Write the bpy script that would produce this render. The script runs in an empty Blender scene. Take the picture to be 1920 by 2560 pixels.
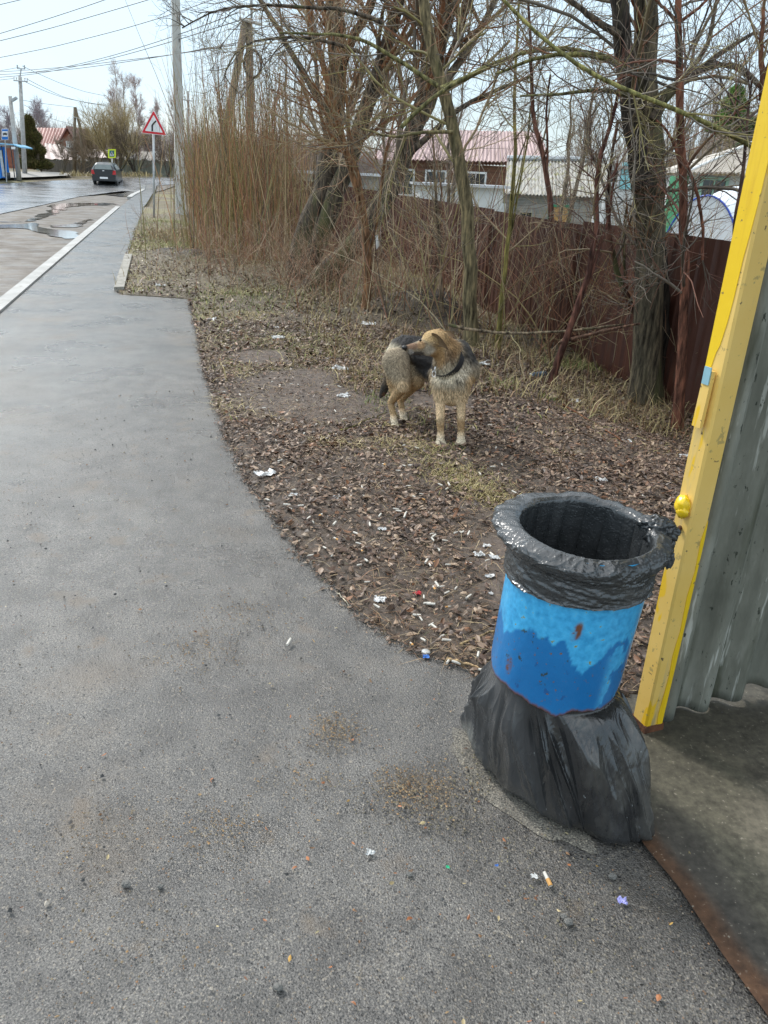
import bpy, bmesh, math, random
import numpy as np
from mathutils import Vector, Matrix, noise as mnoise
rng = np.random.default_rng(7); random.seed(7)
scene = bpy.context.scene; COL = scene.collection
# ---------------------------------------------------------------- camera, sky, sun, exposure
HC = 1.6; FPX = 1923.0
PITCH = math.radians(23.6); ROLL = math.radians(2.5)
cd = bpy.data.cameras.new('camera'); cam = bpy.data.objects.new('camera', cd); COL.objects.link(cam)
cd.sensor_fit = 'VERTICAL'; cd.sensor_height = 36.0; cd.lens = FPX/2560*36.0
cd.clip_start = 0.05; cd.clip_end = 2000
CM = Matrix.Rotation(math.pi/2-PITCH, 3, 'X') @ Matrix.Rotation(ROLL, 3, 'Z')
cam.matrix_world = Matrix.Translation((0, 0, HC)) @ CM.to_4x4()
scene.camera = cam
SUN_AZ = math.radians(-45); SUN_EL = math.radians(42)       # azimuth from +Y towards +X
w = bpy.data.worlds.new('World'); scene.world = w; w.use_nodes = True
nt = w.node_tree; nt.nodes.clear()
def wn(t): return nt.nodes.new(t)
out = wn('ShaderNodeOutputWorld'); bg = wn('ShaderNodeBackground'); sky = wn('ShaderNodeTexSky')
sky.sky_type = 'NISHITA'; sky.sun_disc = False; sky.sun_elevation = SUN_EL; sky.sun_rotation = SUN_AZ
sky.air_density = 1.0; sky.dust_density = 1.0; sky.ozone_density = 1.5
tc = wn('ShaderNodeTexCoord'); sep = wn('ShaderNodeSeparateXYZ'); nt.links.new(tc.outputs['Generated'], sep.inputs[0])
gr = wn('ShaderNodeValToRGB'); nt.links.new(sep.outputs['Z'], gr.inputs[0])   # an overcast sky: brighter towards the zenith
e = gr.color_ramp.elements; e[0].position = 0.0; e[0].color = (6.9, 8.5, 9.6, 1); e[1].position = 1.0; e[1].color = (18.5, 19.0, 19.3, 1)
x = e.new(0.3); x.color = (7.2, 9.3, 10.8, 1)
ns = wn('ShaderNodeTexNoise'); ns.inputs['Scale'].default_value = 2.2; ns.inputs['Detail'].default_value = 6
mp = wn('ShaderNodeMapping'); mp.inputs['Scale'].default_value = (1, 1, 3.5)
nt.links.new(tc.outputs['Generated'], mp.inputs[0]); nt.links.new(mp.outputs[0], ns.inputs[0])
cr = wn('ShaderNodeValToRGB'); nt.links.new(ns.outputs['Fac'], cr.inputs[0])
cr.color_ramp.elements[0].position = 0.34; cr.color_ramp.elements[0].color = (.42, .42, .42, 1)
cr.color_ramp.elements[1].position = 0.62; cr.color_ramp.elements[1].color = (1.0, 1.0, 1.0, 1)
mx = wn('ShaderNodeMixRGB'); nt.links.new(cr.outputs[0], mx.inputs[0]); nt.links.new(sky.outputs[0], mx.inputs[1]); nt.links.new(gr.outputs[0], mx.inputs[2])
bg.inputs['Strength'].default_value = 0.085
nt.links.new(mx.outputs[0], bg.inputs[0]); nt.links.new(bg.outputs[0], out.inputs[0])
sl = bpy.data.lights.new('sun', 'SUN'); sl.energy = 1.9; sl.angle = math.radians(10); sl.color = (1, .96, .9)
so = bpy.data.objects.new('sun', sl); COL.objects.link(so)
sd = Vector((math.sin(SUN_AZ)*math.cos(SUN_EL), math.cos(SUN_AZ)*math.cos(SUN_EL), math.sin(SUN_EL)))
so.rotation_euler = sd.to_track_quat('Z', 'Y').to_euler(); so.location = (-20, 10, 30)
vs = scene.view_settings; vs.view_transform = 'Standard'; vs.look = 'None'; vs.gamma = 1; vs.use_curve_mapping = False; vs.exposure = 0.60
scene.render.engine = 'CYCLES'
# ---------------------------------------------------------------- survey: photo pixel (1920x2560) -> place in the world
def ss(a, b, x):
    t = np.clip((np.asarray(x, float)-a)/(b-a), 0, 1); return t*t*(3-2*t)
FENCE = np.array([(3.9, 2.2), (3.15, 5.2), (2.9, 6.2), (2.1, 9.3), (0.84, 15.7), (-0.3, 18.7), (-2.9, 20.2)])
XR_Y = [-3, 1.76, 1.86, 2.25, 2.36, 2.51, 2.77, 3.2, 3.7, 4.28, 5.05, 6.49, 8.22, 10.30, 10.42, 10.6, 15.32, 24.12, 33.53, 54.8, 62]
XR_X = [1.6, 1.3, .72, .36, .15, 0, -.17, -.4, -.63, -.87, -1.12, -1.56, -2.06, -2.65, -3.6, -3.72, -5.1, -7.64, -10.32, -16.13, -18]
def fence_d(x, y):
    """distance to the fence line, positive on the street side"""
    x = np.asarray(x, float); y = np.asarray(y, float); best = np.full(np.broadcast(x, y).shape, 1e9); sg = np.ones_like(best)
    for (a, b) in zip(FENCE[:-1], FENCE[1:]):
        dx, dy = b-a; L2 = dx*dx+dy*dy
        t = np.clip(((x-a[0])*dx+(y-a[1])*dy)/L2, 0, 1)
        d = np.hypot(x-a[0]-t*dx, y-a[1]-t*dy)
        s = np.where((dx*(y-a[1])-dy*(x-a[0])) > 0, 1., -1.)
        m = d < best; best = np.where(m, d, best); sg = np.where(m, s, sg)
    return best*sg
def H(x, y):
    x = np.asarray(x, float); y = np.asarray(y, float)
    s = y-0.4*(x+22)
    z = 0.8*ss(55, 68, s)*(1-ss(-6, 4, x))
    d = fence_d(x, y)
    near = ss(1.0, 3.6, x-np.interp(y, XR_Y, XR_X))*(1-ss(26, 34, y)*(1-ss(-8, 2, x)))
    z = z-0.30*ss(2.2, 0.3, d)*near*(y > 1.5) - 0.9*ss(-0.5, -9, d)*near
    ratio = x/np.maximum(y, 1)
    z = z+15*ss(46, 125, np.hypot(x, y))*ss(0.17, 0.50, ratio)*(y > 5)
    return z
def rayd(px, py):
    return CM @ Vector(((px-960)/FPX, (1280-py)/FPX, -1.0))
def P(px, py, y):
    d = rayd(px, py); t = y/d.y; return np.array((d.x*t, y, HC+d.z*t))
def G(px, py, z=None):
    d = rayd(px, py)
    if z is not None:
        t = (z-HC)/d.z; return np.array((d.x*t, d.y*t, z))
    t = 1.0
    for _ in range(4000):
        p = (d.x*t, d.y*t, HC+d.z*t)
        h = float(H(p[0], p[1]))
        if p[2] <= h: break
        t += max(0.02, (p[2]-h)*0.5)
        if t > 400: break
    return np.array((d.x*t, d.y*t, float(H(d.x*t, d.y*t))))
def at(x, y, dz=0.0): return np.array((x, y, float(H(x, y))+dz))
# ---------------------------------------------------------------- helpers
def setp(o, label=None, cat=None, group=None, kind=None):
    if label: o['label'] = label
    if cat: o['category'] = cat
    if group: o['group'] = group
    if kind: o['kind'] = kind
    return o
def empty(name, loc, label, cat, group=None, rz=0.0):
    o = bpy.data.objects.new(name, None); COL.objects.link(o); o.location = Vector([float(v) for v in loc]); o.rotation_euler = (0, 0, rz)
    o.empty_display_size = .2; return setp(o, label, cat, group)
def build_mesh(name, V, F, mats, col=None, smooth=False, mi=None):
    V = np.asarray(V, dtype=np.float64).reshape(-1, 3)
    me = bpy.data.meshes.new(name)
    if isinstance(F, np.ndarray): F = [F]
    if len(F) and isinstance(F[0], np.ndarray) and F[0].ndim == 2:
        loops = np.concatenate([f.reshape(-1) for f in F]); tot = np.concatenate([np.full(len(f), f.shape[1]) for f in F])
    else:
        loops = np.array([i for f in F for i in f]); tot = np.array([len(f) for f in F])
    me.vertices.add(len(V)); me.vertices.foreach_set('co', V.ravel())
    me.loops.add(len(loops)); me.loops.foreach_set('vertex_index', loops.astype(np.int32))
    me.polygons.add(len(tot)); st = np.concatenate([[0], np.cumsum(tot)[:-1]])
    me.polygons.foreach_set('loop_start', st.astype(np.int32)); me.polygons.foreach_set('loop_total', tot.astype(np.int32))
    me.polygons.foreach_set('use_smooth', np.full(len(tot), bool(smooth)))
    if not isinstance(mats, (list, tuple)): mats = [mats]
    for m in mats: me.materials.append(m)
    if mi is not None: me.polygons.foreach_set('material_index', np.asarray(mi, dtype=np.int32))
    if col is not None:
        c = np.asarray(col, float)
        if c.ndim == 1: c = np.tile(c, (len(V), 1))
        if c.shape[1] == 3: c = np.concatenate([c, np.ones((len(c), 1))], 1)
        a = me.color_attributes.new('Col', 'FLOAT_COLOR', 'POINT'); a.data.foreach_set('color', c.astype(np.float32).ravel())
    me.update(); me.validate(); return me
def mobj(name, V, F, mats, parent=None, origin=None, **kw):
    """one mesh object; V in world coordinates"""
    if parent is not None:
        off = np.array(parent.location); p = parent.parent
        while p is not None: off = off+np.array(p.location); p = p.parent
        V = np.asarray(V, float).reshape(-1, 3)-off
        me = build_mesh(name, V, F, mats, **kw); o = bpy.data.objects.new(name, me); o.parent = parent
    else:
        V = np.asarray(V, float).reshape(-1, 3)
        if origin is None: origin = np.array([V[:, 0].mean(), V[:, 1].mean(), V[:, 2].min()])
        me = build_mesh(name, V-np.asarray(origin), F, mats, **kw); o = bpy.data.objects.new(name, me); o.location = Vector([float(v) for v in origin])
    COL.objects.link(o); return o
class MB:
    """collects shapes in world coordinates"""
    def __init__(s): s.V = []; s.F = []; s.n = 0; s.C = []
    def add(s, V, F, c=None):
        V = np.asarray(V, float).reshape(-1, 3)
        for f in F: s.F.append([int(i)+s.n for i in f])
        s.V.append(V); s.n += len(V)
        s.C.append(np.tile(np.array(c if c is not None else (1, 1, 1), float)[:3], (len(V), 1)))
        return s
    def box(s, c, size, R=None, col=None, taper=1.0):
        x, y, z = [v/2 for v in size]
        V = np.array([(-x, -y, -z), (x, -y, -z), (x, y, -z), (-x, y, -z), (-x*taper, -y*taper, z), (x*taper, -y*taper, z), (x*taper, y*taper, z), (-x*taper, y*taper, z)])
        if R is not None: V = V@np.array(R).T
        return s.add(V+np.array(c), [(0, 3, 2, 1), (4, 5, 6, 7), (0, 1, 5, 4), (1, 2, 6, 5), (2, 3, 7, 6), (3, 0, 4, 7)], col)
    def poly(s, pts, thick, nrm, col=None):
        """a plate: outline pts, extruded by thick along nrm"""
        pts = np.asarray(pts, float); n = len(pts); nrm = np.array(nrm, float); nrm /= np.linalg.norm(nrm)
        V = np.concatenate([pts, pts-nrm*thick]); F = [list(range(n)), list(range(2*n-1, n-1, -1))]
        for i in range(n): j = (i+1) % n; F.append((i, i+n, j+n, j))
        return s.add(V, F, col)
    def tube(s, pts, r, k=8, col=None, cap=True):
        pts = np.asarray(pts, float); n = len(pts); r = np.full(n, r) if np.isscalar(r) else np.asarray(r, float)
        V = tube_verts(pts[None], r[None], k)[0].reshape(-1, 3); F = []
        for i in range(n-1):
            for j in range(k): a = i*k+j; b = i*k+(j+1) % k; F.append((a, b, b+k, a+k))
        if cap: F.append(list(range(k-1, -1, -1))); F.append([(n-1)*k+j for j in range(k)])
        return s.add(V, F, col)
    def lathe(s, c, prof, k=24, col=None, R=None):
        V = []; F = []
        for (r, z) in prof:
            for j in range(k): t = 2*math.pi*j/k; V.append((r*math.cos(t), r*math.sin(t), z))
        V = np.array(V)
        if R is not None: V = V@np.array(R).T
        for i in range(len(prof)-1):
            for j in range(k): a = i*k+j; b = i*k+(j+1) % k; F.append((a, b, b+k, a+k))
        return s.add(V+np.array(c), F, col)
    def ball(s, c, r, k=10, sc=(1, 1, 1), jit=0, col=None):
        V = []; F = []
        for i in range(k+1):
            ph = math.pi*i/k
            for j in range(k*2):
                t = math.pi*j/k; q = 1+(jit*(random.random()-.5) if 0 < i < k else 0)
                V.append((r*sc[0]*math.sin(ph)*math.cos(t)*q, r*sc[1]*math.sin(ph)*math.sin(t)*q, r*sc[2]*math.cos(ph)*q))
        for i in range(k):
            for j in range(k*2): a = i*k*2+j; b = i*k*2+(j+1) % (k*2); F.append((a, a+k*2, b+k*2, b))
        return s.add(np.array(V)+np.array(c), F, col)
    def out(s, name, mat, parent=None, col=False, smooth=False, **kw):
        V = np.concatenate(s.V)
        return mobj(name, V, s.F, mat, parent, smooth=smooth, col=(np.concatenate(s.C) if col else None), **kw)
def tube_verts(Pn, Rn, k):
    """Pn (N,m,3), Rn (N,m) -> (N,m,k,3)"""
    T = np.gradient(Pn, axis=1); T /= np.linalg.norm(T, axis=2, keepdims=True)+1e-9
    ref = np.where(np.abs(T[:, :1, 2:3]) > 0.9, np.array([1., 0, 0]), np.array([0, 0, 1.]))
    A = np.cross(T, np.broadcast_to(ref, T.shape)); A /= np.linalg.norm(A, axis=2, keepdims=True)+1e-9
    B = np.cross(T, A)
    th = np.arange(k)*2*math.pi/k
    return Pn[:, :, None]+Rn[:, :, None, None]*(A[:, :, None]*np.cos(th)[None, None, :, None]+B[:, :, None]*np.sin(th)[None, None, :, None])
class TB:
    """many tapered twigs at once"""
    def __init__(s): s.V = []; s.F = []; s.C = []; s.n = 0
    def add(s, Pn, Rn, k=3, col=(.2, .15, .1), var=.25):
        Pn = np.asarray(Pn, float); Rn = np.asarray(Rn, float)
        if Pn.ndim == 2: Pn = Pn[None]; Rn = Rn[None]
        N, m = Rn.shape
        if N == 0: return s
        V = tube_verts(Pn, Rn, k).reshape(-1, 3)
        base = (np.arange(N)*m*k)[:, None, None]+(np.arange(m-1)*k)[None, :, None]+np.arange(k)[None, None, :]
        nxt = (np.arange(N)*m*k)[:, None, None]+(np.arange(m-1)*k)[None, :, None]+((np.arange(k)+1) % k)[None, None, :]
        F = np.stack([base, nxt, nxt+k, base+k], -1).reshape(-1, 4)+s.n
        c = np.asarray(col, float)
        if c.ndim == 1: c = np.tile(c, (N, 1))
        c = c*(1+var*(rng.random((N, 1))*2-1))
        s.V.append(V); s.F.append(F); s.C.append(np.repeat(c, m*k, axis=0)); s.n += len(V); return s
    def out(s, name, mat, parent=None, **kw):
        return mobj(name, np.concatenate(s.V), [np.concatenate(s.F)], mat, parent, col=np.concatenate(s.C), smooth=True, **kw)
def resample(pts, m, r=None):
    pts = np.asarray(pts, float); d = np.concatenate([[0], np.cumsum(np.linalg.norm(np.diff(pts, axis=0), axis=1))]); t = np.linspace(0, d[-1], m)
    # smooth (Catmull-like) by resampling finely and averaging
    q = np.stack([np.interp(t, d, pts[:, i]) for i in range(3)], 1)
    for _ in range(2): q[1:-1] = (q[:-2]+2*q[1:-1]+q[2:])/4
    if r is None: return q
    return q, np.interp(t, d, np.asarray(r, float))
def unit(v): return v/(np.linalg.norm(v, axis=-1, keepdims=True)+1e-9)
def grow(Pp, Rp, n, m=5, t0=.25, t1=1., ang=(25, 60), L=(.5, 1.), taper=True, trop=(0, 0, .2), wig=.12, rr=.5, rmin=.0015, bias=1.0, curl=0.0):
    """n children spread over the parents: (n,m,3),(n,m)"""
    N, mp, _ = Pp.shape
    seg = np.linalg.norm(np.diff(Pp, axis=1), axis=2).sum(1); pr = seg/seg.sum()
    idx = rng.choice(N, n, p=pr); t = t0+(t1-t0)*rng.random(n)**bias
    f = t*(mp-1); i0 = np.minimum(f.astype(int), mp-2); fr = (f-i0)[:, None]
    A = Pp[idx, i0]; B = Pp[idx, i0+1]; base = A+(B-A)*fr; T = unit(B-A)
    rb = Rp[idx, i0]*(1-fr[:, 0])+Rp[idx, i0+1]*fr[:, 0]
    q = unit(rng.normal(size=(n, 3))); q = unit(q-T*(q*T).sum(1, keepdims=True))
    a = np.radians(ang[0]+(ang[1]-ang[0])*rng.random(n))[:, None]
    D = unit(T*np.cos(a)+q*np.sin(a))
    ln = (L[0]+(L[1]-L[0])*rng.random(n))
    if taper: ln = ln*(1.15-.75*t)
    st = (ln/(m-1))[:, None]; out = [base]; cur = base; tr = np.array(trop, float)
    cv = unit(rng.normal(size=(n, 3)))*curl
    for k in range(m-1):
        D = unit(D+tr*.25+cv+rng.normal(size=(n, 3))*wig); cur = cur+D*st; out.append(cur)
    C = np.stack(out, 1); r0 = np.maximum(rb*rr, rmin)
    R = r0[:, None]*np.linspace(1, .35, m)[None]
    return C, np.maximum(R, rmin*.5)
# ---- numpy value noise
_tab = np.random.default_rng(3).random((256, 256))
def vnoise(x, y):
    xi = np.floor(x).astype(int); yi = np.floor(y).astype(int); fx = x-xi; fy = y-yi; fx = fx*fx*(3-2*fx); fy = fy*fy*(3-2*fy)
    a = _tab[xi & 255, yi & 255]; b = _tab[(xi+1) & 255, yi & 255]; c = _tab[xi & 255, (yi+1) & 255]; d = _tab[(xi+1) & 255, (yi+1) & 255]
    return (a*(1-fx)+b*fx)*(1-fy)+(c*(1-fx)+d*fx)*fy
def fbm(x, y, o=4):
    s = 0; a = .5
    for i in range(o): s = s+a*vnoise(x+17.3*i, y-9.1*i); x = x*2.03; y = y*2.03; a *= .5
    return s
def inpoly(x, y, poly):
    poly = np.asarray(poly); r = np.zeros(np.shape(x), bool); n = len(poly)
    for i in range(n):
        x1, y1 = poly[i][:2]; x2, y2 = poly[(i+1) % n][:2]
        c = ((y1 > y) != (y2 > y)) & (x < (x2-x1)*(y-y1)/((y2-y1) if y2 != y1 else 1e-9)+x1); r ^= c
    return r
# ---------------------------------------------------------------- materials
def mat(name, cols=None, scale=5, rough=.6, rvar=0, bump=0, bscale=None, attr=False, spec=.5, metal=0, detail=5, stretch=(1, 1, 1), layers=(), bdetail=4, wet=None, trans=0, alpha=1, coat=0):
    """cols: [(pos,(r,g,b))...] ramp over noise. layers: extra (scale, lo, hi, color[, stretch, type]) patches laid over."""
    m = bpy.data.materials.new(name); m.use_nodes = True; T = m.node_tree; N = T.nodes; Lk = T.links
    b = N['Principled BSDF']; b.inputs['Roughness'].default_value = rough; b.inputs['Specular IOR Level'].default_value = spec; b.inputs['Metallic'].default_value = metal
    b.inputs['Coat Weight'].default_value = coat; b.inputs['Coat Roughness'].default_value = .15
    if trans: b.inputs['Transmission Weight'].default_value = trans
    if alpha < 1: b.inputs['Alpha'].default_value = alpha
    tc = N.new('ShaderNodeTexCoord'); mp = N.new('ShaderNodeMapping'); mp.inputs['Scale'].default_value = stretch
    Lk.new(tc.outputs['Object'], mp.inputs[0])
    def nz(sc, det, st=None, typ='noise'):
        src = mp.outputs[0]
        if st is not None:
            m2 = N.new('ShaderNodeMapping'); m2.inputs['Scale'].default_value = st; Lk.new(tc.outputs['Object'], m2.inputs[0]); src = m2.outputs[0]
        if typ == 'noise':
            n = N.new('ShaderNodeTexNoise'); n.inputs['Scale'].default_value = sc; n.inputs['Detail'].default_value = det; n.inputs['Roughness'].default_value = .62; o = n.outputs['Fac']
        else:
            n = N.new('ShaderNodeTexVoronoi'); n.inputs['Scale'].default_value = sc; o = n.outputs['Distance']
        Lk.new(src, n.inputs['Vector']); return o
    cur = None
    if cols:
        rp = N.new('ShaderNodeValToRGB'); el = rp.color_ramp.elements
        while len(el) < len(cols): el.new(.5)
        for q, (p, c) in zip(el, cols): q.position = p; q.color = (*c, 1)
        base = nz(scale, detail); Lk.new(base, rp.inputs[0]); cur = rp.outputs[0]
    if attr:
        at_ = N.new('ShaderNodeAttribute'); at_.attribute_name = 'Col'
        if cur is None: cur = at_.outputs['Color']
        else:
            mm = N.new('ShaderNodeMixRGB'); mm.blend_type = 'MULTIPLY'; mm.inputs[0].default_value = 1; Lk.new(at_.outputs['Color'], mm.inputs[1]); Lk.new(cur, mm.inputs[2]); cur = mm.outputs[0]
    for ly in layers:
        sc, lo, hi, c = ly[:4]; st = ly[4] if len(ly) > 4 else None; ty = ly[5] if len(ly) > 5 else 'noise'
        o = nz(sc, 5, st, ty); mr = N.new('ShaderNodeMapRange'); mr.inputs[1].default_value = lo; mr.inputs[2].default_value = hi; Lk.new(o, mr.inputs[0])
        mm = N.new('ShaderNodeMixRGB'); Lk.new(mr.outputs[0], mm.inputs[0]); Lk.new(cur, mm.inputs[1]); mm.inputs[2].default_value = (*c, 1); cur = mm.outputs[0]
    Lk.new(cur, b.inputs['Base Color'])
    if rvar:
        o = nz(scale*1.7, 4); mr = N.new('ShaderNodeMapRange'); mr.inputs[1].default_value = .35; mr.inputs[2].default_value = .65
        mr.inputs[3].default_value = max(.03, rough-rvar); mr.inputs[4].default_value = min(1, rough+rvar); Lk.new(o, mr.inputs[0]); Lk.new(mr.outputs[0], b.inputs['Roughness'])
    if bump:
        o = nz(bscale or scale*4, bdetail); bp = N.new('ShaderNodeBump'); bp.inputs['Strength'].default_value = min(1, bump); bp.inputs['Distance'].default_value = bump*.02
        Lk.new(o, bp.inputs['Height']); Lk.new(bp.outputs[0], b.inputs['Normal'])
    return m
def plain(name, c, rough=.5, **kw):
    d = tuple(v*.8 for v in c); l = tuple(min(1, v*1.12) for v in c)
    return mat(name, [(.3, d), (.7, l)], scale=kw.pop('scale', 4), rough=rough, **kw)
M = {}
M['bark'] = mat('bark', [(.34, (.20, .19, .18)), (.5, (.9, .9, .9)), (.66, (2.0, 1.9, 1.75))], scale=30, stretch=(1, 1, .16), rough=.9, bump=1, bscale=45, attr=True, spec=.25,
                layers=[(3, .56, .66, (.10, .10, .045))])
M['twig'] = mat('twig_bark', None, rough=.6, attr=True, spec=.35)
M['metal_grey'] = plain('galvanised_metal', (.42, .44, .45), .45, metal=.3)
M['concrete'] = mat('concrete', [(.3, (.33, .32, .30)), (.7, (.50, .49, .47))], scale=6, rough=.85, bump=.3, bscale=60, layers=[(2.5, .6, .68, (.2, .19, .17), (3, 3, .4))])
M['white_conc'] = mat('limewashed_concrete', [(.3, (.55, .55, .53)), (.7, (.72, .72, .70))], scale=4, rough=.85, bump=.3, bscale=60, layers=[(5, .57, .63, (.2, .18, .15), (3, 3, .5))])
M['oldwood'] = mat('weathered_wood', [(.3, (.11, .085, .06)), (.7, (.26, .21, .15))], scale=9, stretch=(1, 1, .1), rough=.85, bump=.5, bscale=40)
# ---------------------------------------------------------------- ground, pavement, road
def structure(o): o['kind'] = 'structure'; return o
u = np.linspace(-1, 1, 321); X1 = 420*np.sinh(5.2*u)/np.sinh(5.2); Y1 = X1
gx, gy = np.meshgrid(X1, Y1, indexing='ij'); gz = H(gx, gy)-0.13
inner = (gx > -12) & (gx < 4) & (gy > -2) & (gy < 34)
gz = np.where(inner, gz-.12, gz)
n = len(u); I = np.arange(n*n).reshape(n, n); F = np.stack([I[:-1, :-1], I[1:, :-1], I[1:, 1:], I[:-1, 1:]], -1).reshape(-1, 4)
M['soil'] = mat('winter_soil', [(.3, (.065, .05, .035)), (.5, (.13, .105, .07)), (.7, (.20, .17, .10))], scale=.9, rough=.9, bump=.6, bscale=20,
                layers=[(.25, .5, .62, (.17, .15, .07)), (30, .6, .7, (.25, .21, .13))])
structure(mobj('ground', np.stack([gx, gy, gz], -1), [F], M['soil'], origin=(0, 0, 0), smooth=True))
def xr(y):
    y = np.asarray(y, float); return np.interp(y, XR_Y, XR_X)+(y < 10.2)*(y > 1.8)*(.055*(fbm(y*3.5, y*0+2, 3)-.45)+.022*(fbm(y*22, y*0+5, 2)-.4))
XL_Y = [-3, 8.64, 11.38, 17.27, 32.72, 46.3, 57, 62]; XL_X = [-1.13, -4.36, -5.12, -6.75, -11.03, -14.75, -17.4, -18.8]
def xl(y): return np.interp(y, XL_Y, XL_X)
def strip(name, ys, xa, xb, nc, dz, m, zfun=None):
    ys = np.asarray(ys); t = np.linspace(0, 1, nc); A = xa(ys)[:, None]; B = xb(ys)[:, None]
    X = A+(B-A)*t; Y = np.repeat(ys[:, None], nc, 1); Z = H(X, Y)+dz
    if zfun is not None: Z = Z+zfun(X, Y, t[None])
    I = np.arange(X.size).reshape(X.shape); F = np.stack([I[:-1, :-1], I[:-1, 1:], I[1:, 1:], I[1:, :-1]], -1).reshape(-1, 4)
    return structure(mobj(name, np.stack([X, Y, Z], -1), [F], m, origin=(0, 0, 0), smooth=True))
def asphalt_mat(name, a, b, rough, big, dirt=True, bumpd=.003):
    m = bpy.data.materials.new(name); m.use_nodes = True; T = m.node_tree; N = T.nodes; Lk = T.links; bs = N['Principled BSDF']
    tc = N.new('ShaderNodeTexCoord')
    def nz(sc, det=4, typ=0, feat=None):
        if typ == 0:
            q = N.new('ShaderNodeTexNoise'); q.inputs['Scale'].default_value = sc; q.inputs['Detail'].default_value = det; o = q.outputs['Fac']
        else:
            q = N.new('ShaderNodeTexVoronoi'); q.inputs['Scale'].default_value = sc; o = q.outputs['Color' if feat else 'Distance']
        Lk.new(tc.outputs['Object'], q.inputs['Vector']); return o
    def ramp(o, els):
        r = N.new('ShaderNodeValToRGB'); el = r.color_ramp.elements
        while len(el) < len(els): el.new(.5)
        for q, (p, c) in zip(el, els): q.position = p; q.color = (*c, 1)
        Lk.new(o, r.inputs[0]); return r.outputs[0]
    def mix(f, c1, c2, mode='MIX'):
        q = N.new('ShaderNodeMixRGB'); q.blend_type = mode
        if isinstance(f, float): q.inputs[0].default_value = f
        else: Lk.new(f, q.inputs[0])
        Lk.new(c1, q.inputs[1])
        if isinstance(c2, tuple): q.inputs[2].default_value = (*c2, 1)
        else: Lk.new(c2, q.inputs[2])
        return q.outputs[0]
    base = ramp(nz(1.1, 6), [(.3, a), (.7, b)])
    agg = ramp(nz(210, 6), [(.34, (.10, .10, .10)), (.44, (.75, .75, .75)), (.55, (1.05, 1.04, 1.03)), (.63, (1.7, 1.68, 1.62)), (.72, (3.0, 2.9, 2.7))])
    c = mix(1.0, base, agg, 'MULTIPLY'); c = mix(1.0, c, ramp(nz(7, 9), [(.36, (.72, .71, .70)), (.5, (1, 1, 1)), (.64, (1.25, 1.24, 1.22))]), 'MULTIPLY')
    st = N.new('ShaderNodeTexVoronoi'); st.inputs['Scale'].default_value = 210; Lk.new(tc.outputs['Object'], st.inputs['Vector'])
    sx = N.new('ShaderNodeSeparateColor'); Lk.new(st.outputs['Color'], sx.inputs[0])
    thr = N.new('ShaderNodeMath'); thr.operation = 'GREATER_THAN'; thr.inputs[1].default_value = .93; Lk.new(sx.outputs[0], thr.inputs[0])
    c = mix(thr.outputs[0], c, mix(.5, ramp(sx.outputs[1], [(.3, (.03, .028, .025)), (.7, (.26, .23, .19))]), (.14, .12, .09)))
    if dirt:
        c = mix(ramp(nz(1.7, 8), [(.56, (0, 0, 0)), (.70, (.6, .6, .6))]), c, (.115, .085, .055))
        c = mix(ramp(nz(5.5, 8), [(.62, (0, 0, 0)), (.70, (.7, .7, .7))]), c, (.12, .09, .06))
        c = mix(ramp(nz(.55, 5), [(.5, (0, 0, 0)), (.7, (.35, .35, .35))]), c, tuple(v*1.4 for v in b))
        sp = N.new('ShaderNodeTexVoronoi'); sp.inputs['Scale'].default_value = 75; Lk.new(tc.outputs['Object'], sp.inputs['Vector']); sps = N.new('ShaderNodeSeparateColor'); Lk.new(sp.outputs['Color'], sps.inputs[0])
        dd_ = N.new('ShaderNodeMath'); dd_.operation = 'MULTIPLY_ADD'; dd_.inputs[1].default_value = -.62; dd_.inputs[2].default_value = .36; Lk.new(sps.outputs[0], dd_.inputs[0]); lt = N.new('ShaderNodeMath'); lt.operation = 'LESS_THAN'; Lk.new(sp.outputs['Distance'], lt.inputs[0]); Lk.new(dd_.outputs[0], lt.inputs[1])
        c = mix(lt.outputs[0], c, (.022, .02, .018))
    Lk.new(c, bs.inputs['Base Color'])
    rr = N.new('ShaderNodeMapRange'); rr.inputs[1].default_value = .35; rr.inputs[2].default_value = .65; rr.inputs[3].default_value = rough-.09; rr.inputs[4].default_value = rough+.12
    Lk.new(nz(big, 5), rr.inputs[0]); Lk.new(rr.outputs[0], bs.inputs['Roughness']); bs.inputs['Specular IOR Level'].default_value = .85
    h1 = nz(230, 5); h2 = nz(70, 3); ad = N.new('ShaderNodeMath'); ad.operation = 'MULTIPLY_ADD'; ad.inputs[1].default_value = .35; Lk.new(h2, ad.inputs[0]); Lk.new(h1, ad.inputs[2])
    bp = N.new('ShaderNodeBump'); bp.inputs['Strength'].default_value = 1.0; bp.inputs['Distance'].default_value = bumpd; Lk.new(ad.outputs[0], bp.inputs['Height']); Lk.new(bp.outputs[0], bs.inputs['Normal'])
    return m
M['asphalt'] = asphalt_mat('damp_asphalt', (.066, .062, .057), (.118, .112, .103), .33, 1.5, bumpd=.0045)
M['road'] = asphalt_mat('wet_road_asphalt', (.17, .17, .175), (.25, .25, .26), .24, .6, dirt=False, bumpd=.0015)
ys = np.concatenate([np.arange(-3, 1.8, .1), np.arange(1.8, 10.2, .025), np.arange(10.25, 12, .1), np.geomspace(12, 62, 90)])
ys = np.sort(np.concatenate([ys, [10.30, 10.42, 10.6]]))
strip('pavement', ys, xl, xr, 30, .02, M['asphalt'], lambda X, Y, t: .012*(fbm(X*.7, Y*.7, 3)-.5))
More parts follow.
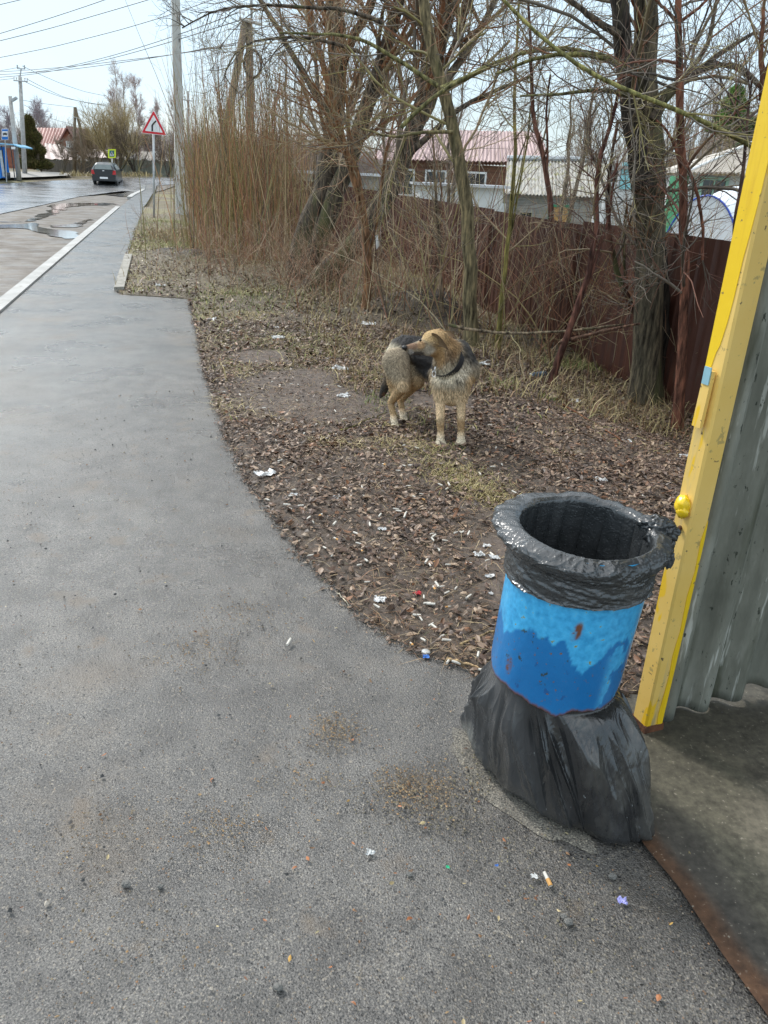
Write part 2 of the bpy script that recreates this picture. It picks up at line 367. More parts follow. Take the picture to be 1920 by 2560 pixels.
# concrete pad of the shelter, with the rusty wet strip at its edge
PAD = np.array([(.84, -.6), (.84, 1.06), (.80, 1.19), (.76, 1.37), (.70, 1.53), (.61, 1.80), (.66, 1.95), (.80, 2.12), (1.05, 2.22), (3.6, 3.25), (4.6, .7), (2.6, -1.4)])
def pad_edge_d(X, Y):
    px = np.interp(Y, [-.6, 1.06, 1.19, 1.37, 1.53, 1.80, 1.95], [.84, .84, .80, .76, .70, .61, .66]); return X-px
px_, py_ = np.meshgrid(np.arange(.55, 4.6, .02), np.arange(-1.4, 3.3, .02), indexing='ij')
ins = inpoly(px_, py_, PAD)
def grid_cells(X, Y, Z, mask):
    I = np.arange(X.size).reshape(X.shape); m = mask[:-1, :-1] & mask[1:, :-1] & mask[1:, 1:] & mask[:-1, 1:]
    F = np.stack([I[:-1, :-1], I[1:, :-1], I[1:, 1:], I[:-1, 1:]], -1)[m]
    used = np.unique(F); mp_ = -np.ones(X.size, int); mp_[used] = np.arange(len(used))
    return np.stack([X, Y, Z], -1).reshape(-1, 3)[used], mp_[F], used
# snap the first column to the true edge so that the border is smooth
Zp = .036+.004*(fbm(px_*3, py_*3)-.5); dpe = pad_edge_d(px_, py_)
Xs = np.where((dpe > -.02) & (dpe <= 0.004) & (py_ < 1.9), px_-dpe+.001, px_)
ins2 = inpoly(px_+.02, py_, PAD) | ins
V, Fp, used = grid_cells(Xs, py_, Zp, ins2)
d_ = pad_edge_d(V[:, 0], V[:, 1]); wob = (fbm(V[:, 0]*6, V[:, 1]*3)-.5)
rust = (1-ss(.03, .075, d_+wob*.06))*(V[:, 1] < 1.62)
wet = 1-ss(.10, .24, d_+wob*.25+(.16*ss(1.5, 1.75, V[:, 1])))
base = np.array((.125, .112, .085)); wetc = np.array((.055, .050, .042)); rc = np.array((.075, .038, .020))
mossy = ss(.45, .65, fbm(V[:, 0]*2.2+5, V[:, 1]*2.2))[:, None]
c = base*(1-.35*mossy)+np.array((.05, .05, .03))*.35*mossy
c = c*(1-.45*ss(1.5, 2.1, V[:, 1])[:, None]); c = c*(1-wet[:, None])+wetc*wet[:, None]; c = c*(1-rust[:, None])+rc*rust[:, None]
M['pad'] = mat('dirty_concrete_pad', [(.3, (.6, .6, .6)), (.5, (1.1, 1.1, 1.1)), (.75, (1.7, 1.7, 1.65))], scale=45, rough=.6, attr=True, bump=.25, bscale=160, detail=8, layers=[(7, .60, .72, (.035, .032, .025)), (90, .64, .7, (.28, .25, .2))])
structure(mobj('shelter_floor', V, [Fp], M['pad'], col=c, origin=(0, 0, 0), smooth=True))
# rough dry concrete skirt showing beside the bag
# dry pale patch of asphalt beside the bag
cx, cy = .40, 1.70
pv = []; 
for i in range(40):
    a = 2*math.pi*i/40; r = 1+.10*math.sin(3*a)+.06*math.sin(7*a+1); lx = .27*r*math.cos(a); ly = .085*r*math.sin(a); ca, sa = math.cos(-.92), math.sin(-.92)
    pv.append((cx+lx*ca-ly*sa, cy+lx*sa+ly*ca, .0))
M['drypatch'] = asphalt_mat('dry_dusty_asphalt', (.14, .13, .11), (.19, .178, .15), .85, 2, dirt=False)
pv = np.array(pv); ring_n = [pv*(1-k*.12)+np.array((cx, cy, 0))*(k*.12) for k in range(8)]; pv = np.concatenate(ring_n); pv[:, 2] = H(pv[:, 0], pv[:, 1])+.02+.012*(fbm(pv[:, 0]*.7, pv[:, 1]*.7, 3)-.5)+.0028
structure(mobj('dry_pavement_patch', pv, [list(range(280, 320))]+[(k*40+i, k*40+(i+1) % 40, k*40+40+(i+1) % 40, k*40+40+i) for k in range(7) for i in range(40)], M['drypatch'], origin=(0, 0, 0)))
# lay-by of brown gravel between the kerb and the road
rp_near = [(-500, 660), (-200, 575), (0, 530), (100, 510), (200, 488), (330, 467), (450, 457), (560, 452), (720, 450)]
rp_far = [(-500, 480), (-200, 467), (0, 457), (100, 451), (200, 447), (330, 443), (450, 443), (560, 444), (720, 446)]
ra = np.array([G(*p) for p in rp_near]); rb = np.array([G(*p) for p in rp_far])
def xroad(y): return np.interp(y, [-3]+[q[1] for q in ra[:5]], [ra[0, 0]+4]+[q[0] for q in ra[:5]])
M['gravel'] = mat('brown_gravel', [(.3, (.058, .045, .034)), (.5, (.105, .085, .066)), (.7, (.17, .145, .115))], scale=1.3, rough=.62, rvar=.2, bump=.5, bscale=45, detail=9, layers=[(60, .58, .66, (.28, .25, .21)), (.5, .5, .62, (.09, .07, .05))])
ys2 = np.concatenate([np.arange(-3, 20, .4), np.geomspace(20, 66, 50)])
strip('gravel_layby', ys2, xroad, lambda y: xl(y)-.02, 24, -.075, M['gravel'], lambda X, Y, t: .02*(fbm(X*.5, Y*.5)-.5)*np.sin(t*3.14))
def ruled(name, A, B, nc, dz, m, sub=12):
    A = np.asarray(A); B = np.asarray(B); A = resample(A, len(A)*sub); B = resample(B, len(B)*sub); t = np.linspace(0, 1, nc)[None, :, None]
    V = A[:, None]*(1-t)+B[:, None]*t; V[..., 2] = H(V[..., 0], V[..., 1])+dz
    I = np.arange(V.shape[0]*nc).reshape(V.shape[0], nc); F = np.stack([I[:-1, :-1], I[:-1, 1:], I[1:, 1:], I[1:, :-1]], -1).reshape(-1, 4)
    return structure(mobj(name, V, [F[:, ::-1]], m, origin=(0, 0, 0), smooth=True))
ruled('road', ra, rb, 24, -.055, M['road'])
fa = [G(*p) for p in [(-300, 462), (-100, 452), (0, 447), (60, 446), (130, 443), (175, 440)]]; fb = [G(*p) for p in [(-300, 436), (-100, 432), (0, 431), (60, 431), (130, 432), (175, 436)]]
M['farpave'] = mat('pale_paving', [(.3, (.25, .24, .22)), (.7, (.36, .34, .31))], scale=1, rough=.8, detail=8)
ruled('far_pavement', fa, fb, 8, .06, M['farpave'])
# kerbs
def kerb(name, label, pts, wdt, hi, seg=1.0, m=None):
    pts = resample(np.array(pts), max(2, int(np.linalg.norm(np.diff(np.array(pts), axis=0), axis=1).sum()/seg)+1)); mb = MB()
    for a, b in zip(pts[:-1], pts[1:]):
        d = b-a; L = np.linalg.norm(d[:2]); ang = math.atan2(d[1], d[0]); R = np.array(Matrix.Rotation(ang, 3, 'Z')@Matrix.Rotation(random.uniform(-.006, .006), 3, 'X'))
        c = (a+b)/2; z0 = float(H(c[0], c[1])); hh = hi+.2+random.uniform(-.008, .008); mb.box((c[0], c[1], z0+hi-hh/2), (L-.008, wdt, hh), R)
    o = mb.out(name, m or M['kerb']); o['kind'] = 'structure'; return o
M['kerb'] = mat('kerb_concrete', [(.3, (.30, .30, .285)), (.7, (.46, .455, .44))], scale=3, rough=.7, bump=.3, bscale=70, layers=[(9, .6, .68, (.25, .23, .2))])
M['kerb2'] = mat('grey_kerb_concrete', [(.3, (.24, .23, .20)), (.7, (.40, .38, .34))], scale=5, rough=.85, bump=.4, bscale=60, layers=[(9, .56, .63, (.14, .13, .10))])
kerb('kerb', '', [(float(xl(y))-.10, y, 0) for y in np.linspace(-3, 33, 12)], .17, .045, 1.0)
kerb('kerb', '', [(float(xl(y))-.10, y, 0) for y in np.linspace(43, 61, 6)], .24, .07, 1.0)
kerb('kerb', '', [(float(xr(y))+.03, y, 0) for y in np.linspace(10.72, 15, 6)], .13, .075, 1.0, M['kerb2'])
# puddles in the lay-by
M['water'] = mat('puddle_water', [(.4, (.20, .19, .18)), (.6, (.26, .25, .235))], scale=3, rough=.06, spec=1.0, bump=.03, bscale=14)
def puddle(pix, z=-.06, jag=.12, m='water'):
    q = np.array([G(*p, z=z) for p in pix]); q = np.concatenate([q, q[:1]]); q = resample(q, 90)[:-1]
    st_ = .045; X, Y = np.meshgrid(np.arange(q[:, 0].min()-.3, q[:, 0].max()+.3, st_), np.arange(q[:, 1].min()-.3, q[:, 1].max()+.3, st_), indexing='ij')
    ms = inpoly(X+.5*jag*(fbm(X*1.5, Y*1.5, 4)-.5)*3, Y+jag*(fbm(X*1.3+7, Y*1.3, 4)-.5)*6, q) & (fbm(X*2.2, Y*2.2+3, 4) > (.0 if jag < .15 else .28)) & (X < xl(Y)-.22)
    V_, F_, u_ = grid_cells(X, Y, X*0+z, ms); return structure(mobj('puddle', V_, [F_], M[m], origin=(0, 0, 0)))
puddle([(-60, 566), (0, 562), (50, 560), (88, 556), (108, 568), (140, 573), (180, 577), (204, 588), (198, 596), (160, 597), (120, 590), (86, 574), (40, 570), (-60, 572)])
puddle([(-60, 554), (60, 556), (110, 530), (120, 512), (150, 508), (250, 506), (292, 509), (280, 514), (225, 512), (170, 518), (140, 530), (150, 536), (110, 545), (105, 553)], jag=.3)
puddle([(120, 563), (170, 561), (205, 552), (208, 547), (222, 546), (222, 551), (206, 565), (190, 568), (130, 567)], jag=.25)
puddle([(255, 487), (290, 485), (330, 478), (380, 473), (360, 484), (320, 492), (290, 490)], z=-.048, jag=.2)
# leaf-littered verge, finely modelled near the camera
def bumps(X, Y):
    return .035*(fbm(X*1.3, Y*1.3, 3)-.5)+.022*(fbm(X*7, Y*7, 4)-.5)+.012*(fbm(X*28, Y*28, 3)-.5)
MOUNDS = [(G(1050, 800), .85, .30), (G(1120, 815), .5, .2), (G(500, 655), .9, .2), (G(430, 640), .6, .12), (G(900, 740), .9, .14), (G(1460, 890), .5, .14), (G(1330, 850), .6, .12), (G(700, 690), 1.2, .2)]
def verge_h(X, Y):
    z = bumps(X, Y)
    for (c, r, h) in MOUNDS:
        d2 = ((X-c[0])**2+(Y-c[1])**2)/r**2; z = z+h*np.exp(-d2*2)*(.6+.8*fbm(X*4, Y*4, 3))
    e = X-xr(Y); z = z*ss(0, .35, e)+.030*ss(0, .08, e)
    return z
def xverge_r(y): return np.interp(y, [1.6, 2.2, 5.2, 6.2, 9.3, 15.7, 18.7, 24, 34], [4.6, 4.6, 3.9, 3.6, 2.9, 1.6, .6, -1.2, -4.5])
ysv = np.sort(np.concatenate([np.geomspace(1.7, 34, 330), [10.30, 10.42, 10.6]]))
tt = np.linspace(0, 1, 240); A = xr(ysv)[:, None]-.03; B = xverge_r(ysv)[:, None]; VX = A+(B-A)*tt[None]; VY = np.repeat(ysv[:, None], 240, 1)
VZ = H(VX, VY)+verge_h(VX, VY)
padin = inpoly(VX-.0, VY-.0, PAD) ; VZ = np.where(padin, -.06, VZ)
I = np.arange(VX.size).reshape(VX.shape); Fv = np.stack([I[:-1, :-1], I[:-1, 1:], I[1:, 1:], I[1:, :-1]], -1).reshape(-1, 4)
bare = [(G(800, 1010), .72), (G(740, 960), .5), (G(1100, 1010), .3), (G(650, 900), .35), (G(1330, 1500), .22), (G(1270, 1400), .22)]
bm_ = np.zeros_like(VX)
for (c, r) in bare: bm_ = np.maximum(bm_, 1-ss(.6, 1.2, np.hypot(VX-c[0], VY-c[1])/r+.5*(fbm(VX*3, VY*3)-.5)))
far = ss(6, 14, VY)[..., None]
vc = np.array((.078, .058, .043))*(1-far)+np.array((.14, .115, .07))*far
g = ss(.5, .62, fbm(VX*.9+3, VY*.9))[..., None]*ss(4.5, 8, VY)[..., None]; vc = vc*(1-g)+np.array((.17, .15, .065))*g
vc = vc*(1-bm_[..., None])+np.array((.098, .075, .060))*bm_[..., None]
for (c, r, h) in MOUNDS[:4]:
    k = np.exp(-(((VX-c[0])**2+(VY-c[1])**2)/r**2)*2.2)[..., None]; vc = vc*(1-k)+np.array((.035, .028, .022))*k
M['verge'] = mat('verge_soil', [(.3, (.5, .5, .5)), (.5, (1, 1, 1)), (.7, (1.5, 1.5, 1.5))], scale=22, rough=.75, rvar=.2, attr=True, bump=.7, bscale=70, detail=8)
structure(mobj('verge', np.stack([VX, VY, VZ], -1), [Fv], M['verge'], col=vc.reshape(-1, 3), origin=(0, 0, 0), smooth=True))
def VH(x, y):
    x = np.asarray(x, float); y = np.asarray(y, float)
    on = (x > xr(y)) & (y > 1.8) & (y < 34) & (x < xverge_r(y))
    return np.where(on, H(x, y)+verge_h(x, y), H(x, y)+np.where((x > xl(y)) & (x <= xr(y)), .022, -.05))
# ---------------------------------------------------------------- loose ground cover (uncountable)
def scatter_leaves(X, Y, size, cols, tilt=.35, lift=.012):
    n = len(X); Z = VH(X, Y)+rng.random(n)*lift+.004
    a = rng.random(n)*2*math.pi; s = size; wd = s*(.28+.3*rng.random(n))
    shape = np.array([(-.5, 0, 0), (-.15, .5, 1), (.2, .42, 1), (.5, 0, .4), (.2, -.42, 1), (-.15, -.5, 1), (-.1, 0, 0), (.22, 0, 0)])
    Pn = np.zeros((n, 8, 3)); Pn[..., 0] = shape[:, 0]*s[:, None]; Pn[..., 1] = shape[:, 1]*wd[:, None]
    fold = rng.normal(size=n)*.24; Pn[..., 2] = shape[:, 2]*wd[:, None]*fold[:, None]+(np.abs(shape[:, 0])*s[:, None])**1.0*(rng.normal(size=n)*.25)[:, None]
    t1 = rng.normal(size=n)*tilt; t2 = rng.normal(size=n)*tilt
    x, y, z = Pn[..., 0], Pn[..., 1], Pn[..., 2]
    z2 = z*np.cos(t1)[:, None]-x*np.sin(t1)[:, None]; x2 = x*np.cos(t1)[:, None]+z*np.sin(t1)[:, None]
    z3 = z2*np.cos(t2)[:, None]-y*np.sin(t2)[:, None]; y3 = y*np.cos(t2)[:, None]+z2*np.sin(t2)[:, None]
    ca, sa = np.cos(a)[:, None], np.sin(a)[:, None]
    z3 = z3-z3.min(1, keepdims=True)*.8
    V = np.stack([x2*ca-y3*sa+X[:, None], x2*sa+y3*ca+Y[:, None], z3+Z[:, None]], -1).reshape(-1, 3)
    q = np.array([(0, 6, 1, 1), (6, 7, 2, 1), (7, 3, 2, 2), (0, 5, 6, 6), (5, 4, 7, 6), (4, 3, 7, 7)])
    tri = np.array([(0, 6, 1), (7, 3, 2), (0, 5, 6), (4, 3, 7)]); qd = np.array([(6, 7, 2, 1), (5, 4, 7, 6)])
    b = (np.arange(n)*8)[:, None, None]
    ci = rng.choice(len(cols), n); c = np.array(cols)[ci]*(.6+.8*rng.random((n, 1)))
    return V, [(tri[None]+b).reshape(-1, 3), (qd[None]+b).reshape(-1, 4)], np.repeat(c, 8, 0)
def joinmesh(parts):
    V = []; F3 = []; F4 = []; C = []; n = 0
    for (v, f, c) in parts:
        for q in f: (F3 if q.shape[1] == 3 else F4).append(q+n)
        V.append(v); C.append(c); n += len(v)
    return np.concatenate(V), [np.concatenate(x) for x in (F3, F4) if x], np.concatenate(C)
def sample_verge(n, y0, y1, dens):
    X = []; Y = []
    k = 0
    while sum(map(len, X)) < n and k < 60:
        y = np.sqrt(y0**2+(y1**2-y0**2)*rng.random(n)) if y1 < 9 else y0+(y1-y0)*rng.random(n)**1.3
        a = xr(y)-.03; b = np.minimum(xverge_r(y), a+9); x = a+(b-a)*rng.random(n); m = (rng.random(n) < dens(x, y)) & (fence_d(x, y) > -.2) & ~inpoly(x, y, PAD)
        X.append(x[m]); Y.append(y[m]); k += 1
    X = np.concatenate(X)[:n]; Y = np.concatenate(Y)[:n]; return X, Y
def bare_at(x, y):
    r_ = np.zeros_like(x)
    for (c, r) in bare: r_ = np.maximum(r_, 1-ss(.6, 1.2, np.hypot(x-c[0], y-c[1])/r+.5*(fbm(x*3, y*3)-.5)))
    return r_
DK = [(.085, .050, .034), (.115, .072, .050), (.16, .105, .07), (.20, .14, .10), (.055, .036, .028), (.20, .14, .095), (.17, .085, .045), (.26, .19, .13), (.07, .05, .04), (.09, .06, .045), (.12, .08, .055)]
dn = lambda x, y: (1-.93*bare_at(x, y))*(.45+.55*ss(.34, .55, fbm(x*1.6, y*1.6)))*(1-.75*ss(6.2, 8.5, y-.35*(x-0)))
X, Y = sample_verge(95000, 1.9, 8.8, dn); L1 = scatter_leaves(X, Y, .009+.042*rng.random(len(X))**2.0, [tuple(v*1.15 for v in c) for c in DK], lift=.014, tilt=.27)
X, Y = sample_verge(20000, 7, 24, lambda x, y: (1-bare_at(x, y))*(.5+.5*ss(.4, .6, fbm(x, y)))); L2 = scatter_leaves(X, Y, .025+.05*rng.random(len(X))**1.5, DK+[(.28, .24, .15), (.22, .17, .1)])
X = .3+rng.normal(size=160)*.6; Y = 1.6+rng.normal(size=160)*.6; k = (X < xr(Y)) & (Y > .7); X, Y = X[k], Y[k]; L3 = scatter_leaves(X, Y, .008+.012*rng.random(len(X)), [(.42, .25, .07), (.3, .12, .05), (.35, .28, .15), (.15, .09, .05)], lift=.002)
X = -2.2+rng.random(420)*3.2; Y = .8+rng.random(420)*3; k = (X < xr(Y)) & (X > xl(Y)+.3); X, Y = X[k], Y[k]; L4 = scatter_leaves(X, Y, .004+.009*rng.random(len(X)), [(.3, .2, .1), (.2, .1, .06), (.04, .035, .03), (.4, .34, .2)], lift=.001)
M['leaf'] = mat('wet_dead_leaf', None, rough=.48, attr=True, spec=.4)
Y = 1.95+rng.random(2600)*8.3; X = xr(Y)-np.abs(rng.normal(size=2600))*.035+.01; L5 = scatter_leaves(X, Y, .006+.026*rng.random(2600)**2, DK, lift=.004, tilt=.15)
V, F, C = joinmesh([L1, L2, L3, L4, L5]); o = mobj('fallen_leaves', V, F, M['leaf'], col=C, origin=(0, 0, 0)); setp(o, 'wet dark brown fallen leaves littering the verge beside the asphalt', 'leaf litter', kind='stuff')
def blades(X, Y, h, col, lean=.5, w=.003, base_dz=0, var=.3):
    n = len(X); Z = VH(X, Y)-.01+base_dz; a = rng.random(n)*2*math.pi; hh = h*(.4+.9*rng.random(n)); ln = lean*(.3+rng.random(n)); wd = w*(.6+.8*rng.random(n))
    dx, dy = np.cos(a), np.sin(a); px, py = -dy*wd, dx*wd
    def pt(t, s):
        r = hh*ln*t**1.8; zz = hh*(t-.35*ln*t**2.5)
        return np.stack([X+dx*r+px*s, Y+dy*r+py*s, Z+np.maximum(zz, .004)], -1)
    V = np.stack([pt(0, -1), pt(0, 1), pt(.5, .8), pt(.5, -.8), pt(1, 0)], 1).reshape(-1, 3); b = (np.arange(n)*5)[:, None]
    c = np.asarray(col); c = (c[rng.choice(len(c), n)] if c.ndim == 2 else np.tile(c, (n, 1)))*(1-var+2*var*rng.random((n, 1)))
    return V, [np.concatenate([b+np.array([[3, 2, 4]])], 0), b+np.array([[0, 1, 2, 3]])], np.repeat(c, 5, 0)
STR = [(.36, .29, .14), (.44, .36, .19), (.30, .23, .11), (.22, .17, .09)]; GRN = [(.12, .17, .04), (.18, .22, .06), (.22, .24, .08), (.34, .31, .13)]
parts = []
def patch(px, py, rx_, ry_, n, h, col, **k):
    c = G(px, py); a = rng.normal(size=n); b = rng.normal(size=n); X = c[0]+a*rx_*.5; Y = c[1]+b*ry_*.5
    m = (X > xr(Y)-.02) & ~inpoly(X, Y, PAD); return parts.append(blades(X[m], Y[m], h, col, **k))
for (px, py, r1, r2, n, h) in [(1060, 1140, .18, .2, 420, .05), (1110, 1190, .2, .2, 560, .05), (1160, 1215, .2, .2, 620, .05), (1210, 1240, .18, .17, 560, .05), (1240, 1265, .12, .12, 350, .05), (1040, 1110, .2, .2, 260, .05)]:
    patch(px, py, r1, r2, n, h, STR[:3]+[(.3, .28, .1)], lean=1.1, w=.0022)
for (px, py, r1, r2, n, h) in [(1430, 925, .35, .2, 420, .11), (1465, 930, .25, .12, 260, .1), (1490, 905, .15, .1, 90, .26), (960, 1010, .2, .4, 200, .06), (940, 950, .3, .4, 200, .06), (1375, 1010, .1, .1, 120, .07), (1260, 975, .2, .2, 120, .09), (1120, 1135, .15, .1, 100, .04),
        (430, 590, 2.2, 3.5, 1800, .12), (400, 560, 1.6, 3, 1400, .12), (470, 620, 2, 2, 1400, .12), (560, 770, 1.2, 1.2, 700, .07), (720, 745, 1.6, 1.2, 900, .09), (640, 860, .8, .8, 300, .06), (820, 890, .6, .6, 260, .06)]:
    patch(px, py, r1, r2, n, h, GRN, lean=.8, w=.004 if py < 800 else .0028)
X, Y = sample_verge(9000, 5, 26, lambda x, y: (1-bare_at(x, y))*(.15+.85*ss(.45, .6, fbm(x*.9+3, y*.9)))); parts.append(blades(X, Y, .07+.006*Y, STR+GRN[2:], lean=1.0, w=.003+.0003*Y.mean())) if False else parts.append(blades(X, Y, .035+.008*Y, STR+GRN[2:], lean=1.5, w=.004))
X, Y = sample_verge(6000, 5.9, 24, lambda x, y: (fence_d(x, y) < 3.2)*1.0+.04*(y > 6)); parts.append(blades(X, Y, .16+.008*Y, STR+[(.28, .18, .10), (.2, .12, .07)], lean=1.0, w=.004))
X, Y = sample_verge(2600, 1.9, 7, lambda x, y: ss(.5, .6, fbm(x*2+9, y*2))); parts.append(blades(X, Y, .03, [(.2, .15, .08), (.10, .12, .04), (.15, .1, .06)], lean=1.2, w=.0018))
X, Y = sample_verge(7000, 4.6, 9.5, lambda x, y: (1-bare_at(x, y))*ss(.46, .58, fbm(x*1.1+3, y*1.1))); parts.append(blades(X, Y, .07, STR+[(.5, .42, .25)], lean=2.4, w=.0022))
X, Y = sample_verge(22000, 1.9, 9, lambda x, y: .3+.7*ss(.4, .6, fbm(x*2.5+9, y*2.5))); parts.append(blades(X, Y, .035+.03*rng.random(len(X)), [(.30, .21, .12), (.20, .13, .08), (.42, .33, .20), (.10, .07, .05), (.25, .14, .08)], lean=2.6, w=.0014))
# dark mossy grass right along the asphalt edge
Y = 1.95+rng.random(3000)*7; X = xr(Y)+np.abs(rng.normal(size=3000))*.04-.015; parts.append(blades(X, Y, .018, [(.07, .08, .03), (.09, .07, .04), (.12, .10, .05)], lean=1.1, w=.002))
# grass on the far side of the road
q = np.array([G(150+280*rng.random(), 437+3*rng.random()) for _ in range(500)]); parts.append(blades(q[:, 0], q[:, 1], .45, STR, lean=.7, w=.03))
M['grass'] = mat('grass_blade', None, rough=.6, attr=True, spec=.3)
V, F, C = joinmesh(parts); o = mobj('grass', V, F, M['grass'], col=C, origin=(0, 0, 0)); setp(o, 'short straw and green winter grass tufts on the verge', 'grass', kind='stuff')
# grit on the asphalt
def grit(X, Y, s, col):
    n = len(X); Z = np.where((X < xr(Y)), .025, VH(X, Y)); b = np.array([(1, 0, 0), (-1, 0, 0), (0, 1, 0), (0, -1, 0), (0, 0, .8), (0, 0, -.6)])
    V = b[None]*s[:, None, None]*(.6+.8*rng.random((n, 6, 1))); a = rng.random(n)*6.28; ca, sa = np.cos(a)[:, None], np.sin(a)[:, None]
    V = np.stack([V[..., 0]*ca-V[..., 1]*sa+X[:, None], V[..., 0]*sa+V[..., 1]*ca+Y[:, None], V[..., 2]+Z[:, None]+s[:, None]*.3], -1).reshape(-1, 3)
    t = np.array([(0, 2, 4), (2, 1, 4), (1, 3, 4), (3, 0, 4), (2, 0, 5), (1, 2, 5), (3, 1, 5), (0, 3, 5)]); F = (t[None]+(np.arange(n)*6)[:, None, None]).reshape(-1, 3)
    col = np.array(col); c = col[rng.choice(len(col), n)]*(.6+.8*rng.random((n, 1))); return V, [F], np.repeat(c, 6, 0)
gp = []
GC = [(.06, .06, .06), (.11, .10, .09), (.2, .17, .13), (.22, .12, .06), (.03, .03, .03), (.34, .30, .25)]
n = 42000; Y = .75+5.5*rng.random(n)**1.3; X = -2.3+3.3*rng.random(n); k = (X > xl(Y)) & (X < xr(Y)); X, Y = X[k], Y[k]; gp.append(grit(X, Y, .0010+.0020*rng.random(len(X))**3, GC[:4]))
for (px, py, r, n, cc) in [(1060, 2000, .07, 900, 1), (1010, 1985, .05, 500, 1), (1120, 2050, .06, 600, 0), (830, 1830, .05, 350, 1), (840, 1860, .05, 300, 1), (560, 2100, .07, 350, 1), (500, 1640, .1, 500, 1), (600, 1550, .1, 400, 1), (940, 2030, .07, 300, 0), (760, 1960, .06, 200, 1), (1200, 1960, .06, 300, 0), (260, 2120, .1, 260, 1), (1280, 2140, .1, 350, 0), (1450, 2300, .1, 300, 0), (330, 2350, .1, 220, 1)]:
    c = G(px, py); X = c[0]+rng.normal(size=n)*r; Y = c[1]+rng.normal(size=n)*r*.8; gp.append(grit(X, Y, .0013+.0026*rng.random(n)**2, [(.20, .15, .09), (.28, .22, .14), (.12, .09, .06), (.3, .18, .08)] if cc else GC[:3]+[(.2, .17, .1)]))
Y = 1.9+rng.random(9000)*8.4; X = xr(Y)+rng.normal(size=9000)*.022-.012; gp.append(grit(X, Y, .0015+.004*rng.random(9000)**3, [(.06, .045, .033), (.09, .07, .05), (.13, .10, .07), (.04, .03, .025)]))
n = 1500; X = .05+rng.random(n)*3.8; Y = .7+1.5*rng.random(n); k = inpoly(X, Y, PAD); gp.append(grit(X[k], Y[k], .001+.002*rng.random(k.sum())**2, GC+[(.4, .37, .3)]))
n = 900; Y = .8+5*rng.random(n); X = -2+3*rng.random(n); k = (X > xl(Y)) & (X < xr(Y)); gp.append(grit(X[k], Y[k], .003+.005*rng.random(k.sum())**3, GC))
M['grit'] = mat('grit', None, rough=.55, attr=True)
V, F, C = joinmesh(gp); o = mobj('grit', V, F, M['grit'], col=C, origin=(0, 0, 0)); setp(o, 'loose grit and tiny stones strewn over the damp asphalt', 'grit', kind='stuff')
# ---------------------------------------------------------------- shelter corner: yellow post, wavy wall sheet
WA = math.radians(21.5); WD = np.array((math.cos(WA), math.sin(WA), 0)); WN = np.array((math.sin(WA), -math.cos(WA), 0))   # along the wall / towards the camera
PC = np.array((.862, 1.985, 0))
M['yellow'] = mat('yellow_paint', [(.35, (.80, .52, .12)), (.7, (.86, .60, .19))], scale=3, rough=.42, bump=.12, bscale=25, coat=.15,
                  layers=[(3.2, .52, .53, (.85, .52, .02), (1.3, 1.3, .33)), (7, .56, .68, (.60, .45, .20), (3, 3, .3)), (26, .62, .66, (.50, .36, .12)), (55, .655, .68, (.16, .11, .05)), (3, .62, .66, (.40, .32, .16), (4, 4, .6))])
M['yellow_new'] = mat('fresh_yellow_paint', [(.35, (.86, .55, .008)), (.7, (.92, .62, .015))], scale=3, rough=.35, bump=.2, bscale=25, coat=.2, layers=[(8, .56, .70, (.74, .44, .01), (3, 3, .25)), (40, .66, .69, (.30, .2, .05))])
M['cyan_old'] = plain('old_pale_blue_paint', (.28, .50, .58), .6, bump=.3)
M['rust'] = mat('rust', [(.3, (.05, .02, .012)), (.7, (.18, .07, .03))], scale=20, rough=.9, bump=.6, bscale=80)
sh = empty('bus_shelter', (PC[0], PC[1], .03), 'nearest bus shelter with yellow corner post and grey wavy wall beside the bin', 'bus shelter')
Rw = np.array(Matrix.Rotation(WA, 3, 'Z'))
def bevel_box(mb, c, size, R, bev=.006):
    x, y, z = [v/2 for v in size]; b = bev; ring = [(x-b, -y), (x, -y+b), (x, y-b), (x-b, y), (-x+b, y), (-x, y-b), (-x, -y+b), (-x+b, -y)]
    V = np.array([(p, q, zz) for zz in (-z, -z*.33, z*.33, z) for (p, q) in ring])@R.T+np.array(c); F = [list(range(7, -1, -1)), [24+i for i in range(8)]]
    for l in range(3):
        for i in range(8): F.append((l*8+i, l*8+(i+1) % 8, l*8+8+(i+1) % 8, l*8+8+i))
    mb.add(V, F)
mb = MB(); bevel_box(mb, PC+np.array((0, 0, 1.19)), (.066, .066, 2.36), Rw); mb.out('post', M['yellow'], sh, smooth=False)
# upper half of the street-side face repainted in bright yellow with a ragged lower end
mb = MB(); fc = PC-WD*.0336; pts = []
def facept(u_, z): return PC-WD*.0345+WN*u_+np.array((0, 0, z))
prof = [(-.031, 2.36), (-.031, 1.18), (-.022, 1.16), (-.012, 1.17), (-.004, 1.22), (.004, 1.24), (.012, 1.30), (.016, 1.36), (.018, 1.45), (.024, 1.52), (.029, 1.60), (.031, 1.75), (.0315, 2.36)]
mb.poly([facept(*p) for p in prof], .0012, -WD); mb.out('repainted_face', M['yellow_new'], sh)
mb = MB(); prof = [(.006, .10), (.014, .24), (.010, .32), (.018, .40), (.014, .52), (.022, .60), (.018, .70), (.028, .76), (.031, .70), (.031, .34), (.029, .05), (.012, .05)]
def fpt2(u_, z): return PC+WN*.0345+WD*(u_)+np.array((0, 0, z))
mb.poly([fpt2(p[0], p[1]) for p in prof], .0012, WN); mb.out('repainted_strip', M['yellow_new'], sh)
mb = MB(); c = facept(0, .80)-WD*.018; mb.ball(c+WD*.010, .024, 12, (.8, 1, 1.2), .22); mb.tube([c+WD*.01, c+WD*.03], .022, 10); mb.ball(c+WD*.010+np.array((.0, -.010, -.014)), .018, 9, (.9, 1.1, 1.1), .35); mb.out('bracket', M['yellow_new'], sh, smooth=True)
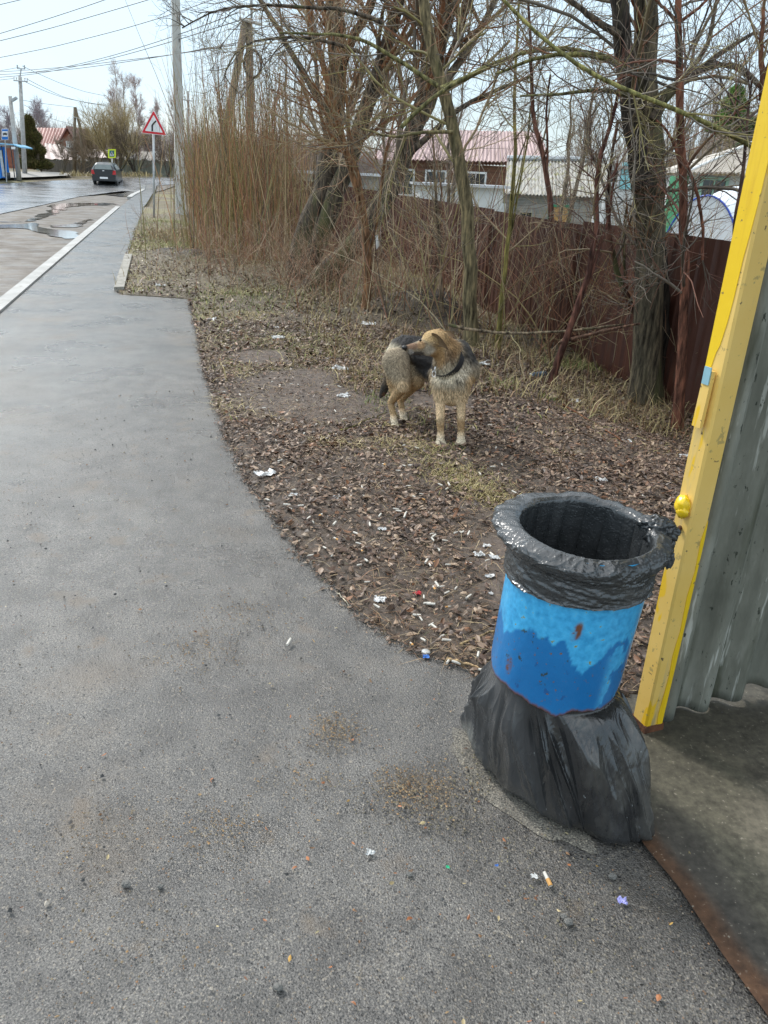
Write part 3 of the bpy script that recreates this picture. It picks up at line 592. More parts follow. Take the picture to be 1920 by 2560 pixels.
mb = MB(); c = facept(-.002, 1.10)-WD*.010; mb.box(c, (.011, .030, .15), Rw@np.array(Matrix.Rotation(.03, 3, 'Y'))); lug = mb.out('hinge_lug', M['yellow'], sh)
mb = MB(); mb.box(c+np.array((0, 0, .062))-WD*.006, (.003, .024, .045), Rw); mb.out('paint_remnant', M['cyan_old'], lug)
mb = MB(); mb.box(PC+np.array((0, 0, .035)), (.076, .076, .05), Rw, taper=.93); mb.out('base_collar', M['rust'], sh)
mb = MB(); mb.box(PC+WD*.045+np.array((0, 0, .10))+WN*-.02, (.03, .05, .13), Rw, taper=.6); mb.out('rusty_foot', M['rust'], sh)
# wavy fibre-cement sheet
def wallmat():
    m = mat('mossy_fibre_cement', [(.28, (.13, .132, .105)), (.5, (.215, .215, .175)), (.7, (.35, .35, .30))], scale=7, rough=.72, bump=.45, bscale=38, detail=9, stretch=(1, 1, .3),
            layers=[(9, .50, .62, (.085, .088, .06), (1, 1, .12)), (20, .60, .66, (.45, .45, .40), (1.5, 1.5, .12)), (50, .62, .66, (.04, .045, .032), (1, 1, .4)), (2.6, .58, .72, (.08, .085, .06))]); return m
M['wavy'] = wallmat()
ns_, nz_ = 560, 60; S = np.linspace(0, 2.6, ns_); Zs = np.linspace(0.0, 2.30, nz_); SS, ZZ = np.meshgrid(S, Zs, indexing='ij')
prof_ = np.sin(2*math.pi*SS/.142+.5*np.sin(SS*3)); wv = .026*np.sign(prof_)*np.abs(prof_)**.75
sheet = np.floor((SS+.63)/.98); wv = wv+.010*(sheet % 2)+.006*(fbm(SS*3, ZZ*2)-.5)+.0025*(fbm(SS*30, ZZ*12)-.5)
zb = .045+.03*(fbm(SS*7, SS*0)-.5)+.03*(sheet % 2)
Z2 = zb+(2.32-zb)*ZZ/2.30
W0 = PC+WD*.050-WN*.012
V = W0[None, None]+WD*SS[..., None]+WN*wv[..., None]+np.array((0, 0, 1.))*Z2[..., None]
V2 = V-WN*.006
I = np.arange(ns_*nz_).reshape(ns_, nz_); F1 = np.stack([I[:-1, :-1], I[1:, :-1], I[1:, 1:], I[:-1, 1:]], -1).reshape(-1, 4); F2 = F1[:, ::-1]+ns_*nz_
bd = np.concatenate([I[:, 0], I[-1, 1:], I[:-1, -1][::-1], I[0, 1:-1][::-1]]); bn = np.roll(bd, -1); F3 = np.stack([bd, bd+ns_*nz_, bn+ns_*nz_, bn], -1)
mobj('wall_panel', np.concatenate([V.reshape(-1, 3), V2.reshape(-1, 3)]), [np.concatenate([F1, F2, F3])], M['wavy'], sh, smooth=True)
# far post, rails and roof of the same shelter (outside the frame)
mb = MB(); bevel_box(mb, PC+WD*2.7+np.array((0, 0, 1.19)), (.066, .066, 2.36), Rw); mb.out('post', M['yellow'], sh)
mb = MB(); mb.box(PC+WD*1.35+WN*.75+np.array((0, 0, 2.42)), (3.0, 1.9, .05), Rw); mb.out('roof', M['metal_grey'], sh)
# ---------------------------------------------------------------- blue bin with its plastic sack
BC = np.array((.492, 1.745, 0)); tiltR = np.array(Matrix.Rotation(math.radians(3.4), 3, 'Y')@Matrix.Rotation(math.radians(2.0), 3, 'X'))
ZT, ZB, RB = .825, .425, .176
def bp(a, r, z):
    """a point of the bin from angle, radius and height along its slightly leaning axis"""
    a = np.asarray(a, float); r = np.asarray(r, float); z = np.asarray(z, float)
    V = np.stack([r*np.cos(a), r*np.sin(a), z-.6+0*a], -1); return V@tiltR.T+BC+np.array((0, 0, .6))
M['blue'] = mat('chipped_blue_paint', [(.35, (.004, .155, .42)), (.65, (.010, .20, .50))], scale=3, rough=.34, bump=.30, bscale=22, coat=.25, attr=False, detail=6,
                layers=[(40, .62, .66, (.01, .10, .30), (1, 1, .6)), (30, .635, .66, (.03, .06, .07)), (70, .645, .67, (.20, .10, .05)), (14, .665, .68, (.10, .045, .03))])
def blue_mat():
    m = M['blue']; T = m.node_tree; N = T.nodes; Lk = T.links; b = N['Principled BSDF']; src = b.inputs['Base Color'].links[0].from_socket
    a = N.new('ShaderNodeAttribute'); a.attribute_name = 'Col'; s = N.new('ShaderNodeSeparateColor'); Lk.new(a.outputs['Color'], s.inputs[0])
    mm = N.new('ShaderNodeMixRGB'); Lk.new(s.outputs[0], mm.inputs[0]); Lk.new(src, mm.inputs[1])
    tc = N.new('ShaderNodeTexCoord'); n1 = N.new('ShaderNodeTexNoise'); n1.inputs['Scale'].default_value = 60; n1.inputs['Detail'].default_value = 8; Lk.new(tc.outputs['Object'], n1.inputs[0])
    r = N.new('ShaderNodeValToRGB'); r.color_ramp.elements[0].position = .25; r.color_ramp.elements[0].color = (.02, .28, .58, 1); r.color_ramp.elements[1].position = .6; r.color_ramp.elements[1].color = (.07, .46, .80, 1)
    r.color_ramp.elements[1].color = (.06, .46, .82, 1); q = r.color_ramp.elements.new(.66); q.color = (.09, .48, .80, 1); q = r.color_ramp.elements.new(.69); q.color = (.22, .26, .13, 1); Lk.new(n1.outputs['Fac'], r.inputs[0]); Lk.new(r.outputs[0], mm.inputs[2])
    m2 = N.new('ShaderNodeMixRGB'); Lk.new(s.outputs[1], m2.inputs[0]); Lk.new(mm.outputs[0], m2.inputs[1]); m2.inputs[2].default_value = (.16, .06, .03, 1); Lk.new(m2.outputs[0], b.inputs['Base Color'])
blue_mat()
na, nzz = 220, 110; A_ = np.linspace(0, 2*math.pi, na, endpoint=False); T_ = np.linspace(0, 1, nzz); AA, TT = np.meshgrid(A_, T_, indexing='ij')
af = np.angle(np.exp(1j*(AA-math.radians(-100))))                # angle measured from the side facing the camera
zbot = ZB-.018+.030*np.cos(AA-1.2)*.3+.040*(fbm(AA*4.2+3, AA*0, 5)-.5)-.018*np.exp(-((af-.15)/.35)**2)+.006*(fbm(AA*30, AA*0, 2)-.5)
ZZ = zbot+(ZT-.01-zbot)*TT
RR = RB*(1+.012*np.sin(2*AA+.6))+.0016*(fbm(AA*7, ZZ*22)-.5)+.003*np.sin(af*2+1)*(1-TT)
Vo = bp(AA, RR, ZZ); Vi = bp(AA, RR-.004, ZZ)
# paint: darker wet-looking lower repaint with a two-humped top edge; lighter chalky blue above
hump = .575+.045*np.cos((af+.42)*4.2)*np.exp(-(af/1.2)**2)+.06*(fbm(AA*4, ZZ*0+2)-.5)+.05*(fbm(AA*9, ZZ*12+3, 3)-.5)+.03*np.exp(-((af-.62)/.22)**2)
light = ss(-.004, .006, ZZ-hump-.02*(fbm(AA*18, ZZ*30, 4)-.5))
light = np.maximum(light*(1-.8*(ss(.58, .62, fbm(AA*5+9, ZZ*14)))*(ZZ > .70)), ss(.50, .53, fbm(AA*6, ZZ*15))*ss(.55, .75, af)*(ZZ < .58)*.9)
rustm = np.maximum.reduce([np.exp(-(((af+.82)/.055)**2+((ZZ-.462)/.026)**2)**2*1.2), np.exp(-(((af-.05)/.06)**2+((ZZ-.63-.12*(af-.05))/.024)**2)**2), .8*np.exp(-(((af+.45)/.05)**2+((ZZ-.74)/.012)**2)**2)])
rustm = rustm*(.4+1.2*(fbm(AA*30, ZZ*90) > .42))
rustm = np.maximum(rustm, ss(.012, .0, ZZ-zbot+.008*(fbm(AA*25, ZZ*40)-.5))*.95)
colb = np.stack([light, np.clip(rustm, 0, 1), light*0], -1).reshape(-1, 3)
I = np.arange(na*nzz).reshape(na, nzz); J = np.roll(I, -1, 0)
F1 = np.stack([I[:, :-1], J[:, :-1], J[:, 1:], I[:, 1:]], -1).reshape(-1, 4); F2 = F1[:, ::-1]+na*nzz; F3 = np.stack([I[:, 0], I[:, 0]+na*nzz, J[:, 0]+na*nzz, J[:, 0]], -1)
bn_ = empty('trash_bin', (BC[0], BC[1], .03), 'chipped bright blue bottomless steel bin hung on the yellow post', 'bin')
mobj('body', np.concatenate([Vo.reshape(-1, 3), Vi.reshape(-1, 3)]), [np.concatenate([F1, F2, F3])], M['blue'], bn_, col=np.concatenate([colb, colb*0+np.array((0, .8, 0))]), smooth=True)
mb = MB(); a0 = math.radians(22); p0 = bp(a0, RB-.002, .80); p1 = PC-WD*.05+np.array((0, 0, .80)); p1 = PC-WD*.05+np.array((0, 0, .73)); p0 = bp(a0, RB-.002, .72); mb.tube([p0, (p0+p1)/2, p1+WD*.02], .007, 10); mb.out('hanger', M['rust'], bn_, smooth=True)
# plastic sack: mouth folded over the rim, body gathered below
M['plastic'] = mat('dull_black_polythene', [(.32, (.010, .011, .012)), (.54, (.022, .023, .025)), (.72, (.11, .108, .10))], scale=5, rough=.22, rvar=.10, spec=.8, bump=.25, bscale=12, attr=True, detail=7, stretch=(1, 1, .45), layers=[(70, .69, .71, (.35, .37, .38))])
M['plastic_top'] = mat('wet_black_polythene', [(.3, (.018, .020, .021)), (.5, (.038, .041, .043)), (.7, (.085, .088, .09))], scale=4, rough=.27, rvar=.06, spec=.9, bump=.18, bscale=40, detail=5, layers=[(95, .0, .0001, (.12, .126, .13))][:0])
def drops(m, sc, st=.6, thr=.30):
    T = m.node_tree; N = T.nodes; Lk = T.links; b = N['Principled BSDF']; tc = N.new('ShaderNodeTexCoord'); v = N.new('ShaderNodeTexVoronoi'); v.inputs['Scale'].default_value = sc; Lk.new(tc.outputs['Object'], v.inputs[0])
    mr = N.new('ShaderNodeMapRange'); mr.interpolation_type = 'SMOOTHSTEP'; mr.inputs[1].default_value = thr; mr.inputs[2].default_value = thr*.5; Lk.new(v.outputs['Distance'], mr.inputs[0])
    bp_ = N.new('ShaderNodeBump'); bp_.inputs['Strength'].default_value = st; bp_.inputs['Distance'].default_value = .004; Lk.new(mr.outputs[0], bp_.inputs['Height'])
    prev = b.inputs['Normal'].links[0].from_node; Lk.new(bp_.outputs[0], prev.inputs['Normal'])
drops(M['plastic_top'], 140, .38); drops(M['plastic'], 150, .15, .26)
def creases(m, sc, st, stretch=(1, 1, 1)):
    T = m.node_tree; N = T.nodes; Lk = T.links; b = N['Principled BSDF']; tc = N.new('ShaderNodeTexCoord'); mp = N.new('ShaderNodeMapping'); mp.inputs['Scale'].default_value = stretch; Lk.new(tc.outputs['Object'], mp.inputs[0])
    n = N.new('ShaderNodeTexNoise'); n.inputs['Scale'].default_value = sc; n.inputs['Detail'].default_value = 2.5; n.inputs['Distortion'].default_value = 1.6; Lk.new(mp.outputs[0], n.inputs['Vector'])
    s_ = N.new('ShaderNodeMath'); s_.operation = 'SUBTRACT'; s_.inputs[1].default_value = .5; Lk.new(n.outputs['Fac'], s_.inputs[0]); a = N.new('ShaderNodeMath'); a.operation = 'ABSOLUTE'; Lk.new(s_.outputs[0], a.inputs[0])
    bp_ = N.new('ShaderNodeBump'); bp_.invert = True; bp_.inputs['Strength'].default_value = st; bp_.inputs['Distance'].default_value = .03; Lk.new(a.outputs[0], bp_.inputs['Height'])
    prev = b.inputs['Normal'].links[0].from_node
    while prev.inputs['Normal'].links: prev = prev.inputs['Normal'].links[0].from_node
    Lk.new(bp_.outputs[0], prev.inputs['Normal'])
creases(M['plastic_top'], 16, .22, (1, 1, 1.2)); creases(M['plastic'], 16, .25, (1, 1, .35))
sk = empty('trash_bag', (BC[0], BC[1], .03), 'black plastic sack lining the blue bin, mouth folded over its rim', 'bag')
na = 900; A_ = np.linspace(0, 2*math.pi, na, endpoint=False)
# (radius offset, z) profile from inside bottom, over the rolled lip, down the outside skirt
af = np.angle(np.exp(1j*(A_-math.radians(-100))))
left = np.exp(-((np.angle(np.exp(1j*(A_-math.radians(172)))))/.95)**2); back = np.exp(-((np.angle(np.exp(1j*(A_-math.radians(80)))))/1.0)**2)
right = np.exp(-((np.angle(np.exp(1j*(A_-math.radians(5)))))/.5)**2); front = np.exp(-(af/1.0)**2)
ring = []
def sm(t): return t*t*(3-2*t)
KP = [(-.016, -.42, 0), (-.012, -.25, 0), (-.014, -.10, 0), (-.016, -.035, .1), (-.018, -.006, .25), (-.012, .003, .5), (.004, .002, .8), (.018, -.006, 1), (.026, -.016, 1), (.024, -.026, .9), (.018, -.040, .6), (.010, -.055, .25), (.006, -.068, .08), (.006, -.085, 0), (.007, -.104, 0), (.006, -.120, 0), (.009, -.130, 0)]
KP = np.array(KP); tk = np.linspace(0, len(KP)-1, 90); KPi = np.stack([np.interp(tk, range(len(KP)), KP[:, i]) for i in range(3)], 1)
for _ in range(1): KPi[1:-1] = (KPi[:-2]+KPi[1:-1]*2+KPi[2:])/4
nk = len(KPi); V = np.zeros((na, nk, 3))
def rg(u_, v_, p=3): return (1-np.abs(2*vnoise(np.asarray(u_, float), np.asarray(v_, float)+0*np.asarray(u_, float))-1))**p
fold_in = (np.abs(np.sin(A_*11+2.0*fbm(A_*3, A_*0)))**.5-.5)                       # vertical pleats inside
wr = (fbm(A_*4.5, A_*0+4, 3)-.5); wr2 = (fbm(A_*22, A_*0+8, 2)-.5)
for k, (dr, z, wl) in enumerate(KPi):
    t = tk[k]; inner_ = ss(4.5, 1.5, t); outer = ss(7, 11, t)
    r = RB+dr+wl*(.036*left+.008*back-.010*front+.006*right+.006*np.sin(A_*3+1))
    r = r-inner_*.010*fold_in*(.6+.8*fbm(A_*2, A_*0+k*.05))+(1-inner_)*(.008*wr*(.4+wl)+.002*wr2*(.3+wl)+.004*wl*(fbm(A_*9+k*.12, A_*0+k*.3, 3)-.5))
    r = r+(1-inner_)*(.0045*wl*(rg(A_*8+k*.10, k*.06)-.3)+.0028*wl*(rg(A_*19-k*.16, k*.09+5)-.3))+outer*(.0050*(rg(A_*2.2+z*9, z*75+A_*2.2)-.3)+.0030*(rg(A_*6-z*12, z*150-A_*3+4)-.3))
    # horizontal creases of the skirt that run slantwise
    r = r+outer*.0020*np.abs(np.sin((z*95+1.4*np.sin(af*1.2+.6)+af*.9)+2*wr))
    z = z+(.012*np.sin(af*1.3+.4)+.006*wr)*max(0, (t-10)/6)
    zz = ZT+z+wl*(-.006*left+.012*back-.010*front)+.012*wr*wl+.0015*wr2*wl+.006*wl*(fbm(A_*7+k*.25, A_*0+k*.2, 3)-.5)
    V[:, k] = bp(A_, r, zz)
I = np.arange(na*nk).reshape(na, nk); J = np.roll(I, -1, 0); F = np.stack([I[:, :-1], J[:, :-1], J[:, 1:], I[:, 1:]], -1).reshape(-1, 4)[:, ::-1]
mobj('folded_mouth', V, [F], M['plastic_top'], sk, smooth=True)
# knot at the right
mb = MB(); K = P(1662, 1328, 1.80)
def crumple(mb, c, r, sc, seed, k=26):
    V = []; F = []
    for i in range(k+1):
        ph = math.pi*i/k
        for j in range(k*2):
            t = math.pi*j/k; d = Vector((math.sin(ph)*math.cos(t), math.sin(ph)*math.sin(t), math.cos(ph)))
            q = 1+.30*(abs(mnoise.noise(d*1.5+Vector((seed, 0, 0))))*2-.5)-.20*(abs(mnoise.noise(d*3.6+Vector((0, seed, 0))))*2-.4); V.append((d.x*r*sc[0]*q, d.y*r*sc[1]*q, d.z*r*sc[2]*q))
    for i in range(k):
        for j in range(k*2): a = i*k*2+j; b = i*k*2+(j+1) % (k*2); F.append((a, a+k*2, b+k*2, b))
    mb.add(np.array(V)+np.array(c), F)
crumple(mb, K, .036, (1.0, .9, .8), 3.1); crumple(mb, P(1638, 1308, 1.79), .034, (1.1, .9, .6), 8.2); crumple(mb, P(1668, 1370, 1.79), .022, (.8, .8, 1.4), 5.5); crumple(mb, P(1672, 1398, 1.79), .017, (.8, .8, 1.6), 1.5); crumple(mb, P(1640, 1352, 1.75), .028, (1.0, .8, .9), 6.5)
mb.out('knot', M['plastic_top'], sk, smooth=True)
# hanging body of the sack
na, nz2 = 900, 150; A_ = np.linspace(0, 2*math.pi, na, endpoint=False); T_ = np.linspace(0, 1, nz2)
CB = np.array(((.325+.69)/2+.008, (1.98+1.535)/2-.005)); ax = np.array((.375, -.445)); ax = ax/np.linalg.norm(ax); ay = np.array((-ax[1], ax[0]))
V = np.zeros((na, nz2, 3)); top = bp(A_, RB-.010, ZB+.05+0*A_)
# foot outline: an elongated rounded shape; angle kept aligned with the top ring
ca = np.cos(A_)*ax[0]+np.sin(A_)*ax[1]; sa = np.cos(A_)*ay[0]+np.sin(A_)*ay[1]
la, lb = .315, .150
ex = .80; fx = np.sign(ca)*np.abs(ca)**ex*la; fy = np.sign(sa)*np.abs(sa)**.95*lb
foot = np.stack([CB[0]+fx*ax[0]+fy*ay[0], CB[1]+fx*ax[1]+fy*ay[1]], -1)
folds = .55*(.55-np.abs(np.sin(A_*5+2.6*fbm(A_*2.2, A_*0+1)+.7))**.5); folds2 = (np.abs(np.sin(A_*15+3*fbm(A_*3, A_*0+6)))**.7-.5)
af = np.angle(np.exp(1j*(A_-math.radians(-100))))
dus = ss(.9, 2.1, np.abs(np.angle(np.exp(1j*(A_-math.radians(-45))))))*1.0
for k, t in enumerate(T_):
    s = max(0., (t-.22)/.78)**1.2; z = top[:, 2]*(1-t)+.022*t; sag = .035*math.sin(math.pi*min(1, t*1.05))
    lean_ = (top[:, 2]-z)*math.tan(math.radians(3.4)); tx, ty = top[:, 0]-lean_*(1-s), top[:, 1]; sv = s**(1.05-.62*np.clip(ca, 0, 1)); x = tx*(1-sv)+foot[:, 0]*sv; y = ty*(1-sv)+foot[:, 1]*sv
    cx_ = (BC[0]*(1-s)+CB[0]*s); cy_ = BC[1]*(1-s)+CB[1]*s; dx, dy = x-cx_, y-cy_; rr = np.hypot(dx, dy)
    env = math.sin(math.pi*min(1, .08+.92*t))**.6 if t < .97 else .3
    q = 1+(.6*sag*ss(.2, .5, t)+ss(.2, .40, t)*env*(.10*folds*(1-.5*t)*(.4+1.2*fbm(A_*1.3+5, A_*0))+.045*folds2*(1-.4*t)*(.2+1.6*fbm(A_*2+2, A_*0+t*1.5)))+.05*t*(fbm(A_*2.5+t*2, A_*0+t*3.5, 3)-.5)+ss(.18, .45, t)*(.13*(rg(A_*3.2+t*1.5, t*.9, 2)-.3)+.06*(rg(A_*7-t*1.2, t*1.2+7, 3)-.25)+.010*(rg(A_*15+t*2, t*2+3, 2)-.3))+.012*env*(fbm(A_*8, A_*0+t*3+A_*1.2, 4)-.5)*ss(.2, .5, t))/1.0*(.17/np.maximum(rr, .1))*1.4
    if t > .90: q = q*(1-.16*((t-.90)/.10)**2)
    V[:, k, 0] = cx_+dx*q; V[:, k, 1] = cy_+dy*q; V[:, k, 2] = z+.012*(fbm(A_*3, A_*0+t*5)-.5)*(t > .5)
V[:, :, 2] = np.maximum(V[:, :, 2], .028)
cap = np.array((CB[0], CB[1], .029)); I = np.arange(na*nz2).reshape(na, nz2); J = np.roll(I, -1, 0); F = np.stack([I[:, :-1], J[:, :-1], J[:, 1:], I[:, 1:]], -1).reshape(-1, 4)[:, ::-1]
F3 = np.stack([I[:, -1], J[:, -1], np.full(na, na*nz2)], -1)
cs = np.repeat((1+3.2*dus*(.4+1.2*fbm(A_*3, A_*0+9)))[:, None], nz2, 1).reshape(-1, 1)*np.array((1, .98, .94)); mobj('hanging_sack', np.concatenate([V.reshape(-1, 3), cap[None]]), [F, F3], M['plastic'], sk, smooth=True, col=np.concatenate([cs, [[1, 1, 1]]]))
mb = MB(); crumple(mb, np.array((CB[0], CB[1], 0))[:3]+np.array((-ax[0]*.275, -ax[1]*.275, .075)), .050, (.55, .5, 1.0), 4.4); mb.out('sack_corner', M['plastic_top'], sk, smooth=True); mb = MB(); crumple(mb, np.array((CB[0]+ax[0]*.275, CB[1]+ax[1]*.275, .055)), .050, (.75, .8, .7), 2.4); mb.out('sack_corner', M['plastic_top'], sk, smooth=True)
# ---------------------------------------------------------------- the dog
def q_(px, py, y): return P(px, py, y)
DOG = []      # capsules: p, q, rp, rq, colour
def cap_(a, b, ra, rb, c=None, sq=None): DOG.append((np.array(a), np.array(b), ra, rb, c))
tan = (.42, .27, .14); cream = (.56, .47, .34); org = (.52, .28, .11); blk = (.030, .028, .028); gry = (.33, .27, .19); lgt = (.50, .44, .34); dgr = (.13, .105, .08)
fz = .02
sh_c = q_(1142, 905, 4.98); ch_c = q_(1133, 945, 4.92); ch_b = q_(1130, 985, 4.90); wth = q_(1152, 872, 5.03)
mid = q_(1080, 890, 5.15); rump = q_(1008, 873, 5.36); pel = q_(1000, 910, 5.38); bel = q_(1085, 925, 5.14)
cap_(sh_c, mid, .118, .100, None); cap_(ch_c, bel, .108, .085); cap_(mid, rump, .100, .085); cap_(bel+np.array((0, 0, .01)), pel, .066, .088); cap_(wth, q_(1040, 860, 5.28), .055, .05); cap_(ch_c, ch_b, .105, .080); cap_(sh_c, q_(1165, 925, 4.96), .10, .09)
# neck and head
skl = q_(1092, 852, 4.86); nk1 = q_(1120, 882, 4.92)
cap_(q_(1145, 895, 4.98), nk1, .098, .088); cap_(nk1, q_(1100, 865, 4.88), .088, .074); cap_(q_(1118, 915, 4.90), q_(1108, 880, 4.86), .085, .068)
cap_(skl, q_(1078, 851, 4.83), .074, .062); cap_(q_(1100, 872, 4.85), q_(1070, 872, 4.82), .055, .045); cap_(q_(1073, 857, 4.81), q_(1049, 866, 4.79), .048, .036); cap_(q_(1049, 866, 4.79), q_(1017, 871, 4.77), .034, .022); cap_(q_(1052, 878, 4.79), q_(1026, 882, 4.77), .025, .014)
# fore legs
for (sx, ex_, ky, f) in [((1106, 955), (1101, 1000), 1045, (1101, 1107)), ((1153, 950), (1153, 990), 1045, (1152, 1106))]:
    yb = 4.86; a = q_(sx[0], sx[1], yb+.03); b = q_(ex_[0], ex_[1], yb); g_ = G(f[0], f[1], z=.035); kk = q_((ex_[0]+f[0])/2, ky+2, g_[1]+.035); an = np.array((g_[0], g_[1]+.035, .085))
    cap_(a, b, .064, .040); cap_(b, kk, .036, .026); cap_(kk, an, .028, .021); cap_(an, (g_[0], g_[1]-.005, .046), .024, .028)
    for dx in (-.022, -.008, .008, .022): cap_((g_[0]+dx, g_[1]-.01, .040), (g_[0]+dx*1.35, g_[1]-.055+abs(dx)*.6, .032), .013, .012)
# hind legs
H1 = dict(hip=(990, 905), knee=(1008, 965), hock=(977, 1005), foot=(987, 1062), y=5.36, fy=5.24)
H2 = dict(hip=(1018, 905), knee=(1042, 955), hock=(1001, 1000), foot=(1009, 1047), y=5.46, fy=5.40)
for h in (H1, H2):
    g_ = G(h['foot'][0], h['foot'][1], z=.035); y = g_[1]
    hip = q_(*h['hip'], y+.06); knee = q_(*h['knee'], y-.03); hock = q_(*h['hock'], y+.10); an = np.array((g_[0]-.008, g_[1]+.05, .07))
    cap_(hip, knee, .092, .052); cap_(hip+np.array((.0, .02, -.06)), hock+np.array((.01, -.02, .09)), .068, .028); cap_(knee, hock, .045, .023); cap_(hock, an, .024, .020); cap_(an, (g_[0], g_[1], .045), .026, .024)
    for dx in (-.018, -.006, .006, .018): cap_((g_[0]+dx*.8, g_[1]-.005, .04), (g_[0]+dx+.006, g_[1]-.035, .034), .012, .010)
cap_(q_(1003, 872, 5.36), q_(992, 900, 5.33), .082, .088); cap_(q_(1012, 868, 5.34), q_(996, 925, 5.30), .080, .075); cap_(q_(1030, 872, 5.28), q_(1006, 905, 5.32), .085, .085)
# tail
t1 = q_(984, 905, 5.46); t2 = q_(971, 945, 5.48); t3 = q_(958, 980, 5.46); t4 = q_(951, 992, 5.44)
cap_(q_(995, 880, 5.44), t1, .04, .036); cap_(t1, t2, .034, .036); cap_(t2, t3, .036, .028); cap_(t3, t4, .028, .012)
mb = MB()
for (a, b, ra_, rb_, c) in DOG:
    L = np.linalg.norm(b-a); n_ = max(2, int(L/(min(ra_, rb_)*.30))+1)
    n_ = min(n_, 14)
    for i in range(n_):
        t = i/(n_-1); mb.ball(a+(b-a)*t, ra_+(rb_-ra_)*t, 8)
tmp = mb.out('dog_tmp', M['twig'], None, origin=(0, 0, 0))
r1 = tmp.modifiers.new('r', 'REMESH'); r1.mode = 'VOXEL'; r1.voxel_size = .0075; s1 = tmp.modifiers.new('s', 'SMOOTH'); s1.factor = .5; s1.iterations = 7
dg = bpy.context.evaluated_depsgraph_get(); ev = tmp.evaluated_get(dg); me = ev.to_mesh(); nv = len(me.vertices)
DV = np.zeros(nv*3); me.vertices.foreach_get('co', DV); DV = DV.reshape(-1, 3); DN = np.zeros(nv*3); me.vertices.foreach_get('normal', DN); DN = DN.reshape(-1, 3)
DF = [list(p.vertices) for p in me.polygons]; ev.to_mesh_clear(); bpy.data.objects.remove(tmp)
def projv(V):
    v = (V-np.array((0, 0, HC)))@np.array(CM); return 960+FPX*v[:, 0]/-v[:, 2], 1280-FPX*v[:, 1]/-v[:, 2]
def tri(V):   # coat pattern: body regions by distance to anatomical landmarks
    n = len(V); c = np.tile(np.array(gry), (n, 1)); nzv = fbm(V[:, 0]*18+V[:, 2]*9, V[:, 1]*18-V[:, 2]*13, 3)-.5
    def blob(p, r, col, k=1.0, sc=(1, 1, 1), soft=.35):
        nonlocal c
        d = np.linalg.norm((V-np.array(p))/np.array(sc), axis=1)/r+nzv*.25; a = (1-ss(1-soft, 1+soft*.5, d))[:, None]*k; c = c*(1-a)+np.array(col)*a
    z = V[:, 2]
    # flanks lighter to the rear, rump pale
    blob(pel, .26, (.50, .41, .28)); blob(rump+np.array((-.06, -.02, -.03)), .13, (.56, .50, .38))
    # saddle
    top_ = q_(1035, 838, 5.28); blob(top_, .17, (.050, .048, .05), 1, (1, 1, .55)); blob(q_(1002, 838, 5.36), .11, (.06, .057, .055), .9, (1, 1, .55)); blob(q_(1075, 860, 5.14), .20, blk, 1, (1, 1, .8)); blob(q_(1070, 905, 5.1), .12, blk, .95); blob(q_(1165, 885, 4.99), .125, (.045, .045, .045), .95, (.8, 1, 1.1)); blob(q_(1078, 925, 5.06), .07, blk, .8)
    blob(q_(1095, 935, 5.0), .06, (.40, .32, .22), .8)
    # chest and throat
    blob(q_(1125, 965, 4.82), .13, (.52, .46, .35)); blob(q_(1150, 925, 4.84), .085, (.50, .44, .34)); blob(q_(1112, 930, 4.80), .075, (.56, .49, .37)); blob(q_(1170, 950, 4.88), .06, (.50, .33, .16), .8); blob(q_(1150, 942, 4.80), .03, (.08, .06, .045), .8, (1.8, 1, .5))
    # legs
    lo = ss(.44, .36, z)[:, None]; front = (V[:, 1] < 5.02)[:, None]*1.; c = c*(1-lo*front)+np.array((.56, .42, .26))*lo*front; hind = 1-front; lo2 = ss(.40, .30, z)[:, None]*hind; c = c*(1-lo2)+np.array((.48, .33, .18))*lo2
    inner = (V[:, 1] > 5.36)[:, None]*lo2; c = c*(1-.6*inner)+np.array((.42, .36, .27))*.6*inner
    blob(q_(1095, 1060, 4.8), .07, (.42, .24, .10), .5, (1, 1, .6)); blob(q_(1149, 1060, 4.8), .07, (.42, .24, .10), .5, (1, 1, .6)); blob(q_(980, 985, 5.3), .10, (.46, .24, .09), .75, (.6, 1, 1.5))
    pw = ss(.105, .06, z)[:, None]; c = c*(1-pw)+np.array((.56, .49, .37))*pw
    # head
    blob(skl, .105, (.42, .28, .14)); blob(q_(1075, 836, 4.8), .06, (.52, .36, .18)); blob(q_(1072, 880, 4.78), .045, (.55, .50, .42), .9); blob(q_(1052, 862, 4.76), .03, (.44, .28, .15)); blob(q_(1062, 860, 4.75), .018, (.14, .09, .05), .8, (1.5, 1, .45)); blob(q_(1030, 864, 4.75), .035, (.24, .14, .09), .9, (1.3, 1, .8)); blob(q_(1046, 885, 4.76), .030, (.07, .06, .055), .95, (1.7, 1, .6)); blob(q_(1026, 880, 4.76), .022, (.34, .32, .30), .8)
    blob(q_(1012, 870, 4.76), .020, (.015, .014, .014), 1); blob(q_(1095, 893, 4.8), .055, (.36, .22, .10), .9); blob(q_(1118, 880, 4.84), .05, (.20, .11, .05), .8)
    blob(q_(1125, 862, 4.88), .07, (.33, .20, .09), .8)
    # tail
    blob(t3, .085, (.045, .038, .032)); blob(t2, .07, (.08, .06, .045), .8); blob(t4+np.array((.03, -.03, .02)), .03, (.28, .13, .06), .7)
    return np.clip(c, .01, 1)
DC = np.clip(tri(DV)*1.0, 0, .9)
dog = empty('dog', (G(1125, 1108)[0], 4.95, .0), 'tan and black shepherd-like dog standing on the leaves, head turned left', 'dog')
M['coat'] = mat('dog_coat', [(.3, (.72, .72, .72)), (.6, (1.12, 1.12, 1.12))], scale=60, rough=.85, attr=True, spec=.2, bump=.8, bscale=120, stretch=(1, 1, .5))
mobj('body', DV, DF, M['coat'], dog, col=DC, smooth=True)
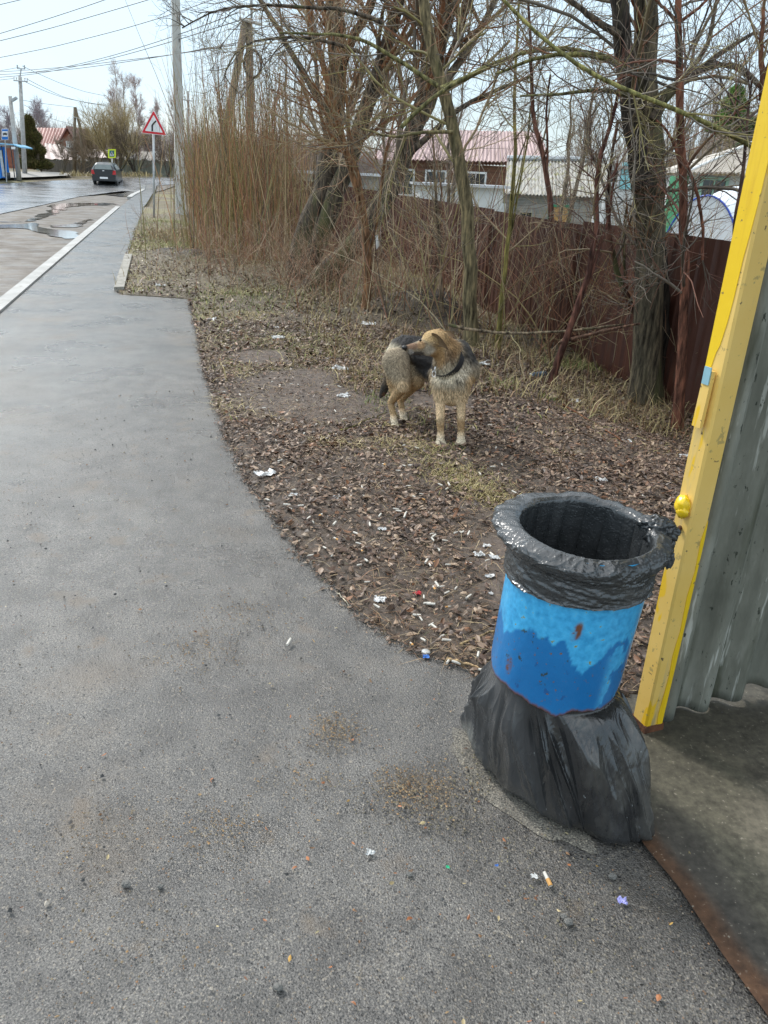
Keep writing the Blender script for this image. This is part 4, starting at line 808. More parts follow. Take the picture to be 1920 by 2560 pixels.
# fur: short strands lying along the coat
nf = 60000; areaw = rng.choice(len(DF), nf); f0 = np.array([f[0] for f in DF]); f2 = np.array([f[2] for f in DF]); r_ = rng.random((nf, 1)); bpz = DV[f0[areaw]]*(1-r_)+DV[f2[areaw]]*r_; nn = unit(DN[f0[areaw]])
flow = np.where((bpz[:, 1:2] > 5.05), np.array((-.25, .45, -.75)), np.array((.1, .1, -.95))); flow = unit(flow+rng.normal(size=(nf, 3))*.28); flow = unit(flow-nn*(flow*nn).sum(1, keepdims=True))
hd = (np.linalg.norm(bpz-q_(1060, 862, 4.8), axis=1) < .14); flow[hd] = unit(np.array((.9, .1, -.15))+rng.normal(size=(hd.sum(), 3))*.15)
chest = np.exp(-(np.linalg.norm(bpz-q_(1140, 950, 4.85), axis=1)/.16)**2); neck = np.exp(-(np.linalg.norm(bpz-q_(1120, 900, 4.88), axis=1)/.11)**2); tl = np.exp(-(np.linalg.norm(bpz-t2, axis=1)/.1)**2)
ln = .022+.026*chest+.020*neck+.034*tl; ln = np.where(bpz[:, 2] < .30, .008, ln); ln = np.where(hd, .007, ln); ln = ln*(.6+.8*rng.random(nf)); ln = ln[:, None]
sd_ = unit(np.cross(flow, nn)); wdt = np.where(hd, .0009, .0014)[:, None]
p1 = bpz+flow*ln*.55+nn*ln*.22; p2 = bpz+flow*ln+nn*ln*.16
V = np.stack([bpz-sd_*wdt, bpz+sd_*wdt, p1+sd_*wdt*.8, p1-sd_*wdt*.8, p2], 1).reshape(-1, 3); b = (np.arange(nf)*5)[:, None]
cf = tri(bpz)*1.2*(.38+1.15*rng.random((nf, 1))); cf = np.where(rng.random((nf, 1)) < .12*(chest[:, None]+neck[:, None]), cf*.35, cf)
M['fur'] = mat('dog_fur', None, rough=.7, attr=True, spec=.25)
fo = mobj('fur', V, [b+np.array([[3, 2, 4]]), b+np.array([[0, 1, 2, 3]])], M['fur'], dog, col=np.repeat(cf, 5, 0))
# ears: near ear folded back, far ear behind the skull
M['ear'] = mat('dog_ear', [(.3, (.75, .75, .75)), (.7, (1.15, 1.15, 1.15))], scale=40, rough=.9, attr=True, bump=.5)
def ear(name, base, d1, d2, tipd, lab=None, s=1.0):
    base = np.array(base); a = unit(np.array(d1, float)); b_ = unit(np.array(d2, float)); mb = MB(); rows = []
    for i in range(9):
        t = i/8; wdt = .030*s*(1-t)**.75*(1+.5*t)+.001; ctr = base+a*(.060*s*t)+np.array(tipd)*(t**2)*.045*s
        rows.append([ctr+b_*wdt*math.sin(q*math.pi/2)+np.cross(a, b_)*(-.014*s*math.cos(q*math.pi/2)*(1-t)) for q in np.linspace(-1, 1, 9)])
    V = np.array(rows).reshape(-1, 3); V2 = V+np.cross(a, b_)*.004; F = []
    for i in range(8):
        for j in range(8): q = i*9+j; F.append((q, q+1, q+10, q+9)); F.append((q+81, q+90, q+91, q+82))
    for i in range(8): F += [(i, i+81, i+82, i+1), (72+i, 73+i, 154+i, 153+i), (i*9, i*9+9, i*9+90, i*9+81), (i*9+8, i*9+89, i*9+98, i*9+17)]
    n_ = len(V); t_ = np.repeat(np.arange(9)/8, 9)[:, None]; c = np.array((.44, .30, .16))*(1-t_)+np.array((.22, .13, .07))*t_
    mb.V = [np.concatenate([V, V2])]; mb.F = F; mb.n = 2*n_; mb.C = [np.concatenate([c, c*.6])]; return mb.out(name, M['ear'], dog, col=True, smooth=True)
ear('ear', q_(1082, 850, 4.775), (.85, -.10, .30), (-.25, -.25, .85), (.1, -.25, -1.1), s=1.6)
ear('ear', q_(1112, 838, 4.93), (.75, .25, .25), (.1, .5, .6), (.3, .1, -.6), s=1.0)
M['eye'] = plain('dog_eye', (.02, .012, .008), .08); M['nose'] = plain('dog_nose', (.015, .014, .014), .35, bump=.3)
mb = MB(); mb.ball(q_(1051, 851, 4.752), .0085, 8); mb.out('eye', M['eye'], dog, smooth=True)
mb = MB(); mb.ball(q_(1011, 869, 4.765), .017, 8, (1, .95, .85), .1); mb.out('nose', M['nose'], dog, smooth=True)
# collar with a hanging snap clip
M['collar'] = plain('black_webbing', (.018, .018, .02), .7, bump=.4); M['white'] = plain('white_plastic', (.75, .75, .74), .4)
c0 = q_(1120, 903, 4.90); axn = unit(q_(1146, 915, 4.98)-q_(1098, 868, 4.84)); e1 = unit(np.cross(axn, (0, 0, 1))); e2 = np.cross(axn, e1); mb = MB(); V = []; F = []; kk = 48; RC = .100
for i in range(kk):
    a = 2*math.pi*i/kk
    for (dr, dz) in ((0, -.021), (.006, -.021), (.006, .021), (0, .021)): V.append(c0+(e1*math.cos(a)*1.0+e2*math.sin(a)*1.12)*(RC+dr)+axn*dz)
for i in range(kk):
    for j in range(4): F.append((i*4+j, ((i+1) % kk)*4+j, ((i+1) % kk)*4+(j+1) % 4, i*4+(j+1) % 4))
mb.add(V, F); colr = mb.out('collar', M['collar'], dog, smooth=False)
k0 = q_(1088, 922, 4.76); mb = MB(); mb.tube([k0+np.array((0, 0, .012)), k0+np.array((-.003, 0, -.012))], .0045, 8)
ring_ = [k0+np.array((-.006+.011*math.sin(t), 0, -.032+.020*math.cos(t))) for t in np.linspace(0, 2*math.pi*.95, 20)]; mb.tube(ring_, .0028, 8); mb.out('clip', M['white'], colr, smooth=True)
# ---------------------------------------------------------------- foreground trees and thickets
def limb(pts, r0, r1, y, m=14, pw=1.0):
    """pts in photo pixels at distance y (number or list) -> smooth limb"""
    ys = np.full(len(pts), y) if np.isscalar(y) else np.asarray(y, float)
    W = np.array([P(p[0], p[1], yy) for p, yy in zip(pts, ys)]); q = resample(W, m)
    q[1:-1] += rng.normal(size=(m-2, 3))*r0*.12
    return q, r0+(r1-r0)*np.linspace(0, 1, m)**pw
DARKB = (.095, .078, .06); GREYB = (.20, .17, .135); REDB = (.26, .12, .06); OLIV = (.28, .24, .10); TAN = (.34, .26, .155); PINK = (.27, .20, .19)
def tree(name, label, limbs, barks, n1=60, n2=500, n3=2500, twcol=(TAN, GREYB, REDB), L1=(1.0, 2.4), L2=(.5, 1.2), L3=(.2, .6), trop=(0, 0, .25), origin=None, ang=(25, 65), rmin=.0022, t0=.3, group=None, cat='tree', curl=.1, kk=8):
    q0, r0_ = limbs[0]; b0 = q0[0]
    if cat == 'tree' and 'branch' not in name and b0[2] < 1.0:      # root the stem in the ground with a flare
        gz_ = float(VH(b0[0], b0[1])); dirn = q0[0]-q0[2]; dirn = dirn/max(1e-6, -dirn[2]) if dirn[2] < 0 else np.array((0, 0, -1.)); foot_ = b0+dirn*max(0, b0[2]-gz_)+np.array((0, 0, -.12)); foot_[2] = gz_-.12
        limbs = [(np.concatenate([[foot_, (foot_+b0)/2+np.array((0, 0, .02))], q0]), np.concatenate([[r0_[0]*1.55, r0_[0]*1.18], r0_]))]+list(limbs[1:])
    base = limbs[0][0][0]
    root = empty(name, base if origin is None else origin, label, cat, group)
    tb = TB()
    for (q, r), c in zip(limbs, barks): tb.add(q, r, kk, c, 0)
    tb.out('trunk', M['bark'], root)
    Pp = np.stack([resample(q, 14) for q, r in limbs]); Rp = np.stack([np.interp(np.linspace(0, 1, 14), np.linspace(0, 1, len(r)), r) for q, r in limbs])
    cr_ = TB(); tc_ = np.array(twcol)
    C1, R1 = grow(Pp, Rp, n1, 7, t0, 1, ang, L1, True, trop, .10, .45, .006, curl=curl); R1 = np.minimum(R1, .028 if name == 'willow' else .013); cr_.add(C1, R1, 5, tc_[rng.choice(len(tc_), n1)]*.9, .2)
    C2, R2 = grow(C1, R1, n2, 6, .1, 1, (20, 60), L2, True, trop, .12, .5, rmin*1.3, curl=curl); cr_.add(C2, R2, 3, tc_[rng.choice(len(tc_), n2)], .25)
    C3, R3 = grow(np.concatenate([C2]), R2, n3, 5, .1, 1, (20, 60), L3, True, trop, .14, .5, rmin, curl=curl*.7); cr_.add(C3, R3, 3, tc_[rng.choice(len(tc_), n3)], .3)
    cr_.out('crown', M['twig'], root); return root
# willow clump in the middle: three trunks from one stool
Lw = [limb([(742, 690), (765, 600), (800, 500), (838, 360), (850, 250), (852, 150), (838, 40), (820, -150), (800, -420)], .20, .055, 12.6),
      limb([(752, 690), (795, 600), (850, 480), (885, 370), (915, 280), (955, 170), (985, 60), (1010, -80), (1060, -380)], .155, .05, 12.4),
      limb([(838, 355), (815, 240), (845, 120), (800, 20), (770, -150)], .07, .03, 12.6), limb([(852, 180), (880, 90), (930, 20), (960, -120), (980, -300)], .07, .03, 12.6),
      limb([(845, 330), (760, 190), (700, 80), (655, 10), (600, -90)], .055, .02, 12.2)]
tree('willow', 'dark willow with two leaning trunks in the middle of the thicket', Lw, [DARKB, DARKB, REDB, DARKB, DARKB], 46, 460, 2300, L1=(1.0, 2.8))
Lw2 = [limb([(790, 708), (850, 660), (920, 585), (975, 480), (1020, 380), (1045, 280), (1080, 170), (1120, 60), (1170, -120), (1220, -350)], .17, .05, 11.6),
       limb([(1030, 350), (1062, 220), (1066, 100), (1052, 0), (1050, -200)], .075, .04, 11.6), limb([(1045, 290), (1100, 215), (1170, 130), (1230, 20), (1290, -140)], .06, .03, 11.7),
       limb([(1020, 390), (1090, 320), (1180, 250), (1240, 225), (1330, 190)], .045, .018, 11.4), limb([(1060, 300), (1140, 110), (1180, -40), (1200, -250)], .055, .03, 11.8)]
tree('willow', 'leaning willow whose trunk bends right beside the leaning stool', Lw2, [DARKB, GREYB, GREYB, DARKB, GREYB], 46, 460, 2300, L1=(1.0, 2.8))
Lo = [limb([(915, 760), (922, 660), (920, 564), (895, 470), (863, 380), (838, 260), (809, 163), (785, 80), (762, 0), (740, -180)], .052, .024, 9.6), limb([(918, 590), (905, 470), (884, 400), (870, 300), (860, 180)], .026, .012, 9.5), limb([(921, 640), (950, 520), (960, 400), (990, 280)], .024, .010, 9.6)]
tree('young_tree', 'slender orange-brown stem rising in front of the willows', Lo, [(.22, .12, .065)]*3, 26, 260, 1200, twcol=((.30, .14, .06), TAN), L1=(.7, 1.6))
Lg = [limb([(1178, 812), (1176, 700), (1171, 600), (1166, 482), (1148, 400), (1138, 340), (1120, 286), (1100, 225), (1080, 130), (1064, 50), (1052, -20), (1040, -240)], .078, .042, 8.4),
      limb([(1102, 222), (1180, 190), (1253, 150), (1330, 122), (1399, 117), (1480, 128), (1540, 160)], .026, .012, 8.3), limb([(1002, 319), (1060, 255), (1117, 217), (1200, 170), (1300, 130), (1412, 118), (1524, 136), (1590, 160)], .020, .010, 8.0),
      limb([(1095, 215), (1030, 170), (960, 130), (900, 92), (800, 85), (700, 82)], .022, .009, 8.3), limb([(1132, 330), (1060, 330), (980, 345), (900, 320)], .018, .008, 8.3)]
tree('young_tree', 'yellow-green barked tree standing behind and right of the dog', Lg, [(.20, .165, .095), (.19, .18, .08), (.19, .18, .08), (.19, .18, .08), (.2, .17, .09)], 30, 280, 1300, twcol=(OLIV, TAN, GREYB), L1=(.7, 1.9), trop=(0, 0, .1))
# the big right-hand tree with a dark twin trunk
Lr = [limb([(1618, 900), (1620, 760), (1621, 620), (1627, 520), (1629, 448), (1628, 336), (1620, 230), (1618, 150), (1612, 60), (1606, -60), (1590, -380)], .135, .075, 7.2),
      limb([(1608, 470), (1599, 411), (1588, 330), (1578, 260), (1566, 190), (1556, 112), (1545, 40), (1535, -60), (1520, -300)], .095, .05, 7.15),
      limb([(1634, 300), (1659, 239), (1700, 210), (1741, 179), (1782, 157), (1830, 160), (1880, 190), (1905, 220)], .045, .018, 7.1), limb([(1741, 179), (1790, 140), (1840, 110), (1865, 90), (1930, 75)], .025, .010, 7.1),
      limb([(1562, 170), (1530, 150), (1470, 135), (1400, 135), (1320, 150), (1240, 185)], .022, .010, 7.0), limb([(1575, 240), (1540, 228), (1480, 225), (1400, 235), (1300, 240)], .018, .008, 7.0),
      limb([(1552, 90), (1500, 60), (1450, 20), (1400, -20)], .03, .015, 7.1), limb([(1700, 205), (1770, 120), (1788, 20), (1800, -90)], .022, .012, 7.2)]
tree('big_tree', 'thick twin-trunked dark tree standing before the brown fence', Lr, [(.105, .088, .060), (.05, .042, .035), DARKB, DARKB, (.16, .15, .06), (.15, .14, .07), DARKB, DARKB], 38, 300, 900, twcol=(GREYB, DARKB, (.2, .16, .1), REDB), L1=(.8, 2.2), L2=(.4, 1.1), L3=(.15, .5), trop=(0, 0, .02), curl=.2, kk=14)
Lr2 = [limb([(1652, 870), (1650, 700), (1648, 560), (1650, 480), (1640, 400), (1636, 330)], .085, .05, 7.4)]
tree('tree_stump', 'narrow blackened trunk close behind the thick twin-trunked tree', Lr2, [(.035, .03, .025)], 6, 60, 300, L1=(.3, .6))
Ls = [limb([(1705, 880), (1708, 740), (1711, 620), (1712, 520), (1705, 411), (1700, 320), (1701, 262), (1697, 150), (1692, 56), (1696, -40), (1700, -260)], .040, .020, 6.3),
      limb([(1704, 420), (1690, 370), (1665, 320), (1640, 300)], .016, .007, 6.2), limb([(1706, 440), (1740, 380), (1800, 320), (1850, 270), (1900, 235)], .013, .006, 6.2), limb([(1694, 56), (1660, 20), (1620, -20)], .014, .008, 6.3), limb([(1712, 400), (1740, 470), (1758, 560), (1756, 650)], .013, .012, 6.3),
      limb([(1695, 60), (1740, 25), (1790, -20)], .012, .008, 6.3)]
tree('young_tree', 'slender dark red stem to the left of the yellow post', Ls, [(.17, .075, .05)]*6, 22, 150, 500, twcol=((.2, .09, .06), DARKB, GREYB), L1=(.5, 1.4), L2=(.3, .7), L3=(.12, .4), trop=(0, 0, .05))
Ld = [limb([(1240, -20), (1300, 49), (1375, 112), (1449, 172), (1520, 206), (1599, 239), (1711, 280), (1823, 336), (1898, 370), (1935, 400)], .010, .017, 5.6)]
tree('fallen_branch', 'long mossy yellow-green branch slanting down to the yellow post', Ld, [(.24, .23, .09)], 16, 90, 300, twcol=(OLIV, GREYB), L1=(.5, 1.2), L2=(.3, .6), L3=(.1, .35), cat='branch')
for (pts, c, r, y, lab) in [([(1640, 860), (1600, 800), (1560, 740), (1525, 620), (1516, 500), (1530, 380), (1545, 300)], (.12, .06, .045), .026, 7.6, 'crooked dark brown sapling just left of the thick twin-trunked tree'),
                       ([(1395, 900), (1470, 700), (1500, 560), (1480, 470), (1500, 380), (1550, 250), (1560, 120)], (.13, .06, .045), .024, 7.0, 'forked dark red sapling crossing the green shed door'),
                       ([(1378, 560), (1375, 480), (1360, 400), (1345, 340), (1325, 250), (1330, 150), (1320, 0)], (.16, .08, .06), .022, 8.0, 'thin reddish sapling in front of the grey wavy roof'),
                       ([(1250, 800), (1262, 680), (1280, 520), (1290, 400), (1285, 240), (1290, 100), (1300, -60)], (.25, .22, .08), .022, 9.0, 'straight yellowish sapling in front of the pink tiled roof'),
                       ([(1860, 700), (1830, 600), (1850, 480), (1862, 400), (1866, 300), (1880, 200)], (.10, .06, .05), .014, 5.9, 'thin dark sapling crossing the white plastic tunnel'),
                       ([(1905, 250), (1908, 200), (1900, 120), (1912, 0)], (.17, .08, .05), .018, 5.9, 'red-brown stem rising beside the top of the yellow post'),
                       ([(1105, 800), (1100, 640), (1090, 500), (1085, 380), (1080, 300)], (.22, .17, .12), .020, 9.6, 'pale brown sapling left of the yellow-green tree')]:
    L_ = [limb(pts, r*1.35, r*.5, y)]; L_.append((L_[0][0][3:9]+np.array((.1, 0, .1))*np.linspace(0, 1, 6)[:, None]*1.5, L_[0][1][3:9]*.5))
    tree('sapling', lab, L_, [c, c], 14, 80, 240, twcol=(c, GREYB, TAN), L1=(.4, 1.3), L2=(.25, .7), L3=(.1, .4), trop=(0, 0, .1), kk=7)
# overhead sprays reaching into the sky at the upper left
for (pts, y, lab) in [([(960, 60), (880, 22), (760, 18), (660, 12), (560, 15), (500, 40), (455, 70)], 8.5, 'overhanging spray of thin dark twigs against the sky, the upper one'), ([(900, 130), (800, 95), (700, 92), (640, 100), (600, 112), (575, 150), (560, 190)], 9.0, 'lower overhanging spray of dark twigs near the braced pole')]:
    L_ = [limb(pts, .020, .006, y)]; tree('overhanging_branch', lab, L_, [DARKB], 20, 80, 200, twcol=(DARKB, GREYB), L1=(.35, 1.1), L2=(.2, .6), L3=(.1, .35), trop=(-.1, 0, -.25), t0=.25, cat='branch', curl=.25)
# upright osier thicket along the left
def stems(c, n, hgt, spread, cols, rx_=.6, ry_=.6, r=(.004, .010), m=8, wig=.05, lean=(0, 0), base_dz=-.03, arch=.0):
    X = c[0]+rng.normal(size=n)*rx_; Y = c[1]+rng.normal(size=n)*ry_; Z = VH(X, Y)+base_dz
    a = rng.random(n)*2*math.pi; s = np.abs(rng.normal(size=n))*spread
    D = unit(np.stack([np.cos(a)*s+lean[0], np.sin(a)*s+lean[1], np.ones(n)], -1)); ln = hgt*(.45+.6*rng.random(n)); cur = np.stack([X, Y, Z], -1); out = [cur]
    for k in range(m-1):
        D = unit(D+rng.normal(size=(n, 3))*wig+np.stack([np.cos(a)*arch, np.sin(a)*arch, -np.full(n, arch*1.6)], -1)*(k/m)); cur = cur+D*(ln/(m-1))[:, None]; out.append(cur)
    C = np.stack(out, 1); R = (r[0]+(r[1]-r[0])*rng.random(n)**2)[:, None]*np.linspace(1, .3, m)[None]; cols = np.array(cols); return C, R, cols[rng.choice(len(cols), n)]
def shrub(name, label, c, n, hgt, spread, cols, ntw=4, group=None, tw=(.3, .8), **k):
    root = empty(name, (c[0], c[1], float(VH(c[0], c[1]))-.02), label, 'shrub', group); C, R, cc = stems(c, n, hgt, spread, cols, **k)
    tb = TB(); tb.add(C, R, 3, cc, .3); tb.out('stems', M['twig'], root)
    if ntw:
        C2, R2 = grow(C, R, int(n*ntw), 5, .25, 1, (18, 45), tw, True, (0, 0, .2), .09, .6, .0022); t2 = TB(); t2.add(C2, R2, 3, np.array(cols)[rng.choice(len(cols), len(C2))], .3)
        C3, R3 = grow(C2, R2, int(n*ntw*1.2), 4, .2, 1, (18, 45), (tw[0]*.5, tw[1]*.5), True, (0, 0, .15), .1, .6, .0018); t2.add(C3, R3, 3, np.array(cols)[rng.choice(len(cols), len(C3))], .3)
        t2.out('twigs', M['twig'], root)
    return root
OS = [(.40, .20, .10), (.36, .25, .12), (.27, .24, .10), (.52, .38, .22), (.24, .13, .08), (.11, .085, .06), (.30, .15, .09), (.22, .20, .10)]
OB = [(.44, .22, .11), (.36, .18, .09), (.48, .32, .17), (.24, .16, .10)]
osier = [((575, 610), 150, 3.0, .10, OS, 'osier clump at the near left end of the thicket'), ((545, 560), 130, 3.1, .10, OS, 'brownish osier clump beside the pale concrete pole'),
         ((600, 640), 190, 3.6, .12, [OS[2], OS[1], (.28, .25, .08), OS[5], OS[0]], 'tall olive-green osier clump left of the willow'), ((640, 650), 160, 3.9, .10, OS, 'tall orange osier clump just left of the willow trunks'),
         ((690, 670), 120, 3.0, .12, OS, 'dense low osier clump touching the willow trunks'), ((540, 560), 130, 3.5, .09, OB, 'slim reddish osier clump below the braced pole'), ((620, 590), 130, 4.2, .09, OB, 'tallest reddish osier clump behind the olive one'),
         ((700, 600), 130, 4.2, .1, OB, 'tall thin osiers behind the willow trunks'), ((512, 510), 130, 3.0, .08, OB, 'far osier clump right behind the pale concrete pole')]
for (p, n_, h, s, c, lab) in osier: g_ = G(*p); shrub('osier_shrub', lab, g_, n_, h*(1.05 if g_[1] < 20 else 1.2), s, c, ntw=4, rx_=(.55 if p[0] > 530 else .22)+.004*g_[1], ry_=.8, r=(.005, .013), tw=(.35, 1.0), group='osier clumps of the left-hand thicket')
# low tangle at the feet of the thicket
TG = [(.40, .28, .18), (.30, .19, .12), (.46, .37, .25), (.15, .10, .07), (.34, .17, .10)]
tang = [((600, 690), 1.1), ((700, 715), 1.2), ((480, 610), 1.0), ((820, 745), 1.2), ((930, 770), 1.3)]
for i, (p, h) in enumerate(tang): shrub('bramble', 'low brown bramble tangle %s' % ['below the olive osiers', 'below the willow trunks', 'at the foot of the pale pole', 'right of the willow stool', 'under the orange stem'][i], G(*p), 120, h, .8, TG, ntw=2, rx_=.6, ry_=.35, r=(.003, .006), arch=.12, wig=.12, group='bramble tangles')
# tangled thicket in front of the brown fence
TH = [(.42, .31, .20), (.28, .14, .09), (.44, .38, .19), (.17, .13, .10), (.54, .45, .30), (.36, .20, .12)]
th = [((1000, 800), 90, 2.6, 'thorny thicket behind the dog, left of the yellow-green tree'), ((1085, 820), 80, 2.5, 'bare thicket around the black soil heap'), ((1180, 840), 100, 2.6, 'yellowish thicket around the foot of the yellow-green tree'), ((1270, 850), 90, 2.3, 'bare thicket directly behind the dog'),
      ((1350, 865), 90, 2.2, 'bare thicket behind the dark can'), ((1440, 880), 100, 2.2, 'reddish thicket below the grey shed'), ((1530, 900), 110, 2.1, 'dense thicket left of the thick twin trunk'), ((1600, 915), 120, 1.9, 'matted thicket wrapped round the thick twin trunk'),
      ((1690, 930), 110, 1.8, 'thicket around the slender dark red stem'), ((1760, 960), 90, 1.6, 'low thicket beside the yellow post')]
for (p, n_, h, lab) in th:
    g_ = G(*p); g_ = at(g_[0]-.05, g_[1]-.15); shrub('thicket', lab, g_, int(n_*(.30 if p[0] < 1400 else .60)), h, .6, TH, ntw=2.2 if p[0] < 1400 else 2.8, rx_=.32+.02*(g_[1]-6), ry_=.35, r=(.004, .010), wig=.10, arch=.05, tw=(.25, .9), group='bare thickets along the fence')
    c2 = g_+np.array((.1, .45, 0)); 
# arching canes lying low across the front of the thicket
for (pts, y0, c, r, lab) in [([(1120, 812), (1200, 830), (1300, 835), (1420, 828), (1560, 812)], 7.6, (.24, .19, .13), .016, 'pale fallen branch lying along the front of the thicket'), ([(1400, 855), (1480, 835), (1560, 815), (1600, 810)], 7.0, (.17, .10, .07), .016, 'dark fallen branch below the thick twin trunk'),
                        ([(1402, 983), (1440, 1010), (1490, 1040), (1560, 1085)], None, (.19, .09, .05), .008, 'red-brown fallen stick lying right of the dog'), ([(820, 1088), (880, 1070), (930, 1045), (968, 1033)], None, (.17, .16, .06), .006, 'green-brown fallen stick at the dog\'s hind feet'),
                        ([(1398, 1182), (1405, 1150), (1450, 1125), (1500, 1120)], None, (.13, .09, .06), .006, 'curved bare twig arching above the leaves behind the bin'), ([(1150, 1618), (1200, 1600), (1240, 1588), (1262, 1583)], None, (.36, .27, .15), .006, 'thick straw-coloured stalk lying left of the bin'),
                        ([(1118, 1650), (1150, 1662), (1190, 1672), (1205, 1677)], None, (.33, .24, .14), .006, 'pale broken stick at the asphalt edge by the bin'), ([(842, 1480), (858, 1500), (876, 1518)], None, (.5, .45, .35), .0028, 'thin white straw lying across the asphalt edge')]:
    if y0: q = np.array([P(a, b, y0) for a, b in pts])
    else: q = np.array([G(a, b, z=.03) for a, b in pts]); q[:, 2] = VH(q[:, 0], q[:, 1])+r+.006; q[1:-1, 2] += .008
    if '1182' in str(pts[0]): q[1:3, 2] += .12; q[3, 2] += .05
    mb = MB(); q = resample(q, 12); q[:, 2] += rng.normal(size=12)*.002; mb.tube(q, np.linspace(r, r*.6, 12), 7); o = mobj('fallen_stick', np.concatenate(mb.V), mb.F, M['bark'], col=np.array(c), smooth=True); setp(o, lab, 'stick')
# dry stalks standing / arching among the litter
for (px, py, n_, h, lab) in [(1650, 1090, 16, .55, 'dry grass stalks standing left of the yellow post'), (1480, 1040, 14, .40, 'thin dry stalks standing in the litter right of the dog'), (1750, 1110, 12, .5, 'dry stalks leaning against the yellow post'), (1110, 790, 20, .6, 'dry stalks growing on the black soil heap')]:
    g_ = G(px, py); C, R, cc = stems(g_, n_, h, .7, STR[:2]+[(.4, .32, .2)], rx_=.15, ry_=.12, r=(.0012, .003), arch=.10, wig=.06); tb = TB(); tb.add(C, R, 3, cc, .2); o = tb.out('dry_stalks', M['twig'], None); setp(o, lab, 'plant')
# ---------------------------------------------------------------- brown corrugated fence
M['fence'] = mat('dark_brown_coated_steel', [(.3, (.066, .024, .015)), (.7, (.10, .038, .025))], scale=2, rough=.5, rvar=.1, bump=.05, bscale=40, layers=[(6, .62, .72, (.08, .055, .04), (1, 1, .3))])
fr = empty('metal_fence', (2.1, 9.3, float(H(2.1, 9.3))), 'dark brown corrugated metal fence running behind the thicket', 'fence')
TOPS = [1.2, 1.2, 1.2, 1.2, 1.2, 1.25, 1.45]
def fence_panel(a, b, za, zb_):
    d = b-a; L = np.linalg.norm(d); d = d/L; nn = np.array((d[1], -d[0])); n_ = int(L/.02); s = np.linspace(0, L-.01, n_); ph = (s % .20)/.20
    w_ = np.interp(ph, [0, .15, .35, .5, .65, .85, 1], [0, 0, 0, .018, .018, 0, 0]); w_ = np.interp(ph, [0, .3, .42, .68, .80, 1], [0, 0, .02, .02, 0, 0])
    x = a[0]+d[0]*s+nn[0]*w_; y = a[1]+d[1]*s+nn[1]*w_; zt = za+(zb_-za)*s/L; zb0 = H(a[0]+d[0]*s, a[1]+d[1]*s)-.1
    V = np.stack([np.stack([x, y, zb0], -1), np.stack([x, y, zt], -1), np.stack([x-nn[0]*.002, y-nn[1]*.002, zt], -1), np.stack([x-nn[0]*.002, y-nn[1]*.002, zb0], -1)], 1).reshape(-1, 3); F = []
    i = np.arange(n_-1)[:, None]*4; F = np.concatenate([i+np.array([[0, 4, 5, 1]]), i+np.array([[1, 5, 6, 2]]), i+np.array([[2, 6, 7, 3]])])
    mobj('panel', V, [F], M['fence'], fr, smooth=False)
for i in range(len(FENCE)-1):
    a, b = FENCE[i], FENCE[i+1]; n_ = max(1, int(np.linalg.norm(b-a)/2.4))
    for k in range(n_):
        t0, t1 = k/n_, (k+1)/n_; st = .02*((k+i) % 3-1); fence_panel(a+(b-a)*t0, a+(b-a)*t1, TOPS[i]+(TOPS[i+1]-TOPS[i])*t0+st, TOPS[i]+(TOPS[i+1]-TOPS[i])*t1+st)
        q = a+(b-a)*t1; dd = unit(b-a); mb = MB(); z0 = float(H(q[0], q[1])); mb.box((q[0]+dd[1]*-.04, q[1]+dd[0]*.04, (z0-.1+1.1)/2), (.05, .05, 1.1-z0+.1)); mb.out('fence_post', M['fence'], fr)
# ---------------------------------------------------------------- houses
def rotz(a): c, s = math.cos(a), math.sin(a); return np.array([[c, -s, 0], [s, c, 0], [0, 0, 1]])
def planks(name, c1, c2, sc=3, hor=True): return mat(name, [(.3, c1), (.7, c2)], scale=sc, stretch=(.25, .25, 4) if hor else (4, 4, .25), rough=.8, bump=.3, bscale=12)
M['greyplank'] = planks('grey_planks', (.20, .195, .175), (.38, .37, .34)); M['redbrick'] = mat('red_brick', [(.3, (.22, .075, .045)), (.7, (.34, .13, .08))], scale=5, rough=.85, bump=.3)
M['brownlog'] = planks('brown_boards', (.10, .05, .03), (.26, .12, .07)); M['whitewash'] = mat('whitewash', [(.3, (.58, .60, .60)), (.7, (.78, .79, .78))], scale=.9, rough=.85); M['greenpaint'] = plain('green_paint', (.05, .26, .13), .5); M['mintpaint'] = plain('mint_paint', (.35, .58, .45), .5)
M['glass'] = plain('dark_window_glass', (.035, .045, .05), .08, spec=.8); M['orangewood'] = planks('orange_boards', (.42, .22, .07), (.60, .36, .14), 4, False); M['turq'] = plain('turquoise_paint', (.30, .62, .66), .5)
M['slate'] = mat('lichened_wavy_slate', [(.3, (.20, .195, .17)), (.5, (.33, .325, .30)), (.7, (.45, .44, .41))], scale=1.6, stretch=(3, 3, .6), rough=.9, layers=[(1.1, .54, .66, (.22, .22, .09))]); M['slate2'] = mat('old_slate', [(.3, (.22, .20, .18)), (.7, (.36, .34, .31))], scale=1, rough=.9)
M['pinktile'] = mat('pink_metal_tile', [(.3, (.31, .20, .19)), (.7, (.44, .31, .295))], scale=.8, rough=.5); M['maroon'] = mat('maroon_sheet', [(.3, (.22, .10, .09)), (.7, (.30, .15, .13))], scale=.8, rough=.55)
M['rustroof'] = mat('pinkish_sheet_roof', [(.3, (.34, .26, .24)), (.7, (.50, .42, .40))], scale=1.5, rough=.6, stretch=(5, 5, .5)); M['beigeroof'] = mat('beige_wavy_sheet', [(.3, (.40, .36, .31)), (.7, (.52, .48, .42))], scale=1, rough=.7)
